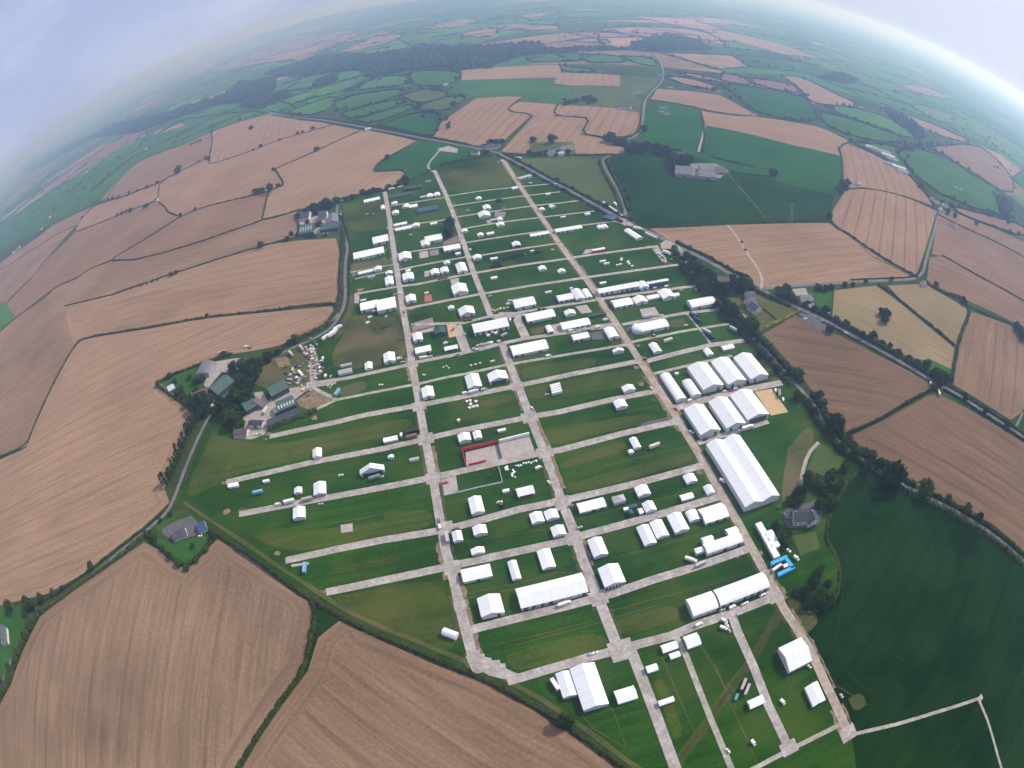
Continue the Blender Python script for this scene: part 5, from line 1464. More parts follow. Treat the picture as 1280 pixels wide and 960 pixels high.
tents('K5', [((40,166, 138,152, 33,95),), ((83,308, 184,292, 73,245),), ((138,797, 229,777, 117,696), 'd', None, None, 'S'), ((281,754, 404,732, 269,684), 'd', None, None, 'O'), ((452,262, 589,232, 440,192), 'w'), ((531,348, 719,310, 510,283), 'w'),
             ((437,573, 673,527, 414,494), 'w'), ((670,419, 706,411, 648,360), 'd', None, None, 'CO'), ((768,403, 951,362, 744,343), 'w'), ((786,303, 855,295, 781,260),), ((741,212, 840,191, 733,158), 'w'), ((859,203, 913,187, 824,124),),
             ((925,187, 962,177, 894,118), 'd', None, None, 'C'), ((838,471, 946,452, 827,418), 'w'), ((1078,463, 1139,444, 1035,384), 'd', None, None, 'C'), ((1104,553, 1174,542, 1097,520),), ((1173,815, 1250,802, 1164,764),),
             ((1126,928, 1198,912, 1107,864),), ((290,51, 329,47, 288,34), 'w'), ((650,150, 692,144, 649,129), 'w'), ((814,123, 833,120, 812,106), 'p'), ((1014,90, 1055,83, 1013,68), 'w'), ((1112,251, 1238,230, 1089,190), 'w')])
tents('K6', [((82,227, 160,214, 64,172), 'd'), ((157,193, 239,183, 147,154), 'w'), ((555,572, 595,561, 527,519),), ((661,532, 737,519, 650,490), 'w'), ((202,553, 250,540, 150,484),), ((342,694, 365,690, 336,672), 'p')])
tents('L1', [((1131,824, 1188,806, 1126,758),)])
tents('L2', [((141,382, 206,371, 133,343), 'w'), ((373,348, 413,339, 369,324), 'w'), ((582,426, 631,416, 574,374),), ((709,187, 758,176, 701,118),), ((713,439, 792,426, 707,344), 'd', None, None, 'S'), ((576,599, 654,582, 562,513),),
             ((1206,188, 1242,183, 1201,154),), ((1176,82, 1269,63, 1167,38), 'w')])
tents('L3', [((506,300, 584,282, 496,234),), ((606,277, 656,264, 594,213),), ((763,224, 814,213, 760,202), 'w'), ((590,781, 673,757, 564,660), 'd', None, None, 'N'), ((896,658, 1007,634, 882,588), 'w', None, None, 'O'), ((991,841, 1071,820, 969,760), 'd', None, None, 'N'),
             ((1086,815, 1169,797, 1067,741), 'd', None, None, 'N'), ((1131,923, 1216,907, 1109,847), 'd', None, None, 'S'), ((606,921, 693,902, 591,849), 'd', None, None, 'N'), ((469,960, 530,947, 459,879), 'd'), ((796,628, 838,619, 795,606), 'w'), ((491,153, 509,149, 487,129), 'p')])
tents('L4', [((497,342, 539,327, 454,260),), ((463,371, 491,362, 457,334),), ((134,765, 309,722, 104,690), 'w'), ((524,663, 603,640, 496,588), 'd', None, None, 'N'), ((846,573, 913,551, 811,508), 'd', None, None, 'N'), ((812,685, 891,662, 802,633), 'w', None, None, 'N'),
             ((981,645, 1031,630, 949,578), 'd', None, None, 'N'), ((574,765, 641,742, 534,694), 'd', None, None, 'N'), ((531,772, 556,764, 522,724), 'w'), ((967,841, 1123,792, 912,734), 'w', None, None, ''), ((869,831, 931,803, 827,753), 'd', None, None, 'CN'),
             ((770,908, 856,873, 699,783), 'd', None, None, 'N'), ((646,938, 724,913, 591,818), 'd', None, None, 'N')])
tents('L6', [((246,348, 321,320, 179,213), 'd', None, None, 'N')])
tents('L5', [((1081,214, 1173,187, 1031,86), 'd', None, None, 'N'), ((1155,420, 1287,377, 1096,278), 'd', 4, None, 'S'), ((215,379, 406,332, 192,283), 'w', None, None, ''), ((541,362, 596,347, 501,226),), ((741,292, 825,267, 699,156), 'd', None, None, 'N'),
             ((598,558, 1041,443, 561,408), 'w', 4, None, ''), ((336,614, 487,582, 297,472), 'd', 4), ((270,191, 356,177, 256,138), 'd', None, None, 'S')])
tents('L7', [((130,507, 221,484, 77,333), 'd', 3.6, None, 'N'), ((265,592, 428,547, 179,298), 'd', 4.5, None, 'N'), ((495,545, 621,502, 464,453), 'w', None, None, 'N'), ((795,207, 889,167, 776,148), 'w', None, None, 'N'),
             ((844,247, 906,222, 827,203), 'w', None, None, 'CN'), ((692,340, 758,312, 672,288), 'w', None, None, 'CN'), ((768,555, 866,522, 756,515), 'w', None, None, 'CN'), ((958,183, 1041,142, 916,98), 'w', None, None, 'N')])
tents('L8', [((718,562, 798,517, 659,433), 'd'), ((304,576, 398,532, 282,518), 'w', None, None, 'N')])

one('K1', (1080,470, 1221,442, 1078,432), 'long dark blue roofed marquee near the dark green canopies', 'w', 3, 2.2, 'B')
one('K1', (1107,693, 1162,688, 1103,645), 'white tent forming the foot of the L beside the two big dark trees', 'd')
one('K1', (1135,672, 1246,648, 1130,622), 'long white tent forming the back of the L beside the big dark trees', 'w')
one('K2', (500,782, 546,772, 500,760), 'small pale green flat tent behind the dark grass mound', 'w', 2.4, .6, '')
one('K3', (110,723, 197,719, 109,697), 'white tent with bright red front panels near the roadside', 'w', 3, 1.4, 'R')
one('K3', (405,647, 443,637, 331,572), 'long white tent standing at an angle beside the roadside crossing', 'd', 3, 1.6, 'N', False)
one('K6', (152,100, 301,86, 147,62), 'white roofed marquee with deep blue walls at the end of the longest row', 'w', 4.5, 1.2, 'F')
one('K5', (1006,160, 1282,118, 1000,108), 'very long white marquee joined to a gabled one beyond the tan trackway', 'w', 4)
one('K6', (112,131, 166,117, 76,76), 'white gabled tent joined between the very long marquee and the blue walled one', 'd', 4)
one('K4', (597,275, 712,255, 592,205), 'white half of the stepped pair by the dark vehicles, set back', 'w', 4, 2.6)
one('K4', (709,282, 834,254, 703,189), 'white half of the stepped pair by the dark vehicles, nearer the trackway', 'w', 4.2, 2.8)
one('K4', (594,203, 629,198, 592,186), 'small white annexe at the outer end of the stepped pair', 'w')
one('K4', (448,692, 536,681, 447,652), 'grey glazed tent beside the farmyard entrance track', 'w', 2.6, 1.2, 'G')
one('K4', (462,640, 533,630, 460,616), 'narrow grey flat tent behind the grey glazed one', 'w', 2.4, .6, 'G')
one('K5', (180,432, 411,383, 160,350), 'broad long white marquee with yard of steel behind it in the service street', 'w', 4.4)
one('K6', (227,195, 285,190, 225,150), 'white tent joined beside the lobed gabled one on the second marquee row', 'd') if False else None
one('K6', (262,198, 345,184, 222,130), 'white gabled tent with a little round lobe at its end', 'd', 3.6)
one('K6', (336,174, 371,169, 327,144), 'little white lobe tent attached to the gabled one', 'w', 2.6, 1.6, 'C')
one('K6', (452,258, 614,226, 414,193), 'wide white arched marquee near the hedge of the narrow lane', 'w', 3.6, 3.4, 'C')
one('K6', (66,418, 306,390, 46,344), 'large white marquee with a rounded end on a green deck', 'h', 3.6, 3.0, 'C')
one('K6', (350,878, 413,862, 239,690), 'long narrow white tent first beside the tan trackway among the big halls', 'd', 3.4, 2.2, 'CN')
one('K6', (455,853, 511,834, 379,735), 'shorter narrow white tent between the long narrow one and the big halls', 'd', 3.4, 2.1, 'CN')
one('K6', (526,815, 661,783, 420,635), 'first big white hall of the far trio, next to the narrow tents', 'd', 5, 3.5)
one('K6', (691,779, 812,752, 575,600), 'second big white hall of the far trio, in its middle', 'd', 5, 3.5)
one('K6', (841,744, 959,716, 725,570), 'third big white hall of the far trio, nearest the hedge', 'd', 5, 3.5)
one('L4', (935,266, 1064,226, 807,70), 'first big white hall of the near trio, beside the tan trackway', 'd', 5, 3.5)
one('L4', (1107,219, 1233,184, 980,15), 'second big white hall of the near trio, in its middle', 'd', 5, 3.5)
one('M5', (886,637, 956,604, 818,528), 'third big white hall of the near trio, with sandy floor showing at its open end', 'd', 5, 3.5, 'O')
one('O', (930,641, 972.5,625, 882.5,556), 'largest white double ridged hall beside the tan trackway', 'd', 5.5, 3.3, 'DN')
one('L2', (1021,301, 1181,272, 1014,252), 'wide white gabled canopy open along its front', 'd', 3.2, 5.2, 'O')
one('L3', (175,417, 236,409, 173,390), 'silver grey flat tent beside the farm side trackway', 'w', 2.6, .5, 'G')
one('L4', (361,706, 439,687, 339,648), 'grey see-through roofed pavilion framed in white', 'p', 3.2, None, 'G')
one('L6', (656,404, 895,328, 625,322), 'long curved white marquee of the E shaped group with two rear wings', 'w', 3.8, 2.6, 'C')
one('L6', (634,341, 702,320, 602,288), 'white rear wing of the E shaped group, farther from the tan trackway', 'w', 3.6, 1.8, 'N')
one('L6', (800,289, 868,268, 764,230), 'white rear wing of the E shaped group, close to the tan trackway', 'w', 3.6, 1.8, 'N')
one('L6', (585,400, 642,386, 573,350), 'cream flat pavilion at the outer end of the E shaped group', 'p', 3.2)
one('L6', (562,823, 729,768, 511,693), 'shorter wide white marquee by the two parked cars, one of a touching pair', 'w', 4.6, 2.9, 'CN')
one('L6', (741,751, 1069,633, 687,630), 'long wide white marquee touching the tan trackway corner, other of the pair', 'w', 4.6, 2.9, 'C')
for i in range(6):                                      # stepped row of little white units
    x, y = 20 * i, 37.5 * i
    one('L6', (1002 + x, 243 + y, 1037 + x, 230 + y, 976 + x, 189 + y), 'narrow white cabin in the stepped row above the blue stand', 'w', 3 + .25 * (i % 2), .5, 'N', group='white cabins in the stepped row', kind='cabin', cat='cabin')
for i in range(3):
    x, y = 18 * i, 37 * i
    one('L6', (1061 + x, 293 + y, 1103 + x, 277 + y, 1040 + x, 242 + y), 'wider white cabin joined to the back of the stepped row', 'w', 3.4 + .25 * (i % 2), .5, 'N', group='wider white cabins of the stepped row', kind='cabin', cat='cabin')
one('L5', (69,720, 159,754, 91,667), 'lone white tent turned askew on the mown grass by the lower hedge', 'w', 2.8, 2.6, 'CN', False)
one('L8', (556,332, 706,268, 480,163), 'big square white marquee beside the tan trackway in the lowest plots', 'w', 4.4, 3.6, 'N')
one('K4', (1090,440, 1166,426, 1088,374), 'dark green roofed stand with pale skylights beside the sandy dig', 'd', 4.4, 1.6, 'E')
for i in range(7):
    one('K1', (988 + i * 17, 318 - i * 2.6, 1003 + i * 17, 315.5 - i * 2.6, 985 + i * 17, 292 - i * 2.6), 'dark green peaked canopy in the row by the top hedge', 'd', 2.6, 2.2, 'EN', group='dark green canopies in a row', cat='canopy', kind='canopy')
one('K1', (893,366, 1042,340, 890,345), 'long low teal canopy parallel to the row of dark green peaks', 'w', 2.4, .8, 'E', cat='canopy', kind='canopy')
for i in range(6):
    one('K3', (172 + i * 22 + 4, 392 + i * 15.5 + 4, 172 + i * 22 + 26, 392 + i * 15.5 + 20, 182 + i * 22, 380 + i * 15.5), 'little white stall in the line across the main road', 'w', 2.4, .9, 'N', False, 'stall', 'white stalls in line across the main road', 'stall')
for i in range(4):
    one('K3', (460 + i * 19, 600 + i * 9, 478 + i * 19, 609 + i * 9, 466 + i * 19, 592 + i * 9), 'small pale stall in the short line inside the roadside hedge', 'w', 2.4, .7, 'N', False, 'stall', 'pale stalls inside the roadside hedge', 'stall')

# labels by where each tent stands
import bisect
def st(p): return p.dot(V), p.dot(U)
def line_at(line, s):
    """t of a long trackway at distance s along U"""
    b = min(line, key=lambda q: abs(q.dot(U) - s))
    return b.dot(V)
ORD = ['first', 'second', 'third', 'fourth', 'fifth', 'sixth', 'seventh', 'eighth', 'ninth', 'tenth', 'eleventh', 'twelfth', 'thirteenth', 'fourteenth', 'fifteenth', 'sixteenth', 'seventeenth', 'eighteenth', 'nineteenth', 'twentieth']
BB = LONG_B + LONG_B2
cells = {}
for t in T:
    p = Vector(t.location[:2]); tt, s = st(p)
    ta, tb, tc = line_at(LONG_A, s), line_at(BB, s), line_at(LONG_C, s)
    cidx = 0 if tt < ta else 1 if tt < tb else 2 if tt < tc else 3
    below = 0
    for q in CROSS_W:
        ts = sorted((st(a) for a in q))
        if ts[0][0] - 8 <= tt <= ts[-1][0] + 8 and abs(ts[-1][0] - ts[0][0]) > 45:
            s_q = min(ts, key=lambda a: abs(a[0] - tt))[1]
            if s_q < s: below += 1
    cells.setdefault((cidx, below), []).append((tt, t))
PLACE = ['outside the farm trackway', 'between farm and middle trackways', 'between middle and tan trackways', 'beyond the tan trackway']
for c_ in range(4):
    rows_ = sorted(k[1] for k in cells if k[0] == c_)
    for r_i, r_ in enumerate(rows_):
        L_ = sorted(cells[(c_, r_)], key=lambda a: a[0])
        for i, (tt, t) in enumerate(L_):
            w, d = t['w'], t['d']
            sz = 'long' if max(w, d) / min(w, d) > 2.3 else 'tiny' if w * d < 32 else 'small' if w * d < 85 else 'large' if w * d > 420 else 'medium'
            pos = 'alone' if len(L_) == 1 else ORD[i] + ' from left'
            tag(t, f"{sz} white tent, {pos}, {ORD[min(r_i, 19)]} tented strip up, {PLACE[c_]}", 'marquee', 'white show tents')
for t, _, _ in ROOTS:
    for k_ in ('w', 'd'):
        if k_ in t: del t[k_]


# ------------------------------------------------------------------ buildings
def far_house(k, x, y, label, w=12, d=7, eave=4.5, roof='roof_slate', wall='wall_white', cat='house', name='house', ang=None, wins=False):
    p = W(k, x, y, eave * .6)
    ang = rnd.uniform(-.5, .5) if ang is None else ang
    t = empty(name, (p.x, p.y, 0), ang)
    rise = d * .36 if cat == 'house' else d * .2
    body(d, eave, rise, -w / 2, w / 2, 'x', False, M[wall], t)
    r_ = roof_shell(d, eave, rise, -w / 2, w / 2, 'x', False, M[roof], t, .3, .2)
    if cat == 'house': MB().box(w / 2 - 1.2, w / 2 - .3, -.45, .45, eave + rise - .5, eave + rise + 1.2).build('chimney', M['stone'], r_)
    return tag(t, label, cat)


def building(k, q, label, eave=4.0, rise=None, ridge='w', roof='roof_slate', wall='wall_white', cat='house', chim=0, sky=0, wins=True, snap=False, name='house', arched=False, group=None):
    c, ang, w, d = place(*[cp(k, *q[i:i + 2]) for i in (0, 2, 4)], eave, snap)
    # survey corners of houses are all taken at the eaves
    a, b = W(k, q[0], q[1], eave), W(k, q[2], q[3], eave)
    bl = W(k, q[4], q[5], eave)
    dd = b - a
    w = max(3, dd.length); ang = math.atan2(dd.y, dd.x)
    n = Vector((-math.sin(ang), math.cos(ang)))
    d = max(3, abs((bl - a).dot(n)))
    c = (a + b) / 2 + n * d / 2
    span = w if ridge == 'd' else d
    L0 = d if ridge == 'd' else w
    if rise is None: rise = span * (.36 if name == 'house' else .2)
    t = empty(name, (c.x, c.y, 0), ang)
    axis = 'y' if ridge == 'd' else 'x'
    body(span, eave, rise, -L0 / 2, L0 / 2, axis, arched, M[wall], t)
    r_ = roof_shell(span, eave, rise, -L0 / 2, L0 / 2, axis, arched, M[roof], t, .35, .2)
    for i in range(chim):
        x = (-1 if i == 0 else 1) * (L0 / 2 - .8)
        m_ = MB().box(x - .45, x + .45, -.45, .45, eave + rise - .5, eave + rise + 1.3) if axis == 'x' else MB().box(-.45, .45, x - .45, x + .45, eave + rise - .5, eave + rise + 1.3)
        m_.build('chimney', M['stone'], r_)
    if sky:
        sl = rise / (span / 2)
        for i in range(sky):
            p = -L0 / 2 + L0 * (i + .5) / sky
            v = []
            for u, s_ in ((-.7, .3), (.7, .3), (.7, .75), (-.7, .75)):
                y = -span / 2 * s_
                z = eave + rise - abs(y) * sl + .26
                v.append((p + u, y, z) if axis == 'x' else (y, p + u, z))
            v2 = [(x, y, z - .1) for x, y, z in v]
            mesh('skylight', v + v2, [[0, 1, 2, 3], [4, 5, 1, 0], [5, 6, 2, 1], [6, 7, 3, 2], [7, 4, 0, 3]], M['skylight'], r_)
    if wins:
        n_w = max(2, int(w / 3.2))
        for i in range(n_w):
            x = -w / 2 + w * (i + .5) / n_w
            if i == n_w // 2: MB().box(x - .5, x + .5, -d / 2 + .06, -d / 2 + .115, .05, 2.1).build('door', M['wood'], t)
            else: MB().box(x - .55, x + .55, -d / 2 + .06, -d / 2 + .115, eave * .35, eave * .72).build('window', M['glass'], t)
        for sx in (-1, 1):
            MB().box(sx * (w / 2 - .115) - .03, sx * (w / 2 - .115) + .03, -.6, .6, eave * .35, eave * .72).build('window', M['glass'], t)
    elif cat in ('barn', 'shed'):
        MB().box(-2, 2, -d / 2 + .06, -d / 2 + .115, .02, min(eave - .4, 3.8)).build('door', M['opening'], t)
    return tag(t, label, cat, group)


def barn(k, q, label, **kw):
    kw = dict(dict(eave=5.0, roof='roof_green', wall='wall_green', cat='barn', wins=False, name='barn'), **kw)
    return building(k, q, label, **kw)


barn('L1', (345,262, 428,248, 338,190), 'grey arched hay barn behind the farm garden', roof='roof_grey', wall='wall_grey', ridge='d', arched=True, rise=3)
barn('L1', (492,392, 600,300, 430,345), 'big green roofed barn beside the lane through the farmyard', eave=6)
barn('L1', (850,402, 963,342, 800,355), 'wide green roofed barn at the edge of the trade yard', eave=6)
barn('L1', (897,503, 1012,455, 882,440), 'green barn with white skylights and a rounded annexe', eave=6, sky=6)
barn('L1', (828,597, 1040,512, 820,560), 'long black low shed behind the tall clipped hedge', eave=4.5, roof='roof_dark', wall='wall_grey')
barn('L1', (682,502, 752,462, 630,460), 'green shed half hidden by the farmyard wood')
barn('L1', (692,592, 782,597, 698,558), 'dark shed with a doorway between farmyard and lawn', eave=4, roof='roof_dark', wall='wall_white')
building('L1', (602,662, 682,660, 600,620), 'purple roofed cottage at the tip of the farmyard', eave=3, roof='roof_brown')
building('L1', (330,430, 430,382, 300,398), 'purple roofed farmhouse under the dark trees', eave=5, roof='roof_brown', chim=2)
barn('L1', (790,470, 812,442, 728,392), 'narrow brown roofed shed between the two farm yards', eave=3.5, roof='roof_brown', wall='wall_grey')
building('L1', (165,370, 206,346, 140,345), 'little white greenhouse in the farm garden', eave=2.2, roof='skylight', wall='skylight', cat='greenhouse', wins=False, name='greenhouse')
barn('L1', (875,515, 890,508, 845,490), 'small white roofed lean-to beside the skylight barn', eave=3.5, roof='skylight', wall='wall_white')
barn('K1', (285,602, 371,585, 279,545), 'blue roofed barn with skylights beside the stubble', sky=5, roof='roof_green', eave=5)
barn('K1', (425,575, 545,556, 432,532), 'long teal shed above the farm lane', eave=5, roof='roof_green')
barn('K1', (478,530, 540,515, 470,480), 'grey shed joined behind the long teal one', eave=5, ridge='d', roof='roof_grey', wall='wall_grey')
building('K1', (288,500, 350,490, 290,470), 'white farmhouse under trees at the stubble edge', eave=5, chim=2)
building('K1', (415,500, 470,488, 412,468), 'grey roofed outhouse between farmhouse and teal shed', eave=3.5)
barn('K3', (660,197, 775,207, 650,145), 'big grey shed of the farm in the deep green pasture', eave=6, roof='roof_grey', wall='wall_grey')
barn('K3', (818,213, 936,223, 810,178), 'second long grey shed of the pasture farm, nearest the field', eave=6, roof='roof_grey', wall='wall_grey')
barn('K3', (835,175, 921,178, 830,142), 'pale grey shed at the back of the pasture farm', eave=6, roof='roof_grey', wall='wall_white')
barn('K3', (932,192, 1014,194, 925,150), 'dark silage pit shed at the end of the pasture farm', eave=3, roof='roof_dark', wall='wall_grey', rise=.6)
building('K3', (652,82, 730,86, 646,60), 'white farmhouse among trees behind the grey sheds', eave=5, chim=2)
building('K3', (950,932, 1026,930, 940,890), 'white house hidden in the grove between two roads', eave=5, roof='roof_brown', chim=2)
building('K3', (905,905, 950,912, 915,880), 'small annexe of the white house in the grove', eave=3, roof='roof_grey')
building('K6', (822,165, 880,160, 818,134), 'slate roofed rear wing of the house with lawns', eave=5, chim=1)
building('K6', (838,222, 890,212, 808,180), 'long slate roofed main wing of the house with lawns', eave=5, chim=1)
building('K6', (872,262, 922,240, 868,208), 'white gabled front wing of the house with lawns', eave=5, ridge='d', roof='roof_slate')
building('K6', (1185,200, 1266,190, 1172,158), 'grey hipped house beyond the main road', eave=5, roof='roof_grey', wall='wall_grey', chim=2)
building('K6', (1240,240, 1275,230, 1236,212), 'small grey cottage next to the grey hipped house', eave=3, roof='roof_grey')
building('M6', (210,215, 232,213, 208,203), 'tiny white shed at the lawn corner near the graveyard', eave=2.4, cat='shed', wins=False, roof='skylight')
building('M6', (582,108, 596,104, 582,94), 'white gatehouse at the road corner above the dry meadows', eave=3.5)
building('N7', (434,71, 467,56, 430,53), 'bungalow with a ribbed grey roof in its V shaped garden', eave=3, roof='roof_slate', chim=1)
building('N7', (498,52, 518,42, 490,30), 'blue roofed garage next to the bungalow', eave=2.8, roof='canvas_blue', cat='garage', wins=False, name='garage')
building('N8', (706,25, 752,22, 704,-4), 'dark gabled house main wing with paved drive', eave=5, roof='roof_dark', chim=2)
building('N8', (742,30, 770,20, 735,4), 'dark gabled house side wing with paved drive', eave=4.5, ridge='d', roof='roof_dark')
building('N8', (688,12, 704,10, 686,-8), 'low dark garage beside the dark gabled house', eave=2.8, roof='roof_dark', wins=False, cat='garage', name='garage')
building('N7', (2,330, 18,325, 0,292), 'white house peeping in at the wooded picture edge', eave=5, ridge='d', roof='roof_slate')
far_house('C', 40, 731, 'white farmhouse of the hamlet at the top junction', 17, 9, 5, 'roof_slate', 'wall_white', 'house', 'house')
far_house('C', 74, 736.5, 'white cottage of the hamlet nearest the stubble', 16, 9, 5, 'roof_slate', 'wall_white', 'house', 'house')
far_house('K2', 395, 61, 'white bungalow along the top road', 15, 8, 5, 'roof_slate', 'wall_white', 'house', 'house')
far_house('K2', 495, 21, 'white sheds behind the hamlet trees', 22, 12, 5, 'roof_slate', 'wall_white', 'shed', 'shed')
far_house('C', 366, 765, 'white bungalow below the tree ringed paddock', 21, 11, 5, 'roof_slate', 'wall_white', 'house', 'house')
far_house('C', 433, 743, 'dark roofed house below the tree ringed paddock', 24, 13, 5, 'roof_slate', 'wall_white', 'house', 'house')
far_house('C', 405, 769.75, 'white gable beside the dark roofed house', 10, 7, 5, 'skylight', 'wall_white', 'house', 'house')
far_house('C', 702.5, 537.5, 'white cottage on the striped stubble edge', 14, 8, 5, 'roof_slate', 'wall_white', 'house', 'house')
far_house('C', 737, 538, 'white farmhouse on the striped stubble edge', 17, 9, 5, 'roof_slate', 'wall_white', 'house', 'house')
far_house('C', 905, 554.25, 'white house standing in the pasture by the hill road', 12, 7, 5, 'roof_slate', 'wall_white', 'house', 'house')
far_house('C', 917.5, 536.25, 'white shed behind the house by the hill road', 14, 8, 5, 'roof_slate', 'wall_white', 'shed', 'shed')
far_house('C', 933.5, 567.75, 'pale low shed beside the house by the hill road', 13, 7, 5, 'roof_slate', 'wall_white', 'shed', 'shed')
far_house('C', 775, 465, 'white cottage in the fields under the hill road', 12, 7, 5, 'roof_slate', 'wall_white', 'house', 'house')
far_house('C', 798, 462, 'grey cottage beside the white one under the hill road', 10, 7, 5, 'roof_grey', 'wall_white', 'house', 'house')
far_house('C', 426, 504.5, 'grey shed of the hilltop farm', 16, 9, 5, 'roof_grey', 'wall_white', 'shed', 'shed')
far_house('C', 476, 501.5, 'white house of the hilltop farm', 16, 9, 5, 'roof_slate', 'wall_white', 'house', 'house')
far_house('C', 510, 494.5, 'slate house at the end of the hilltop farm', 12, 7, 5, 'roof_slate', 'wall_white', 'house', 'house')
far_house('C', 952.5, 435.5, 'white farmhouse beside the upper purple field', 14, 8, 5, 'roof_slate', 'wall_white', 'house', 'house')
far_house('C', 900, 375.5, 'white cottage on the bend of the hill road', 12, 7, 5, 'roof_slate', 'wall_white', 'house', 'house')
for i, (x, y, w_, lb) in enumerate([(625,612,26,'first grey shed of the far shed cluster'), (650,622,26,'second grey shed of the far shed cluster'), (680,630,30,'white long shed in the far shed cluster'), (690,645,36,'biggest grey shed of the far shed cluster'), (715,660,22,'slate shed at the heart of the far shed cluster'),
                                    (705,680,24,'pale shed below the heart of the far cluster'), (735,695,36,'long pale shed toward the end of the far cluster'), (760,712,22,'last small shed of the far cluster')]):
    far_house('D', x + w_ / 2, y + 10, lb, 18 + w_ * .55, 14, 5, 'roof_grey' if i % 3 else 'skylight', 'wall_white', 'shed', 'shed', -.5)
for i, (x, y, lb) in enumerate([(885,835,'white house at the top of the village'), (905,850,'slate house in the village street'), (930,860,'grey house in the village middle'), (945,868,'white cottage in the village middle'), (920,880,'slate cottage at the village bend'),
                                (965,940,'pale house below the village trees'), (985,950,'grey house at the village foot'), (575,770,'white cottage in the clump by the pale stripes'), (540,760,'farmhouse at the clump by the pale stripes'), (985,785,'white shed on the far green slope'), (1005,795,'grey shed on the far green slope')]):
    far_house('D', x + 8, y + 4, lb, 12, 8, 4.5, ('roof_slate', 'roof_grey', 'roof_brown')[i % 3])
for i, (k, x, y, lb) in enumerate([('E', 1040, 375, 'white barn at the pale field crossing'), ('E', 330, 490, 'white house on the valley edge'), ('E', 275, 568, 'white house in the lane of trees down the valley'), ('E', 130, 690, 'pale house of the valley hamlet nearest the stubble'), ('E', 110, 705, 'second pale house of the valley hamlet'), ('E', 90, 725, 'third pale house of the valley hamlet'),
                                   ('E', 575, 185, 'white cottage at the end of the valley bank'), ('E', 975, 35, 'white farm in the valley trees'), ('A', 1090, 445, 'white house before the valley wood'), ('A', 990, 410, 'pale house of the distant street'), ('A', 960, 430, 'second pale house of the distant street'), ('A', 430, 862, 'white cottage on the far stubble lane'),
                                   ('B', 515, 488, 'white farm between the small green fields'), ('B', 640, 648, 'white cottage at the top road bend'), ('B', 865, 115, 'white farm on the ridge slope'), ('B', 1030, 425, 'white gable in the dull green field'), ('B', 1200, 740, 'white house of the hamlet trees'), ('B', 390, 315, 'white house in the dark wood')]):
    far_house(k, x, y, lb, 14, 8, 5, ('roof_slate', 'skylight')[i % 2])


# ------------------------------------------------------------------ walls, stands, fences
def wall_run(name, pts, h, th, mat, label, cat, posts=True, group=None, part='panel'):
    """A run of panels with posts, standing along surveyed points."""
    c = pts[0]
    t = empty(name, (c.x, c.y, 0))
    for a, b in zip(pts, pts[1:]):
        d = b - a; l = d.length; ang = math.atan2(d.y, d.x)
        n = max(1, int(l / 6))
        for i in range(n):
            p = a.lerp(b, i / n) - c
            MB().box(.06, l / n - .06, -th / 2, th / 2, .05, h, 0, ang, (p.x, p.y)).build(part, mat, t)
            if posts: MB().box(-.06, .055, -th / 2 - .05, th / 2 + .05, 0, h + .05, 0, ang, (p.x, p.y)).build('post', M['steel'], t)
    return tag(t, label, cat, group)


wall_run('hoarding', WL('L3', 525,342, 640,316, 755,292), 3.4, .5, M['red_panel'], 'tall red back hoarding of the paved arena', 'hoarding')
wall_run('hoarding', WL('L3', 523,345, 534,390, 550,445), 3.0, .4, M['red_panel'], 'red side hoarding of the paved arena facing the farm side trackway', 'hoarding')
wall_run('hoarding', WL('L3', 565,440, 620,428, 682,412), 2.4, .4, M['red_panel'], 'low red front hoarding of the paved arena', 'hoarding')
wall_run('hoarding', WL('L3', 757,288, 770,335, 785,392), 2.8, .4, M['roof_dark'], 'dark partition between the red arena and the plain paved one', 'hoarding')
wall_run('hoarding', WL('L3', 768,286, 870,260, 970,236), 3.2, 1.2, M['white_paint'], 'white roofed back wall of the plain paved arena', 'hoarding')
wall_run('fence', WL('L3', 402,640, 520,614, 640,585, 790,552), 1.4, .25, M['white_paint'], 'white panel fence along the lower edge of the fenced grass', 'fence')
wall_run('fence', WL('L3', 790,552, 778,500, 765,452), 1.6, .25, M['white_paint'], 'white panel fence at the vehicle end of the fenced grass', 'fence')
for q, lb in (((1085,478, 1190,432, 1182,412, 1078,458), 'back block of the bright blue U shaped stand'), ((1190,432, 1238,490, 1215,500, 1172,440), 'end block of the bright blue U shaped stand'), ((1130,552, 1238,500, 1230,480, 1124,530), 'front block of the bright blue U shaped stand')):
    pts = WL('L6', *q)
    c = sum(pts, Vector((0, 0))) / 4
    t = empty('exhibition_stand', (c.x, c.y, 0))
    ar = sum(a.x * b.y - b.x * a.y for a, b in zip(pts, pts[1:] + pts[:1]))
    if ar < 0: pts = pts[::-1]
    loc = [p - c for p in pts]
    v = [(p.x, p.y, 0) for p in loc] + [(p.x, p.y, 3.2) for p in loc]
    mesh('wall', v, [[0, 1, 5, 4], [1, 2, 6, 5], [2, 3, 7, 6], [3, 0, 4, 7]], M['cyan_panel'], t)
    v = [(p.x * 1.03, p.y * 1.03, z) for z in (3.21, 3.45) for p in loc]
    mesh('roof', v, [[3, 2, 1, 0], [4, 5, 6, 7], [0, 1, 5, 4], [1, 2, 6, 5], [2, 3, 7, 6], [3, 0, 4, 7]], M['cyan_panel'], t)
    tag(t, lb, 'stand', 'blue U shaped stand')
one('L6', (1168,492, 1196,482, 1158,462), 'dark red canopy inside the bright blue U', 'w', 2.8, .6, 'R', cat='canopy', kind='canopy')
one('L4', (465,740, 512,722, 458,714), 'dark blue flat canopy behind the little white annexe tent', 'w', 2.8, .6, 'B', cat='canopy', kind='canopy')
one('L4', (462,778, 486,770, 445,738), 'teal flat canopy next to the dark blue one', 'd', 2.8, .6, 'E', cat='canopy', kind='canopy')
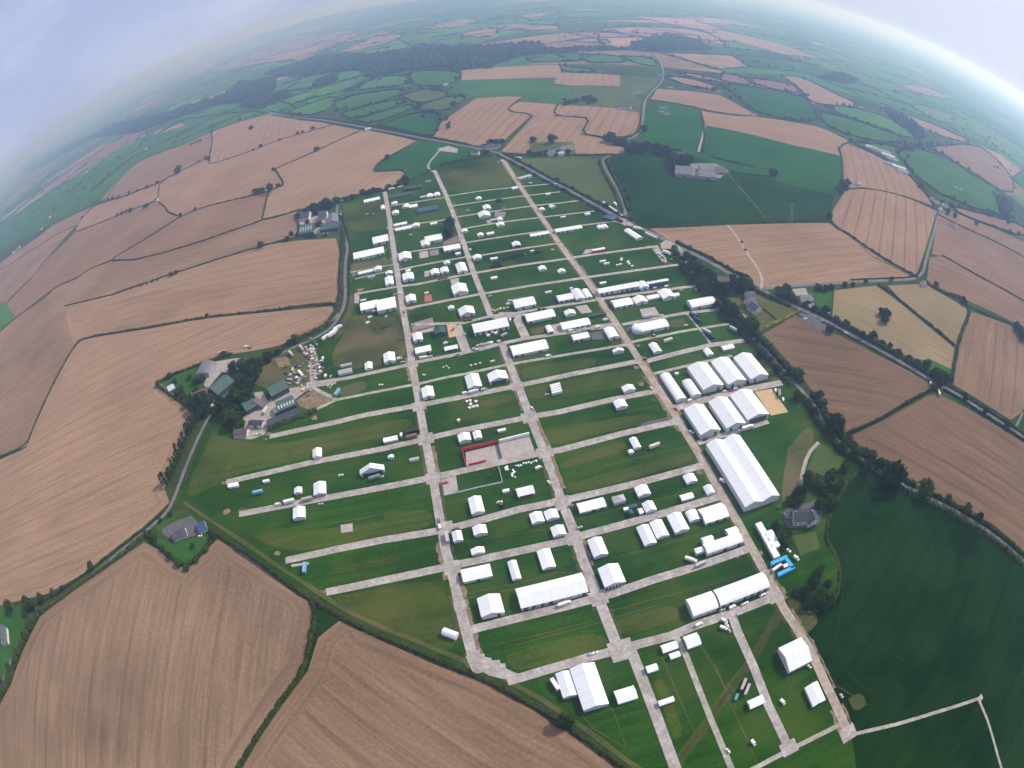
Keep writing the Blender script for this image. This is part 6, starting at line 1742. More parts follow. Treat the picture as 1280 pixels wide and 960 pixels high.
one('L4', (428,750, 456,742, 424,722), 'small white box tent at the end of the coloured canopies', 'w')
one('K5', (940,318, 1052,290, 932,300), 'dark green bar canopy beside the tan trackway', 'w', 3, .8, 'E', cat='canopy', kind='canopy')
one('K3', (180,500, 240,520, 190,455), 'blue roadside canopy by the narrow lane junction', 'd', 3, .6, 'B', False, cat='canopy', kind='canopy')
one('K2', (690,245, 775,222, 682,222), 'grey green sheeted stand beside the top of the tan trackway', 'w', 3, .8, 'G')

# lattice pylons
def pylon(p, h, label):
    t = empty('pylon', (p.x, p.y, 0))
    v, f = [], []
    lv = [(0, 3.2), (.35, 1.8), (.65, .9), (1, .25)]
    for (z0, w0), (z1, w1) in zip(lv, lv[1:]):
        cs = [(-1, -1), (1, -1), (1, 1), (-1, 1)]
        for i, (sx, sy) in enumerate(cs):
            limb(v, f, Vector((sx * w0, sy * w0, z0 * h)), Vector((sx * w1, sy * w1, z1 * h)), .14, .12, 4)
            nx, ny = cs[(i + 1) % 4]
            limb(v, f, Vector((sx * w0, sy * w0, z0 * h)), Vector((nx * w1, ny * w1, z1 * h)), .08, .08, 4)
            limb(v, f, Vector((nx * w0, ny * w0, z0 * h)), Vector((sx * w1, sy * w1, z1 * h)), .08, .08, 4)
    mesh('tower', v, f, M['steel'], t)
    for z in (.68, .82, .95):
        v, f = [], []
        l = 5.5 if z == .82 else 4
        limb(v, f, Vector((-l, 0, z * h)), Vector((l, 0, z * h)), .14, .14, 4)
        limb(v, f, Vector((-l, 0, z * h)), Vector((0, 0, z * h + 1.2)), .08, .08, 4)
        limb(v, f, Vector((l, 0, z * h)), Vector((0, 0, z * h + 1.2)), .08, .08, 4)
        mesh('crossarm', v, f, M['steel'], t)
    tag(t, label, 'pylon')
pylon(W('D', 298, 945), 34, 'lattice pylon at the foot of the deep green pasture')
pylon(W('M6', 828, 122), 34, 'lattice pylon in the brown stubble near the picture edge')
pylon(W('O', 1253, 372) + Vector((160, 0)), 34, 'lattice pylon farther off beyond the brown stubble') if False else None

# graveyard stones
v, f = [], []
gr = random.Random(8)
b = MB()
for i in range(9):
    for j in range(14):
        p = W('M6', 130 + i * 11.5 + gr.uniform(-1, 1), 222 + i * 4.2 + j * 3.1 + gr.uniform(-.6, .6))
        if gr.random() < .8: b.box(-.35, .35, -.1, .1, 0, gr.uniform(.8, 1.5), 0, gr.uniform(-.2, .2), (p.x, p.y))
tag(b.build('gravestones', M['stone']), 'crowded grey gravestones in the graveyard by the main road', 'gravestones', None, 'stuff')
# ------------------------------------------------------------------ vehicles
def wheels(t, xs, y, r, w=.24):
    for x in xs:
        for sy in (-1, 1):
            kid(MB().cyl((x, sy * y, r), 'y', r, w, 10).build('wheel', M['rubber'], t))


def proto_car():
    t = empty('car', (0, 0, -500))
    pr = [(-2.15, .35), (2.15, .35), (2.2, .75), (1.3, .92), (-2.05, .98), (-2.2, .8)]
    kid(MB().prism(pr, -.85, .85, 'x' if False else 'y').build('body', M['paint'], t)) if False else None
    v, f = [], []
    sec = [(2.2, .35, .75, .8), (1.2, .3, .95, .86), (-1.9, .3, 1.0, .86), (-2.2, .4, .9, .8)]
    for x, z0, z1, y in sec: v += [(x, -y, z0), (x, y, z0), (x, y * .95, z1), (x, -y * .95, z1)]
    for i in range(3):
        for k in range(4): f.append([i * 4 + k, i * 4 + (k + 1) % 4, i * 4 + 4 + (k + 1) % 4, i * 4 + 4 + k])
    f += [[3, 2, 1, 0], [12, 13, 14, 15]]
    kid(mesh('body', v, f, M['paint'], t))
    v = [(.95, -.78, .96), (.95, .78, .96), (-1.85, .78, .98), (-1.85, -.78, .98), (.15, -.62, 1.40), (.15, .62, 1.40), (-1.35, .62, 1.42), (-1.35, -.62, 1.42)]
    kid(mesh('window', v, [[0, 1, 5, 4], [1, 2, 6, 5], [2, 3, 7, 6], [3, 0, 4, 7]], M['glass'], t))
    kid(mesh('roof', [(.2, -.66, 1.41), (.2, .66, 1.41), (-1.4, .66, 1.43), (-1.4, -.66, 1.43), (.2, -.66, 1.47), (.2, .66, 1.47), (-1.4, .66, 1.49), (-1.4, -.66, 1.49)], [[3, 2, 1, 0], [4, 5, 6, 7], [0, 1, 5, 4], [1, 2, 6, 5], [2, 3, 7, 6], [3, 0, 4, 7]], M['paint'], t))
    wheels(t, (1.35, -1.35), .76, .32)
    return t


def proto_van():
    t = empty('van', (0, 0, -500))
    v, f = [], []
    sec = [(2.6, .4, .95, .9), (1.9, .4, 1.2, .95), (1.2, .4, 2.3, .95), (-2.6, .4, 2.35, .95)]
    for x, z0, z1, y in sec: v += [(x, -y, z0), (x, y, z0), (x, y * .93, z1), (x, -y * .93, z1)]
    for i in range(3):
        for k in range(4): f.append([i * 4 + k, i * 4 + (k + 1) % 4, i * 4 + 4 + (k + 1) % 4, i * 4 + 4 + k])
    f += [[3, 2, 1, 0], [12, 13, 14, 15]]
    kid(mesh('body', v, f, M['paint'], t))
    kid(mesh('windscreen', [(1.88, -.78, 1.26), (1.88, .78, 1.26), (1.30, .74, 2.16), (1.30, -.74, 2.16), (1.84, -.78, 1.24), (1.84, .78, 1.24), (1.26, .74, 2.14), (1.26, -.74, 2.14)], [[0, 1, 2, 3], [0, 4, 5, 1], [1, 5, 6, 2], [2, 6, 7, 3], [3, 7, 4, 0]], M['glass'], t))
    wheels(t, (1.7, -1.6), .86, .36)
    return t


def proto_lorry(L=11.0):
    t = empty('lorry', (0, 0, -500))
    kid(MB().box(L / 2 - 2.1, L / 2, -1.2, 1.2, .6, 3.0).build('cab', M['paint'], t))
    kid(MB().box(L / 2 + .003, L / 2 + .05, -1.0, 1.0, 1.8, 2.7).build('windscreen', M['glass'], t))
    kid(MB().box(-L / 2, L / 2 - 2.5, -1.25, 1.25, 1.0, 3.8).build('trailer', M['paint'], t))
    kid(MB().box(-L / 2 + .2, L / 2 - .3, -.5, .5, .6, .95).build('chassis', M['rubber'], t))
    wheels(t, (L / 2 - 1.1, -L / 2 + 1.2, -L / 2 + 2.5), 1.0, .5, .4)
    return t


def proto_trailer(L=9.0):
    t = empty('trailer', (0, 0, -500))
    kid(MB().box(-L / 2, L / 2, -1.22, 1.22, .9, 3.5).build('box', M['paint'], t))
    kid(MB().box(-L / 2 + .3, L / 2 + 1.2, -.12, .12, .6, .85).build('drawbar', M['rubber'], t))
    wheels(t, (-.7, -2.0), 1.05, .45, .3)
    return t


def proto_tractor():
    t = empty('tractor', (0, 0, -500))
    kid(MB().box(.2, 2.0, -.4, .4, .8, 1.6).build('bonnet', M['paint'], t))
    kid(MB().box(-1.1, .15, -.75, .75, 1.0, 2.35).build('cab', M['glass'], t))
    kid(MB().box(-1.2, .25, -.85, .85, 2.36, 2.55).build('roof', M['paint'], t))
    for sy in (-1, 1):
        kid(MB().cyl((-.7, sy * .95, .85), 'y', .85, .45, 14).build('wheel', M['rubber'], t))
        kid(MB().cyl((1.5, sy * .8, .55), 'y', .55, .35, 12).build('wheel', M['rubber'], t))
    return t


def proto_pallet():
    t = empty('crate_stack', (0, 0, -500))
    kid(MB().box(-1.2, 1.2, -1.0, 1.0, .0, .15).build('pallet', M['wood'], t))
    kid(MB().box(-1.1, 1.1, -.9, .9, .16, 1.3).build('load', M['paint'], t))
    return t


def proto_digger():
    t = empty('digger', (0, 0, -500))
    for sy in (-1, 1): kid(MB().box(-1.5, 1.5, sy * .9 - .25, sy * .9 + .25, 0, .7).build('track', M['rubber'], t))
    kid(MB().box(-1.6, .9, -1.0, 1.0, .75, 1.9).build('body', M['paint'], t))
    kid(MB().box(-.1, 1.2, -.95, .0, 1.91, 2.9).build('cab', M['glass'], t))
    v, f = [], []
    limb(v, f, Vector((.9, .4, 1.4)), Vector((3.0, .4, 3.6)), .22, .2, 6)
    limb(v, f, Vector((3.0, .4, 3.6)), Vector((4.8, .4, 1.5)), .2, .16, 6)
    kid(mesh('arm', v, f, M['paint'], t))
    kid(MB().box(4.5, 5.2, .0, .8, .7, 1.5).build('bucket', M['rubber'], t))
    return t


PROTO = dict(car=proto_car(), van=proto_van(), lorry=proto_lorry(), trailer=proto_trailer(), tractor=proto_tractor(), crate=proto_pallet(), digger=proto_digger())
USED = set()
COL = dict(white=(.78, .78, .78), silver=(.45, .46, .48), black=(.03, .03, .035), blue=(.03, .07, .22), red=(.42, .03, .03), green=(.03, .12, .05), yellow=(.6, .42, .04), cream=(.62, .55, .42), grey=(.22, .22, .23), navy=(.025, .04, .11), teal=(.08, .3, .34), orange=(.6, .2, .03), mauve=(.40, .33, .34), sky=(.2, .4, .6), brown=(.2, .12, .08))
CATN = dict(car='car', van='van', lorry='lorry', trailer='trailer', tractor='tractor', crate='crate', digger='digger')
AU, AV = math.atan2(U.y, U.x), math.atan2(V.y, V.x)


def vehicle(kind, p, ang, colour, label, group=None, scale=1.0):
    t = copy_tree(PROTO[kind]) if kind in USED else PROTO[kind]
    USED.add(kind)
    t.location = (p.x, p.y, 1.22 if False else .0)
    t.rotation_euler = (0, 0, ang)
    t.scale = (scale, scale, scale)
    t.location.z = .27
    cc = (*COL[colour], 1)
    for ch in t.children: ch.color = cc
    for k in ('label', 'category', 'group'):
        if k in t: del t[k]
    tag(t, label, CATN[kind], group)
    return t


for k, x, y, kd, c_, h_, lb in [
    ('K4', 640, 338, 'van', 'white', .8, 'white pickup van nearest the lane among the parked show vehicles'), ('K4', 655, 302, 'van', 'white', .7, 'white van close below the stepped pair of marquees'), ('K4', 680, 378, 'car', 'black', 1.9, 'black car parked alone on worn grass'),
    ('K4', 748, 368, 'van', 'black', .8, 'dark van parked on worn grass'), ('K4', 787, 345, 'car', 'green', .6, 'dark green car nearest the trackway on worn grass'), ('K4', 440, 376, 'lorry', 'white', .75, 'white lorry first in the group by the lane hedge'),
    ('K4', 412, 404, 'lorry', 'white', .85, 'white lorry in the middle of the group by the lane hedge'), ('K4', 402, 420, 'lorry', 'white', .85, 'white lorry tight beside the middle one by the lane hedge'), ('K4', 362, 438, 'lorry', 'white', .9, 'white lorry last in the group by the lane hedge'),
    ('K4', 130, 552, 'lorry', 'silver', -.95, 'silver lorry by the lane edge of the trade yard'), ('K4', 200, 515, 'lorry', 'silver', -1.0, 'silver lorry farther up the trade yard'), ('K4', 195, 685, 'lorry', 'white', -.95, 'long white lorry in the middle of the trade yard'),
    ('K4', 155, 630, 'van', 'blue', .2, 'blue van in the trade yard'), ('K4', 340, 575, 'van', 'white', 1.6, 'white caravan van at the grass edge of the yard'), ('K4', 385, 650, 'car', 'navy', .5, 'navy car on grass beside the yard entrance'), ('K4', 400, 640, 'car', 'black', .5, 'black car on grass beside the yard entrance'),
    ('K4', 357, 692, 'van', 'white', 1.5, 'white van beside the yard entrance track'), ('K4', 390, 695, 'car', 'silver', 1.5, 'silver car beside the yard entrance track'), ('K4', 725, 752, 'car', 'white', .1, 'pale car on the grass below the entrance track'), ('K4', 437, 808, 'trailer', 'sky', 1.2, 'pale blue trailer by the bend of the entrance track'),
    ('K4', 85, 632, 'digger', 'yellow', .3, 'yellow digger on the farm bank'), ('K4', 853, 140, 'car', 'white', 1.72, 'white car on the farm side trackway by the stepped pair'), ('K4', 880, 265, 'car', 'red', 1.72, 'red car on the farm side trackway'), ('K4', 1140, 42, 'tractor', 'red', .2, 'first red tractor on show in the row of machines'), ('K4', 1115, 48, 'tractor', 'red', .2, 'second red tractor on show in the row of machines'), ('K4', 1162, 38, 'tractor', 'red', .2, 'third red tractor on show in the row of machines'),
    ('K4', 1205, 385, 'digger', 'yellow', .6, 'yellow digger in the sandy dig'), ('K4', 1000, 572, 'van', 'white', .2, 'white van in front of the red faced tent row'), ('K4', 1025, 568, 'van', 'white', .2, 'second white van in front of the red faced tent row'), ('K4', 1055, 562, 'car', 'cream', .2, 'cream car in front of the red faced tent row'),
    ('K4', 850, 578, 'van', 'white', .3, 'white van beside the tall tent at the service crossing'), ('K4', 870, 600, 'car', 'silver', .3, 'silver car beside the tall tent at the service crossing'),
    ('K5', 415, 320, 'van', 'white', 1.6, 'white van at the end of the broad long marquee'), ('K5', 437, 305, 'car', 'navy', 1.5, 'navy car parked near the end of the broad long marquee'), ('K5', 114, 412, 'car', 'silver', 1.7, 'silver car on the short connecting trackway'), ('K5', 115, 808, 'van', 'white', .25, 'white van first before the scalloped tent'), ('K5', 172, 800, 'lorry', 'white', .25, 'white lorry second before the scalloped tent'), ('K5', 240, 785, 'van', 'silver', .25, 'silver van third before the scalloped tent'),
    ('K5', 65, 550, 'van', 'silver', .25, 'silver van on the lower service street'), ('K5', 715, 765, 'trailer', 'white', .2, 'white trailer at the top of the four on the mown strip'), ('K5', 719, 780, 'trailer', 'white', .2, 'white trailer second of the four on the mown strip'), ('K5', 723, 796, 'trailer', 'white', .2, 'white trailer third of the four on the mown strip'), ('K5', 727, 812, 'trailer', 'white', .2, 'white trailer at the bottom of the four on the mown strip'), ('K5', 660, 815, 'car', 'silver', .2, 'silver car left of the four white trailers'),
    ('K5', 820, 392, 'van', 'white', .3, 'white van parked along the arched marquee front'), ('K5', 860, 385, 'car', 'silver', .3, 'silver car parked along the marquee front'), ('K5', 905, 378, 'car', 'white', .3, 'white car parked along the marquee front'), ('K5', 1050, 320, 'van', 'white', .3, 'white van by the dark green bar canopy'), ('K5', 1000, 368, 'van', 'white', .3, 'white van on the gravel by the rounded tent'), ('K5', 870, 190, 'car', 'black', .3, 'black car in the shade of the small gabled tent'),
    ('K5', 500, 238, 'car', 'red', .2, 'red car in front of the flat fronted tent row'), ('K5', 640, 246, 'tractor', 'red', .2, 'red tractor before the long tent of the upper service street'), ('K5', 150, 320, 'tractor', 'red', .2, 'red machine before the gabled tent of the upper service street'), ('K5', 120, 325, 'tractor', 'green', .2, 'green machine before the gabled tent of the upper service street'),
    ('K6', 462, 292, 'trailer', 'navy', -1.0, 'navy trailer nearest the arched marquee'), ('K6', 488, 325, 'trailer', 'navy', -1.0, 'navy trailer just below the first one'), ('K6', 552, 402, 'trailer', 'silver', -1.0, 'silver trailer above the lower navy lorry'), ('K6', 570, 428, 'lorry', 'navy', -1.0, 'navy lorry standing lower beside the thin path'), ('K6', 733, 390, 'lorry', 'silver', -1.0, 'long silver lorry by the lane hedge'),
    ('K6', 140, 580, 'tractor', 'orange', .3, 'orange machine at the crossing of the tan trackway'), ('K6', 625, 250, 'van', 'grey', .2, 'grey van at the arched marquee end of the track'), ('K6', 295, 462, 'trailer', 'cream', .3, 'cream ring shaped trailer stand below the rounded marquee'),
    ('K6', 285, 97, 'van', 'white', .3, 'white van at the corner of the blue walled marquee'), ('K6', 205, 105, 'car', 'white', .3, 'white car in front of the blue walled marquee'), ('K6', 380, 122, 'car', 'silver', .3, 'silver car beside the little round lobe tent'), ('K6', 440, 858, 'van', 'white', .3, 'white van before the narrow tents of the big halls'),
    ('K6', 575, 815, 'car', 'black', .3, 'black car before the first hall of the far trio'), ('K6', 745, 780, 'van', 'silver', .3, 'silver van before the second hall of the far trio'), ('K6', 785, 765, 'car', 'grey', .3, 'grey car before the second hall of the far trio'), ('K6', 670, 795, 'car', 'white', .3, 'white car between the first and second far halls'), ('K6', 610, 835, 'car', 'cream', .3, 'cream car in the street between the big halls'), ('K6', 710, 790, 'car', 'red', .3, 'red car in the street between the big halls'), ('K6', 345, 912, 'car', 'red', 1.9, 'red car where the hall street meets the tan trackway'),
    ('K6', 1010, 790, 'van', 'white', 1.2, 'white van above the sand arena edge'), ('K6', 1035, 815, 'trailer', 'grey', 1.2, 'grey trailer beside the sand arena'), ('K6', 1060, 850, 'van', 'white', 1.2, 'white van at the lower side of the sand arena'),
    ('L4', 1085, 540, 'van', 'white', -.7, 'white van against the side wall of the double ridged hall'), ('L4', 876, 212, 'car', 'white', -.8, 'white car against the first near hall'), ('L4', 1195, 205, 'car', 'cream', .3, 'cream car before the second near hall'), ('L4', 1250, 190, 'lorry', 'white', .2, 'white lorry before the third near hall'), ('L4', 970, 262, 'car', 'black', .3, 'black car before the first near hall'),
    ('L5', 882, 508, 'lorry', 'white', .25, 'white lorry parked before the longest lower marquee'), ('L5', 705, 525, 'car', 'silver', .25, 'silver car at the side of the longest lower marquee'), ('L5', 1060, 838, 'car', 'silver', .3, 'silver car first of two on the lowest cross trackway'), ('L5', 1085, 833, 'car', 'white', .3, 'white car second of two on the lowest cross trackway'), ('L5', 102, 68, 'trailer', 'silver', 1.72, 'silver trailer beside the farm side trackway'),
    ('L3', 366, 800, 'car', 'grey', 1.75, 'grey car ahead of the white lorry on the farm side trackway'), ('L3', 372, 845, 'van', 'white', 1.75, 'white van on the farm side trackway near the lower crossing'), ('L3', 785, 702, 'tractor', 'red', 1.4, 'red tractor alone in the plot below the fenced grass'), ('L3', 770, 680, 'car', 'white', .2, 'white car behind the lone red tractor'), ('L3', 1030, 452, 'van', 'white', .5, 'white van among the white stones by the middle trackway'), ('L3', 480, 858, 'van', 'grey', .2, 'grey van by the lower crossing tents'),
    ('L3', 1100, 548, 'car', 'white', 1.9, 'white car beside the middle trackway below the arena'), ('L3', 705, 505, 'car', 'black', .9, 'black car inside the fenced grass'), ('L3', 115, 232, 'van', 'white', 1.6, 'white van beside the dark machinery stand'), ('L3', 195, 215, 'lorry', 'black', .2, 'black lorry of the dark machinery stand'), ('L3', 185, 250, 'trailer', 'brown', .2, 'brown trailer of the dark machinery stand'),
    ('L3', 410, 550, 'car', 'red', .2, 'red vehicle on the paved pad by the farm side trackway'),
    ('L6', 606, 856, 'van', 'white', .3, 'white van on the lowest cross trackway below the wide pair'), ('L6', 775, 832, 'van', 'white', -.8, 'white van at the head of the narrow lower trackway'), ('L6', 795, 862, 'car', 'white', 1.9, 'white car below the van at the narrow lower trackway'), ('L6', 770, 880, 'van', 'white', -.6, 'white van parked on grass at the narrow lower trackway'), ('L6', 805, 892, 'car', 'silver', 1.9, 'silver car lowest at the narrow lower trackway'),
    ('L6', 830, 740, 'van', 'white', .3, 'white van in front of the long wide marquee'), ('L6', 902, 722, 'car', 'cream', .3, 'cream car in front of the long wide marquee'), ('L6', 918, 714, 'car', 'white', .3, 'white car in front of the long wide marquee'), ('L6', 762, 758, 'car', 'silver', .3, 'silver car at the gap of the wide pair'), ('L6', 618, 456, 'lorry', 'silver', .3, 'silver lorry on the trackway below the E shaped group'), ('L6', 552, 428, 'lorry', 'white', -.6, 'white lorry with raised parts on grass by the E shaped group'),
    ('L6', 1255, 415, 'van', 'white', -1.0, 'white van on grass beyond the blue stand'), ('L6', 1203, 362, 'car', 'white', -.9, 'white car on grass above the blue stand'), ('L6', 1125, 482, 'lorry', 'white', .4, 'white lorry inside the bright blue U'), ('L6', 1140, 72, 'car', 'black', .4, 'black car near the double ridged hall end'), ('L6', 1185, 125, 'car', 'white', 1.9, 'white car on the paved drive of the dark gabled house'), ('L6', 1030, 660, 'car', 'white', .3, 'white car at the end of the long wide marquee'), ('L6', 875, 788, 'car', 'silver', .3, 'silver car just off the lowest cross trackway'),
    ('L7', 318, 198, 'car', 'silver', .3, 'silver car above the biggest lower marquee'), ('L7', 335, 194, 'car', 'white', .3, 'white car above the biggest lower marquee'), ('L7', 75, 408, 'trailer', 'white', 1.95, 'white trailer against the smaller of the joined lower marquees'), ('L7', 1228, 845, 'car', 'white', 1.95, 'white car at the narrow lower trackway near the picture bottom'),
    ('L8', 262, 405, 'lorry', 'mauve', 1.0, 'long mauve lorry first of two beside the ditch'), ('L8', 285, 440, 'lorry', 'mauve', 1.0, 'long mauve lorry second of two beside the ditch'), ('L8', 215, 487, 'van', 'teal', 1.0, 'teal van by the two long mauve lorries'), ('L8', 917, 478, 'car', 'silver', -1.2, 'silver car on dark pasture beside the tan trackway'), ('L8', 327, 792, 'van', 'white', -1.2, 'white van alone in the lowest plot'), ('L8', 523, 520, 'van', 'white', -1.1, 'white box van alone between two lowest plots'), ('L8', 1052, 862, 'car', 'white', 0.3, 'x') if False else ('L8', 700, 282, 'car', 'cream', -.9, 'cream car at the corner of the big square marquee'),
    ('K3', 1130, 704, 'tractor', 'red', 1.9, 'red tractor on the white track in the stubble'), ('K3', 1106, 652, 'tractor', 'black', 1.9, 'dark tractor at the far end of the white stubble track'), ('K3', 410, 568, 'lorry', 'white', -.5, 'white lorry beside the angled long tent'), ('K3', 605, 730, 'lorry', 'white', -.9, 'white lorry on the roadside triangle'), ('K3', 555, 735, 'van', 'white', -.9, 'white van on the roadside triangle'), ('K3', 580, 755, 'van', 'silver', -.9, 'silver van on the roadside triangle'), ('K3', 640, 770, 'digger', 'yellow', .3, 'yellow digger by the roadside triangle'), ('K3', 235, 482, 'lorry', 'blue', -.5, 'blue lorry under the roadside canopy'),
    ('K3', 340, 545, 'car', 'red', .3, 'red car at the roadside crossing'), ('K3', 262, 405, 'lorry', 'white', 1.7, 'white lorry standing by the narrow lane junction'),
    ('K1', 905, 304, 'lorry', 'white', .2, 'white lorry by the end of the farm side trackway'), ('K1', 955, 288, 'van', 'white', .2, 'white van in the row below the notch trees'), ('K1', 972, 283, 'van', 'white', .2, 'second white van in the row below the notch trees'), ('K1', 740, 466, 'car', 'white', .2, 'white car first on the far mown plot'), ('K1', 780, 462, 'car', 'cream', .2, 'cream car second on the far mown plot'), ('K1', 566, 470, 'van', 'white', 1.8, 'white van by the lane at the far plot'), ('K1', 568, 446, 'car', 'white', 1.8, 'white car by the lane at the far plot'),
    ('L1', 457, 478, 'lorry', 'white', 1.15, 'white lorry on the lane through the farmyard'), ('L1', 478, 435, 'van', 'cream', 1.0, 'cream van ahead of the lorry on the farmyard lane'), ('L1', 490, 415, 'car', 'red', .9, 'red car on the farmyard lane'), ('L1', 683, 72, 'van', 'white', .1, 'white van parked on the stubble edge'), ('L1', 705, 78, 'car', 'navy', .1, 'navy car parked beside the white van on stubble'), ('L1', 810, 500, 'trailer', 'cream', 1.4, 'cream trailer beside the skylight barn'), ('L1', 740, 656, 'car', 'white', .3, 'white car first at the tip of the farmyard'), ('L1', 772, 652, 'car', 'silver', .3, 'silver car second at the tip of the farmyard'),
    ('L1', 580, 230, 'trailer', 'brown', .75, 'rust brown trailer in the open farmyard'), ('L1', 452, 200, 'digger', 'red', .4, 'red loader beside the grey arched barn'), ('L1', 522, 115, 'trailer', 'mauve', .4, 'mauve trailer on the stubble corner of the farm hedge'),
    ('L2', 470, 483, 'van', 'white', .2, 'white van at the tail of the line on the cross trackway'), ('L2', 500, 473, 'car', 'black', .2, 'black car in the line on the cross trackway'), ('L2', 542, 469, 'trailer', 'white', .2, 'white trailer in the line on the cross trackway'), ('L2', 663, 454, 'trailer', 'mauve', .2, 'mauve trailer before the scalloped tent on the cross trackway'), ('L2', 335, 408, 'trailer', 'sky', .2, 'pale blue trailer below the tiny flat tent'), ('L2', 648, 912, 'trailer', 'sky', 1.6, 'blue trailer beside the small paved pad'), ('L2', 1112, 310, 'trailer', 'grey', .3, 'grey tank trailer before the open gabled canopy'), ('L2', 750, 480, 'car', 'silver', .2, 'silver car below the scalloped tent'),
    ('K2', 585, 432, 'digger', 'yellow', 1.2, 'yellow digger on a far cross trackway beside the purple pad'),
    ('K2', 845, 415, 'car', 'red', 0.3, 'red car in the dark machinery row beyond the tan trackway'),
    ('K2', 865, 412, 'tractor', 'black', 0.3, 'dark tractor in the machinery row beyond the tan trackway'),
    ('K2', 885, 412, 'tractor', 'green', 0.3, 'green tractor in the machinery row beyond the tan trackway'),
    ('K2', 1125, 402, 'digger', 'orange', 0.4, 'orange digger at the end of a far cross trackway'),
    ('K2', 550, 118, 'car', 'white', 0.8, 'white car at the head of the tan trackway'),
    ('K2', 575, 112, 'van', 'white', 0.8, 'white van at the head of the tan trackway'),
    ('K2', 650, 125, 'car', 'white', -0.6, 'white car beside the main road top'),
    ('K2', 685, 98, 'lorry', 'white', -0.5, 'white lorry on the main road top'),
    ('K2', 765, 262, 'van', 'white', 0.2, 'white van below the grey green sheeted stand'),
    ('K2', 760, 225, 'car', 'white', 0.2, 'white car behind the grey green sheeted stand'),
    ('K2', 85, 255, 'car', 'white', 0.2, 'white car on grass near the middle trackway top'),
    ('K2', 155, 215, 'car', 'silver', 1.8, 'silver car on the middle trackway top'),
    ('K2', 345, 442, 'car', 'white', 0.3, 'white car alone in a far plot beside the middle trackway'),
    ('K2', 362, 705, 'van', 'white', 1.9, 'white van at the middle trackway crossing'),
    ('K2', 720, 735, 'car', 'silver', 0.3, 'silver car by the planted row of bushes'),
    ('K2', 910, 704, 'car', 'white', 0.3, 'white car near the end of the planted row'),
    ('K1', 875, 560, 'car', 'white', 1.8, 'white car on the farm side trackway at a far crossing'),
    ('K1', 770, 900, 'car', 'silver', 0.3, 'silver car behind the long low tent by the lane'),
    ('K1', 1030, 605, 'car', 'white', 0.3, 'white car on grass before the twin long tents'),
    ('K1', 870, 710, 'digger', 'yellow', 0.6, 'yellow loader at the end of the long marquee by the lane'),
    ('K1', 1150, 255, 'trailer', 'silver', 0.2, 'silver trailer on grass in the top plot'),
    ('K4', 665, 42, 'trailer', 'silver', 0.2, 'silver trailer behind the far thin path'),
    ('K4', 1085, 28, 'car', 'navy', 0.3, 'navy car between the paired small tents'),
    ('K4', 760, 295, 'car', 'cream', 1.2, 'cream car below the nearer half of the stepped pair'),
    ('K4', 685, 262, 'van', 'cream', 0.3, 'cream van tucked against the stepped pair of marquees'),
    ('K4', 965, 520, 'car', 'black', 1.7, 'black car beside the farm side trackway at the tents'),
    ('K4', 1185, 470, 'car', 'green', 0.4, 'green car behind the open tent of the service plots'),
    ('K4', 1160, 475, 'van', 'white', 0.4, 'white van behind the open tent of the service plots'),
    ('K5', 280, 160, 'car', 'silver', 0.2, 'silver car on the cross trackway above the upper service street'),
    ('K5', 405, 215, 'van', 'white', 0.2, 'white van beside the dark pad of the upper service street'),
    ('K5', 410, 190, 'car', 'white', 0.2, 'white car beside the dark pad of the upper service street'),
    ('K5', 455, 258, 'tractor', 'green', 0.2, 'green tractor before the flat fronted tent'),
    ('K5', 610, 247, 'tractor', 'red', 0.2, 'second red tractor before the long tent of the upper service street'),
    ('K5', 560, 905, 'car', 'white', 1.9, 'white car at the bottom of the middle trackway crossing'),
    ('K5', 670, 560, 'van', 'white', 0.3, 'white van at the corner of the lower long marquee'),
    ('K6', 413, 355, 'car', 'white', 0.3, 'white car alone on the brown patch by the rounded marquee'),
    ('K6', 200, 425, 'tractor', 'cream', 1.5, 'cream machine before the rounded marquee'),
    ('K6', 215, 465, 'tractor', 'red', 1.5, 'red machine above the slanting white tent'),
    ('K6', 250, 288, 'car', 'white', 0.2, 'white car beside the brown square pad'),
    ('K6', 160, 302, 'trailer', 'silver', 0.2, 'silver trailer at the foot of the brown square pad'),
    ('K6', 490, 115, 'van', 'white', 0.5, 'white van at the hedge end of the upper cross trackway'),
    ('K6', 185, 775, 'car', 'white', 1.9, 'white car at the edge of the tan trackway by a cross trackway'),
    ('L4', 630, 312, 'trailer', 'cream', 0.3, 'cream low trailer on the dark grass of a wide empty plot'),
    ('L4', 130, 850, 'car', 'silver', 0.4, 'silver car on grass by the middle trackway'),
    ('L4', 70, 705, 'car', 'grey', 0.4, 'grey car at the corner of the long low tent'),
    ('L2', 885, 288, 'car', 'white', 0.3, 'white car alone on grass above the open gabled canopy'),
    ('L2', 1155, 298, 'car', 'silver', 0.3, 'silver car before the open gabled canopy'),
    ('N7', 500, 60, 'car', 'white', .3, 'white car on the bungalow drive'), ('M6', 290, 288, 'car', 'white', -.45, 'white car driving on the main road past the graveyard'), ('M6', 640, 515, 'trailer', 'cream', 1.2, 'cream trailer at the stubble gate below the copse'), ('M6', 612, 488, 'trailer', 'silver', 1.4, 'silver trailer at the stubble gate beside the copse'),
    ('M6', 125, 225, 'car', 'navy', .3, 'navy car at the end of the graveyard'), ('M6', 140, 235, 'car', 'white', .3, 'white car at the end of the graveyard'),
    ('N7', 1100, 38, 'car', 'white', 1.7, 'x'),
]:
    if lb == 'x': continue
    vehicle(kd, W(k, x, y, 1.0), h_, c_, lb, None, .78 if kd == 'lorry' and k in ('L6', 'L5', 'K5', 'L2', 'L8') else 1.0)

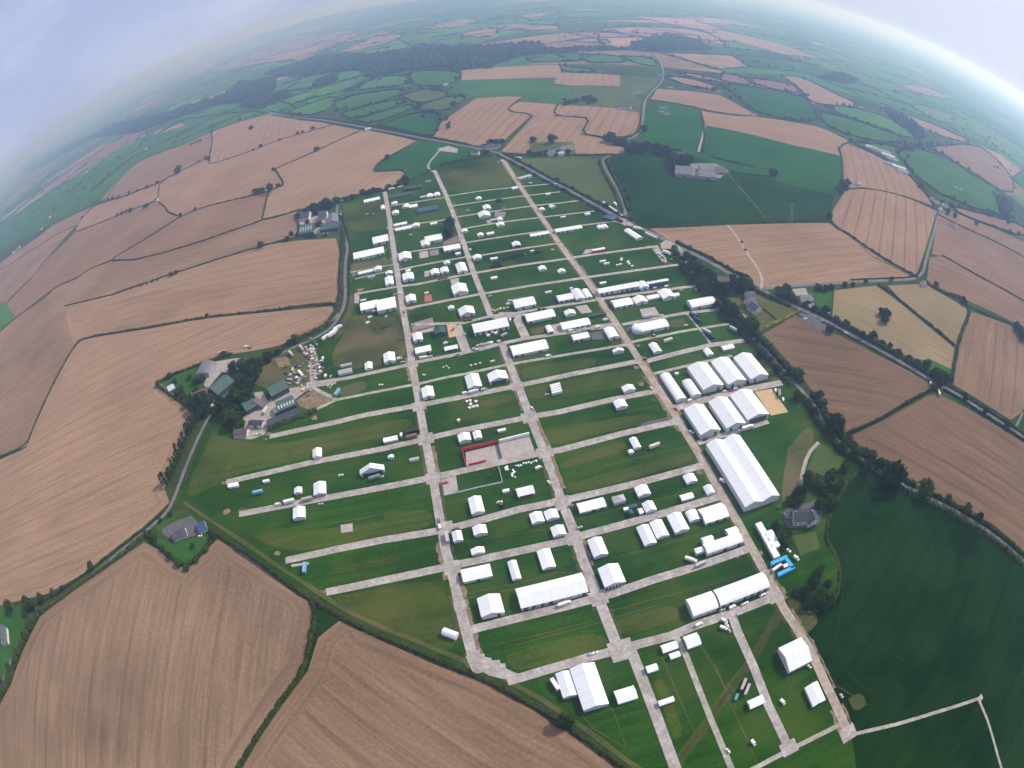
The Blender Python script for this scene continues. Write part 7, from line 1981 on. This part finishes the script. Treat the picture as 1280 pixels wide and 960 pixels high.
yr = random.Random(4)
spots = [(265, 500), (262, 520), (285, 520), (275, 540), (290, 560), (283, 590), (300, 600), (310, 620), (275, 610), (290, 640), (255, 640), (235, 600), (232, 570), (205, 620), (190, 640), (140, 660), (120, 690), (100, 690), (160, 740), (185, 740), (215, 790), (240, 770), (262, 800), (280, 665), (325, 610), (330, 580), (310, 690), (240, 540), (220, 545), (250, 830), (200, 760), (110, 720)]
CC = ['white', 'cream', 'mauve', 'silver', 'grey', 'mauve', 'brown', 'blue', 'brown', 'cream', 'grey', 'silver', 'green', 'mauve', 'black']
cnt = {}
spots += [(262 + yr.gauss(0, 26), 560 + yr.gauss(0, 55)) for _ in range(26)] + [(150 + yr.gauss(0, 45), 715 + yr.gauss(0, 28)) for _ in range(18)] + [(330 + yr.gauss(0, 18), 640 + yr.gauss(0, 40)) for _ in range(8)]
for x, y in spots:
    c_ = yr.choice(CC)
    vehicle('crate', W('K4', x + yr.uniform(-5, 5), y + yr.uniform(-5, 5)), yr.uniform(0, 3), c_, f'{c_} wrapped load on a pallet among the clutter of the trade yard', f'{c_} pallet loads in the trade yard', yr.uniform(.8, 1.5))
for i in range(26):
    x, y = [(820 + yr.uniform(-10, 10), 450 + i * 3), (880 + (i - 8) * 17, 440 - (i - 8) * 3 + yr.uniform(-8, 8)), (865 + yr.uniform(-12, 12), 470 + (i - 17) * 6)][0 if i < 8 else 1 if i < 17 else 2]
    vehicle('crate', W('L3', x, y), yr.uniform(0, 3), 'white', 'white pallet load scattered on the grass beside the paved arena', 'white pallet loads by the paved arena', yr.uniform(.45, .8))
for x, y in ((128, 870), (150, 865), (152, 888), (145, 912), (172, 905), (195, 900), (188, 870)):
    vehicle('crate', W('K5', x, y), yr.uniform(0, 3), 'white', 'white bale like load in the cluster below the scalloped tent', 'white loads below the scalloped tent', 1.15)
for x, y in ((175, 520), (200, 500), (225, 492), (245, 490), (270, 482), (290, 478), (195, 525), (340, 470), (365, 430), (385, 420), (270, 430), (300, 410), (320, 415)):
    c_ = yr.choice(['silver', 'mauve', 'white', 'grey'])
    vehicle('crate', W('K5', x, y), .25, c_, f'{c_} load on a pallet behind the broad long marquee', f'{c_} pallet loads behind the broad long marquee', 1.5)
for x, y in ((300, 260), (330, 258), (350, 250), (375, 248), (400, 243), (315, 266)):
    c_ = yr.choice(['white', 'yellow', 'cream'])
    vehicle('crate', W('K5', x, y), .25, c_, f'{c_} load along the upper service street', f'{c_} loads along the upper service street', 1.1)
for x, y in ((302, 780), (298, 808), (276, 813), (345, 795), (355, 805), (375, 820), (350, 790), (304, 770)):
    vehicle('crate', W('K3', x, y), .4, 'white', 'white load set out on the grass near the roadside plots', 'white loads near the roadside plots', 1.25)
for x, y in ((1145, 640), (1165, 632), (1180, 645), (1010, 690), (1020, 692), (375, 765), (390, 775), (400, 760)):
    vehicle('crate', W('K4', x, y), .3, 'cream', 'cream load lying on grass near the service crossing', 'cream loads near the service crossing', .8)
for x, y in ((155, 628), (185, 622), (215, 613), (290, 602), (305, 598)):
    vehicle('crate', W('K5', x, y), .25, 'cream', 'cream load in the line on grass by the lower service street', 'cream loads in line by the lower service street', 1.0)
# ------------------------------------------------------------------ air, sky, sun, camera
hz = mesh('haze', [(-34000, -34000, -1), (34000, -34000, -1), (34000, 34000, -1), (-34000, 34000, -1), (-34000, -34000, 395), (34000, -34000, 395), (34000, 34000, 395), (-34000, 34000, 395)],
          [[3, 2, 1, 0], [4, 5, 6, 7], [0, 1, 5, 4], [1, 2, 6, 5], [2, 3, 7, 6], [3, 0, 4, 7]], bpy.data.materials.new('air'))
tag(hz, 'thin blue haze in the air over the whole countryside', 'haze', None, 'stuff')
m = hz.data.materials[0]; m.use_nodes = True
N, L = m.node_tree.nodes, m.node_tree.links
N.remove(N['Principled BSDF'])
pv = N.new('ShaderNodeVolumePrincipled')
pv.inputs['Color'].default_value = HAZE_C
pv.inputs['Density'].default_value = HAZE
pv.inputs['Anisotropy'].default_value = HAZE_G
pv.inputs['Absorption Color'].default_value = (1, 1, 1, 1)
L.new(pv.outputs[0], N['Material Output'].inputs['Volume'])

SUN_EL = math.radians(43)
SUN_AZ = math.atan2(.42, .90)                           # bearing towards the sun, from +X
w = bpy.data.worlds.new('World')
sc.world = w
w.use_nodes = True
N, L = w.node_tree.nodes, w.node_tree.links
bg = N['Background']
sky = N.new('ShaderNodeTexSky')
sky.sky_type = 'NISHITA'
sky.sun_disc = False
sky.sun_elevation = SUN_EL
sky.sun_rotation = math.pi / 2 - SUN_AZ
sky.altitude = 300
sky.air_density = 1.0
sky.dust_density = 3.0
sky.ozone_density = 1.5
tc = N.new('ShaderNodeTexCoord')
mp = N.new('ShaderNodeMapping')
mp.inputs['Scale'].default_value = (1, 1, 2.2)
L.new(tc.outputs['Generated'], mp.inputs[0])
def cloud(scale, lo, hi, detail):
    nz = N.new('ShaderNodeTexNoise')
    nz.inputs['Scale'].default_value = scale
    nz.inputs['Detail'].default_value = detail
    nz.inputs['Roughness'].default_value = .55
    L.new(mp.outputs[0], nz.inputs['Vector'])
    rp = ramp(N, [(lo, (0, 0, 0)), (hi, (1, 1, 1))])
    L.new(nz.outputs['Fac'], rp.inputs[0])
    return rp.outputs[0]
# thin overcast veil, brighter round the sun, with a few loose white clouds in it
dt = N.new('ShaderNodeVectorMath'); dt.operation = 'DOT_PRODUCT'
L.new(tc.outputs['Generated'], dt.inputs[0])
dt.inputs[1].default_value = (math.cos(SUN_AZ) * math.cos(SUN_EL), math.sin(SUN_AZ) * math.cos(SUN_EL), math.sin(SUN_EL))
gl = ramp(N, [(.25, VEIL), (.85, CLOUD)])
L.new(dt.outputs['Value'], gl.inputs[0])
veil = mixc(N, L, .86, sky.outputs[0], gl.outputs[0])
cl = N.new('ShaderNodeMath'); cl.operation = 'MULTIPLY'
L.new(cloud(2.6, .46, .80, 7), cl.inputs[0]); cl.inputs[1].default_value = .55
mx = mixc(N, L, cl.outputs[0], veil, CLOUD)
L.new(mx, bg.inputs['Color'])
bg.inputs['Strength'].default_value = SKY

sun = bpy.data.lights.new('sun', 'SUN')
sun.energy = SUN
sun.angle = math.radians(.7)
sun.color = (1, .965, .915)
so = bpy.data.objects.new('sun', sun)
col.objects.link(so)
dv = Vector((math.cos(SUN_AZ) * math.cos(SUN_EL), math.sin(SUN_AZ) * math.cos(SUN_EL), math.sin(SUN_EL)))
so.rotation_euler = (-dv).to_track_quat('-Z', 'Y').to_euler()
so.location = (0, 0, 900)

cam = bpy.data.cameras.new('camera')
cam.type = 'PANO'
try: pc = cam.cycles; pc.panorama_type = 'FISHEYE_LENS_POLYNOMIAL'
except Exception: pc = cam; pc.panorama_type = 'FISHEYE_LENS_POLYNOMIAL'
cam.sensor_fit = 'HORIZONTAL'
cam.sensor_width, cam.sensor_height = 36, 27
pc.fisheye_polynomial_k0 = 0
pc.fisheye_polynomial_k1 = -A1 / 18
pc.fisheye_polynomial_k2 = 0
pc.fisheye_polynomial_k3 = -A3 / 18 ** 3
pc.fisheye_polynomial_k4 = -A4 / 18 ** 4
pc.fisheye_fov = math.radians(200)
cam.clip_start, cam.clip_end = 1, 120000
co = bpy.data.objects.new('camera', cam)
col.objects.link(co)
co.matrix_world = Matrix.Translation((0, 0, CAM_H)) @ CAM_ROT.to_4x4()
sc.camera = co

sc.render.engine = 'CYCLES'
sc.cycles.use_denoising = True
try: sc.cycles.denoiser = 'OPENIMAGEDENOISE'
except Exception: pass
sc.cycles.max_bounces = 5
sc.cycles.diffuse_bounces = 2
sc.cycles.volume_bounces = 2
sc.cycles.use_adaptive_sampling = True
sc.cycles.adaptive_threshold = .015
sc.view_settings.view_transform = 'Standard'
sc.view_settings.look = 'None'
sc.view_settings.gamma = 1
sc.view_settings.use_curve_mapping = False
sc.view_settings.exposure = EXPO
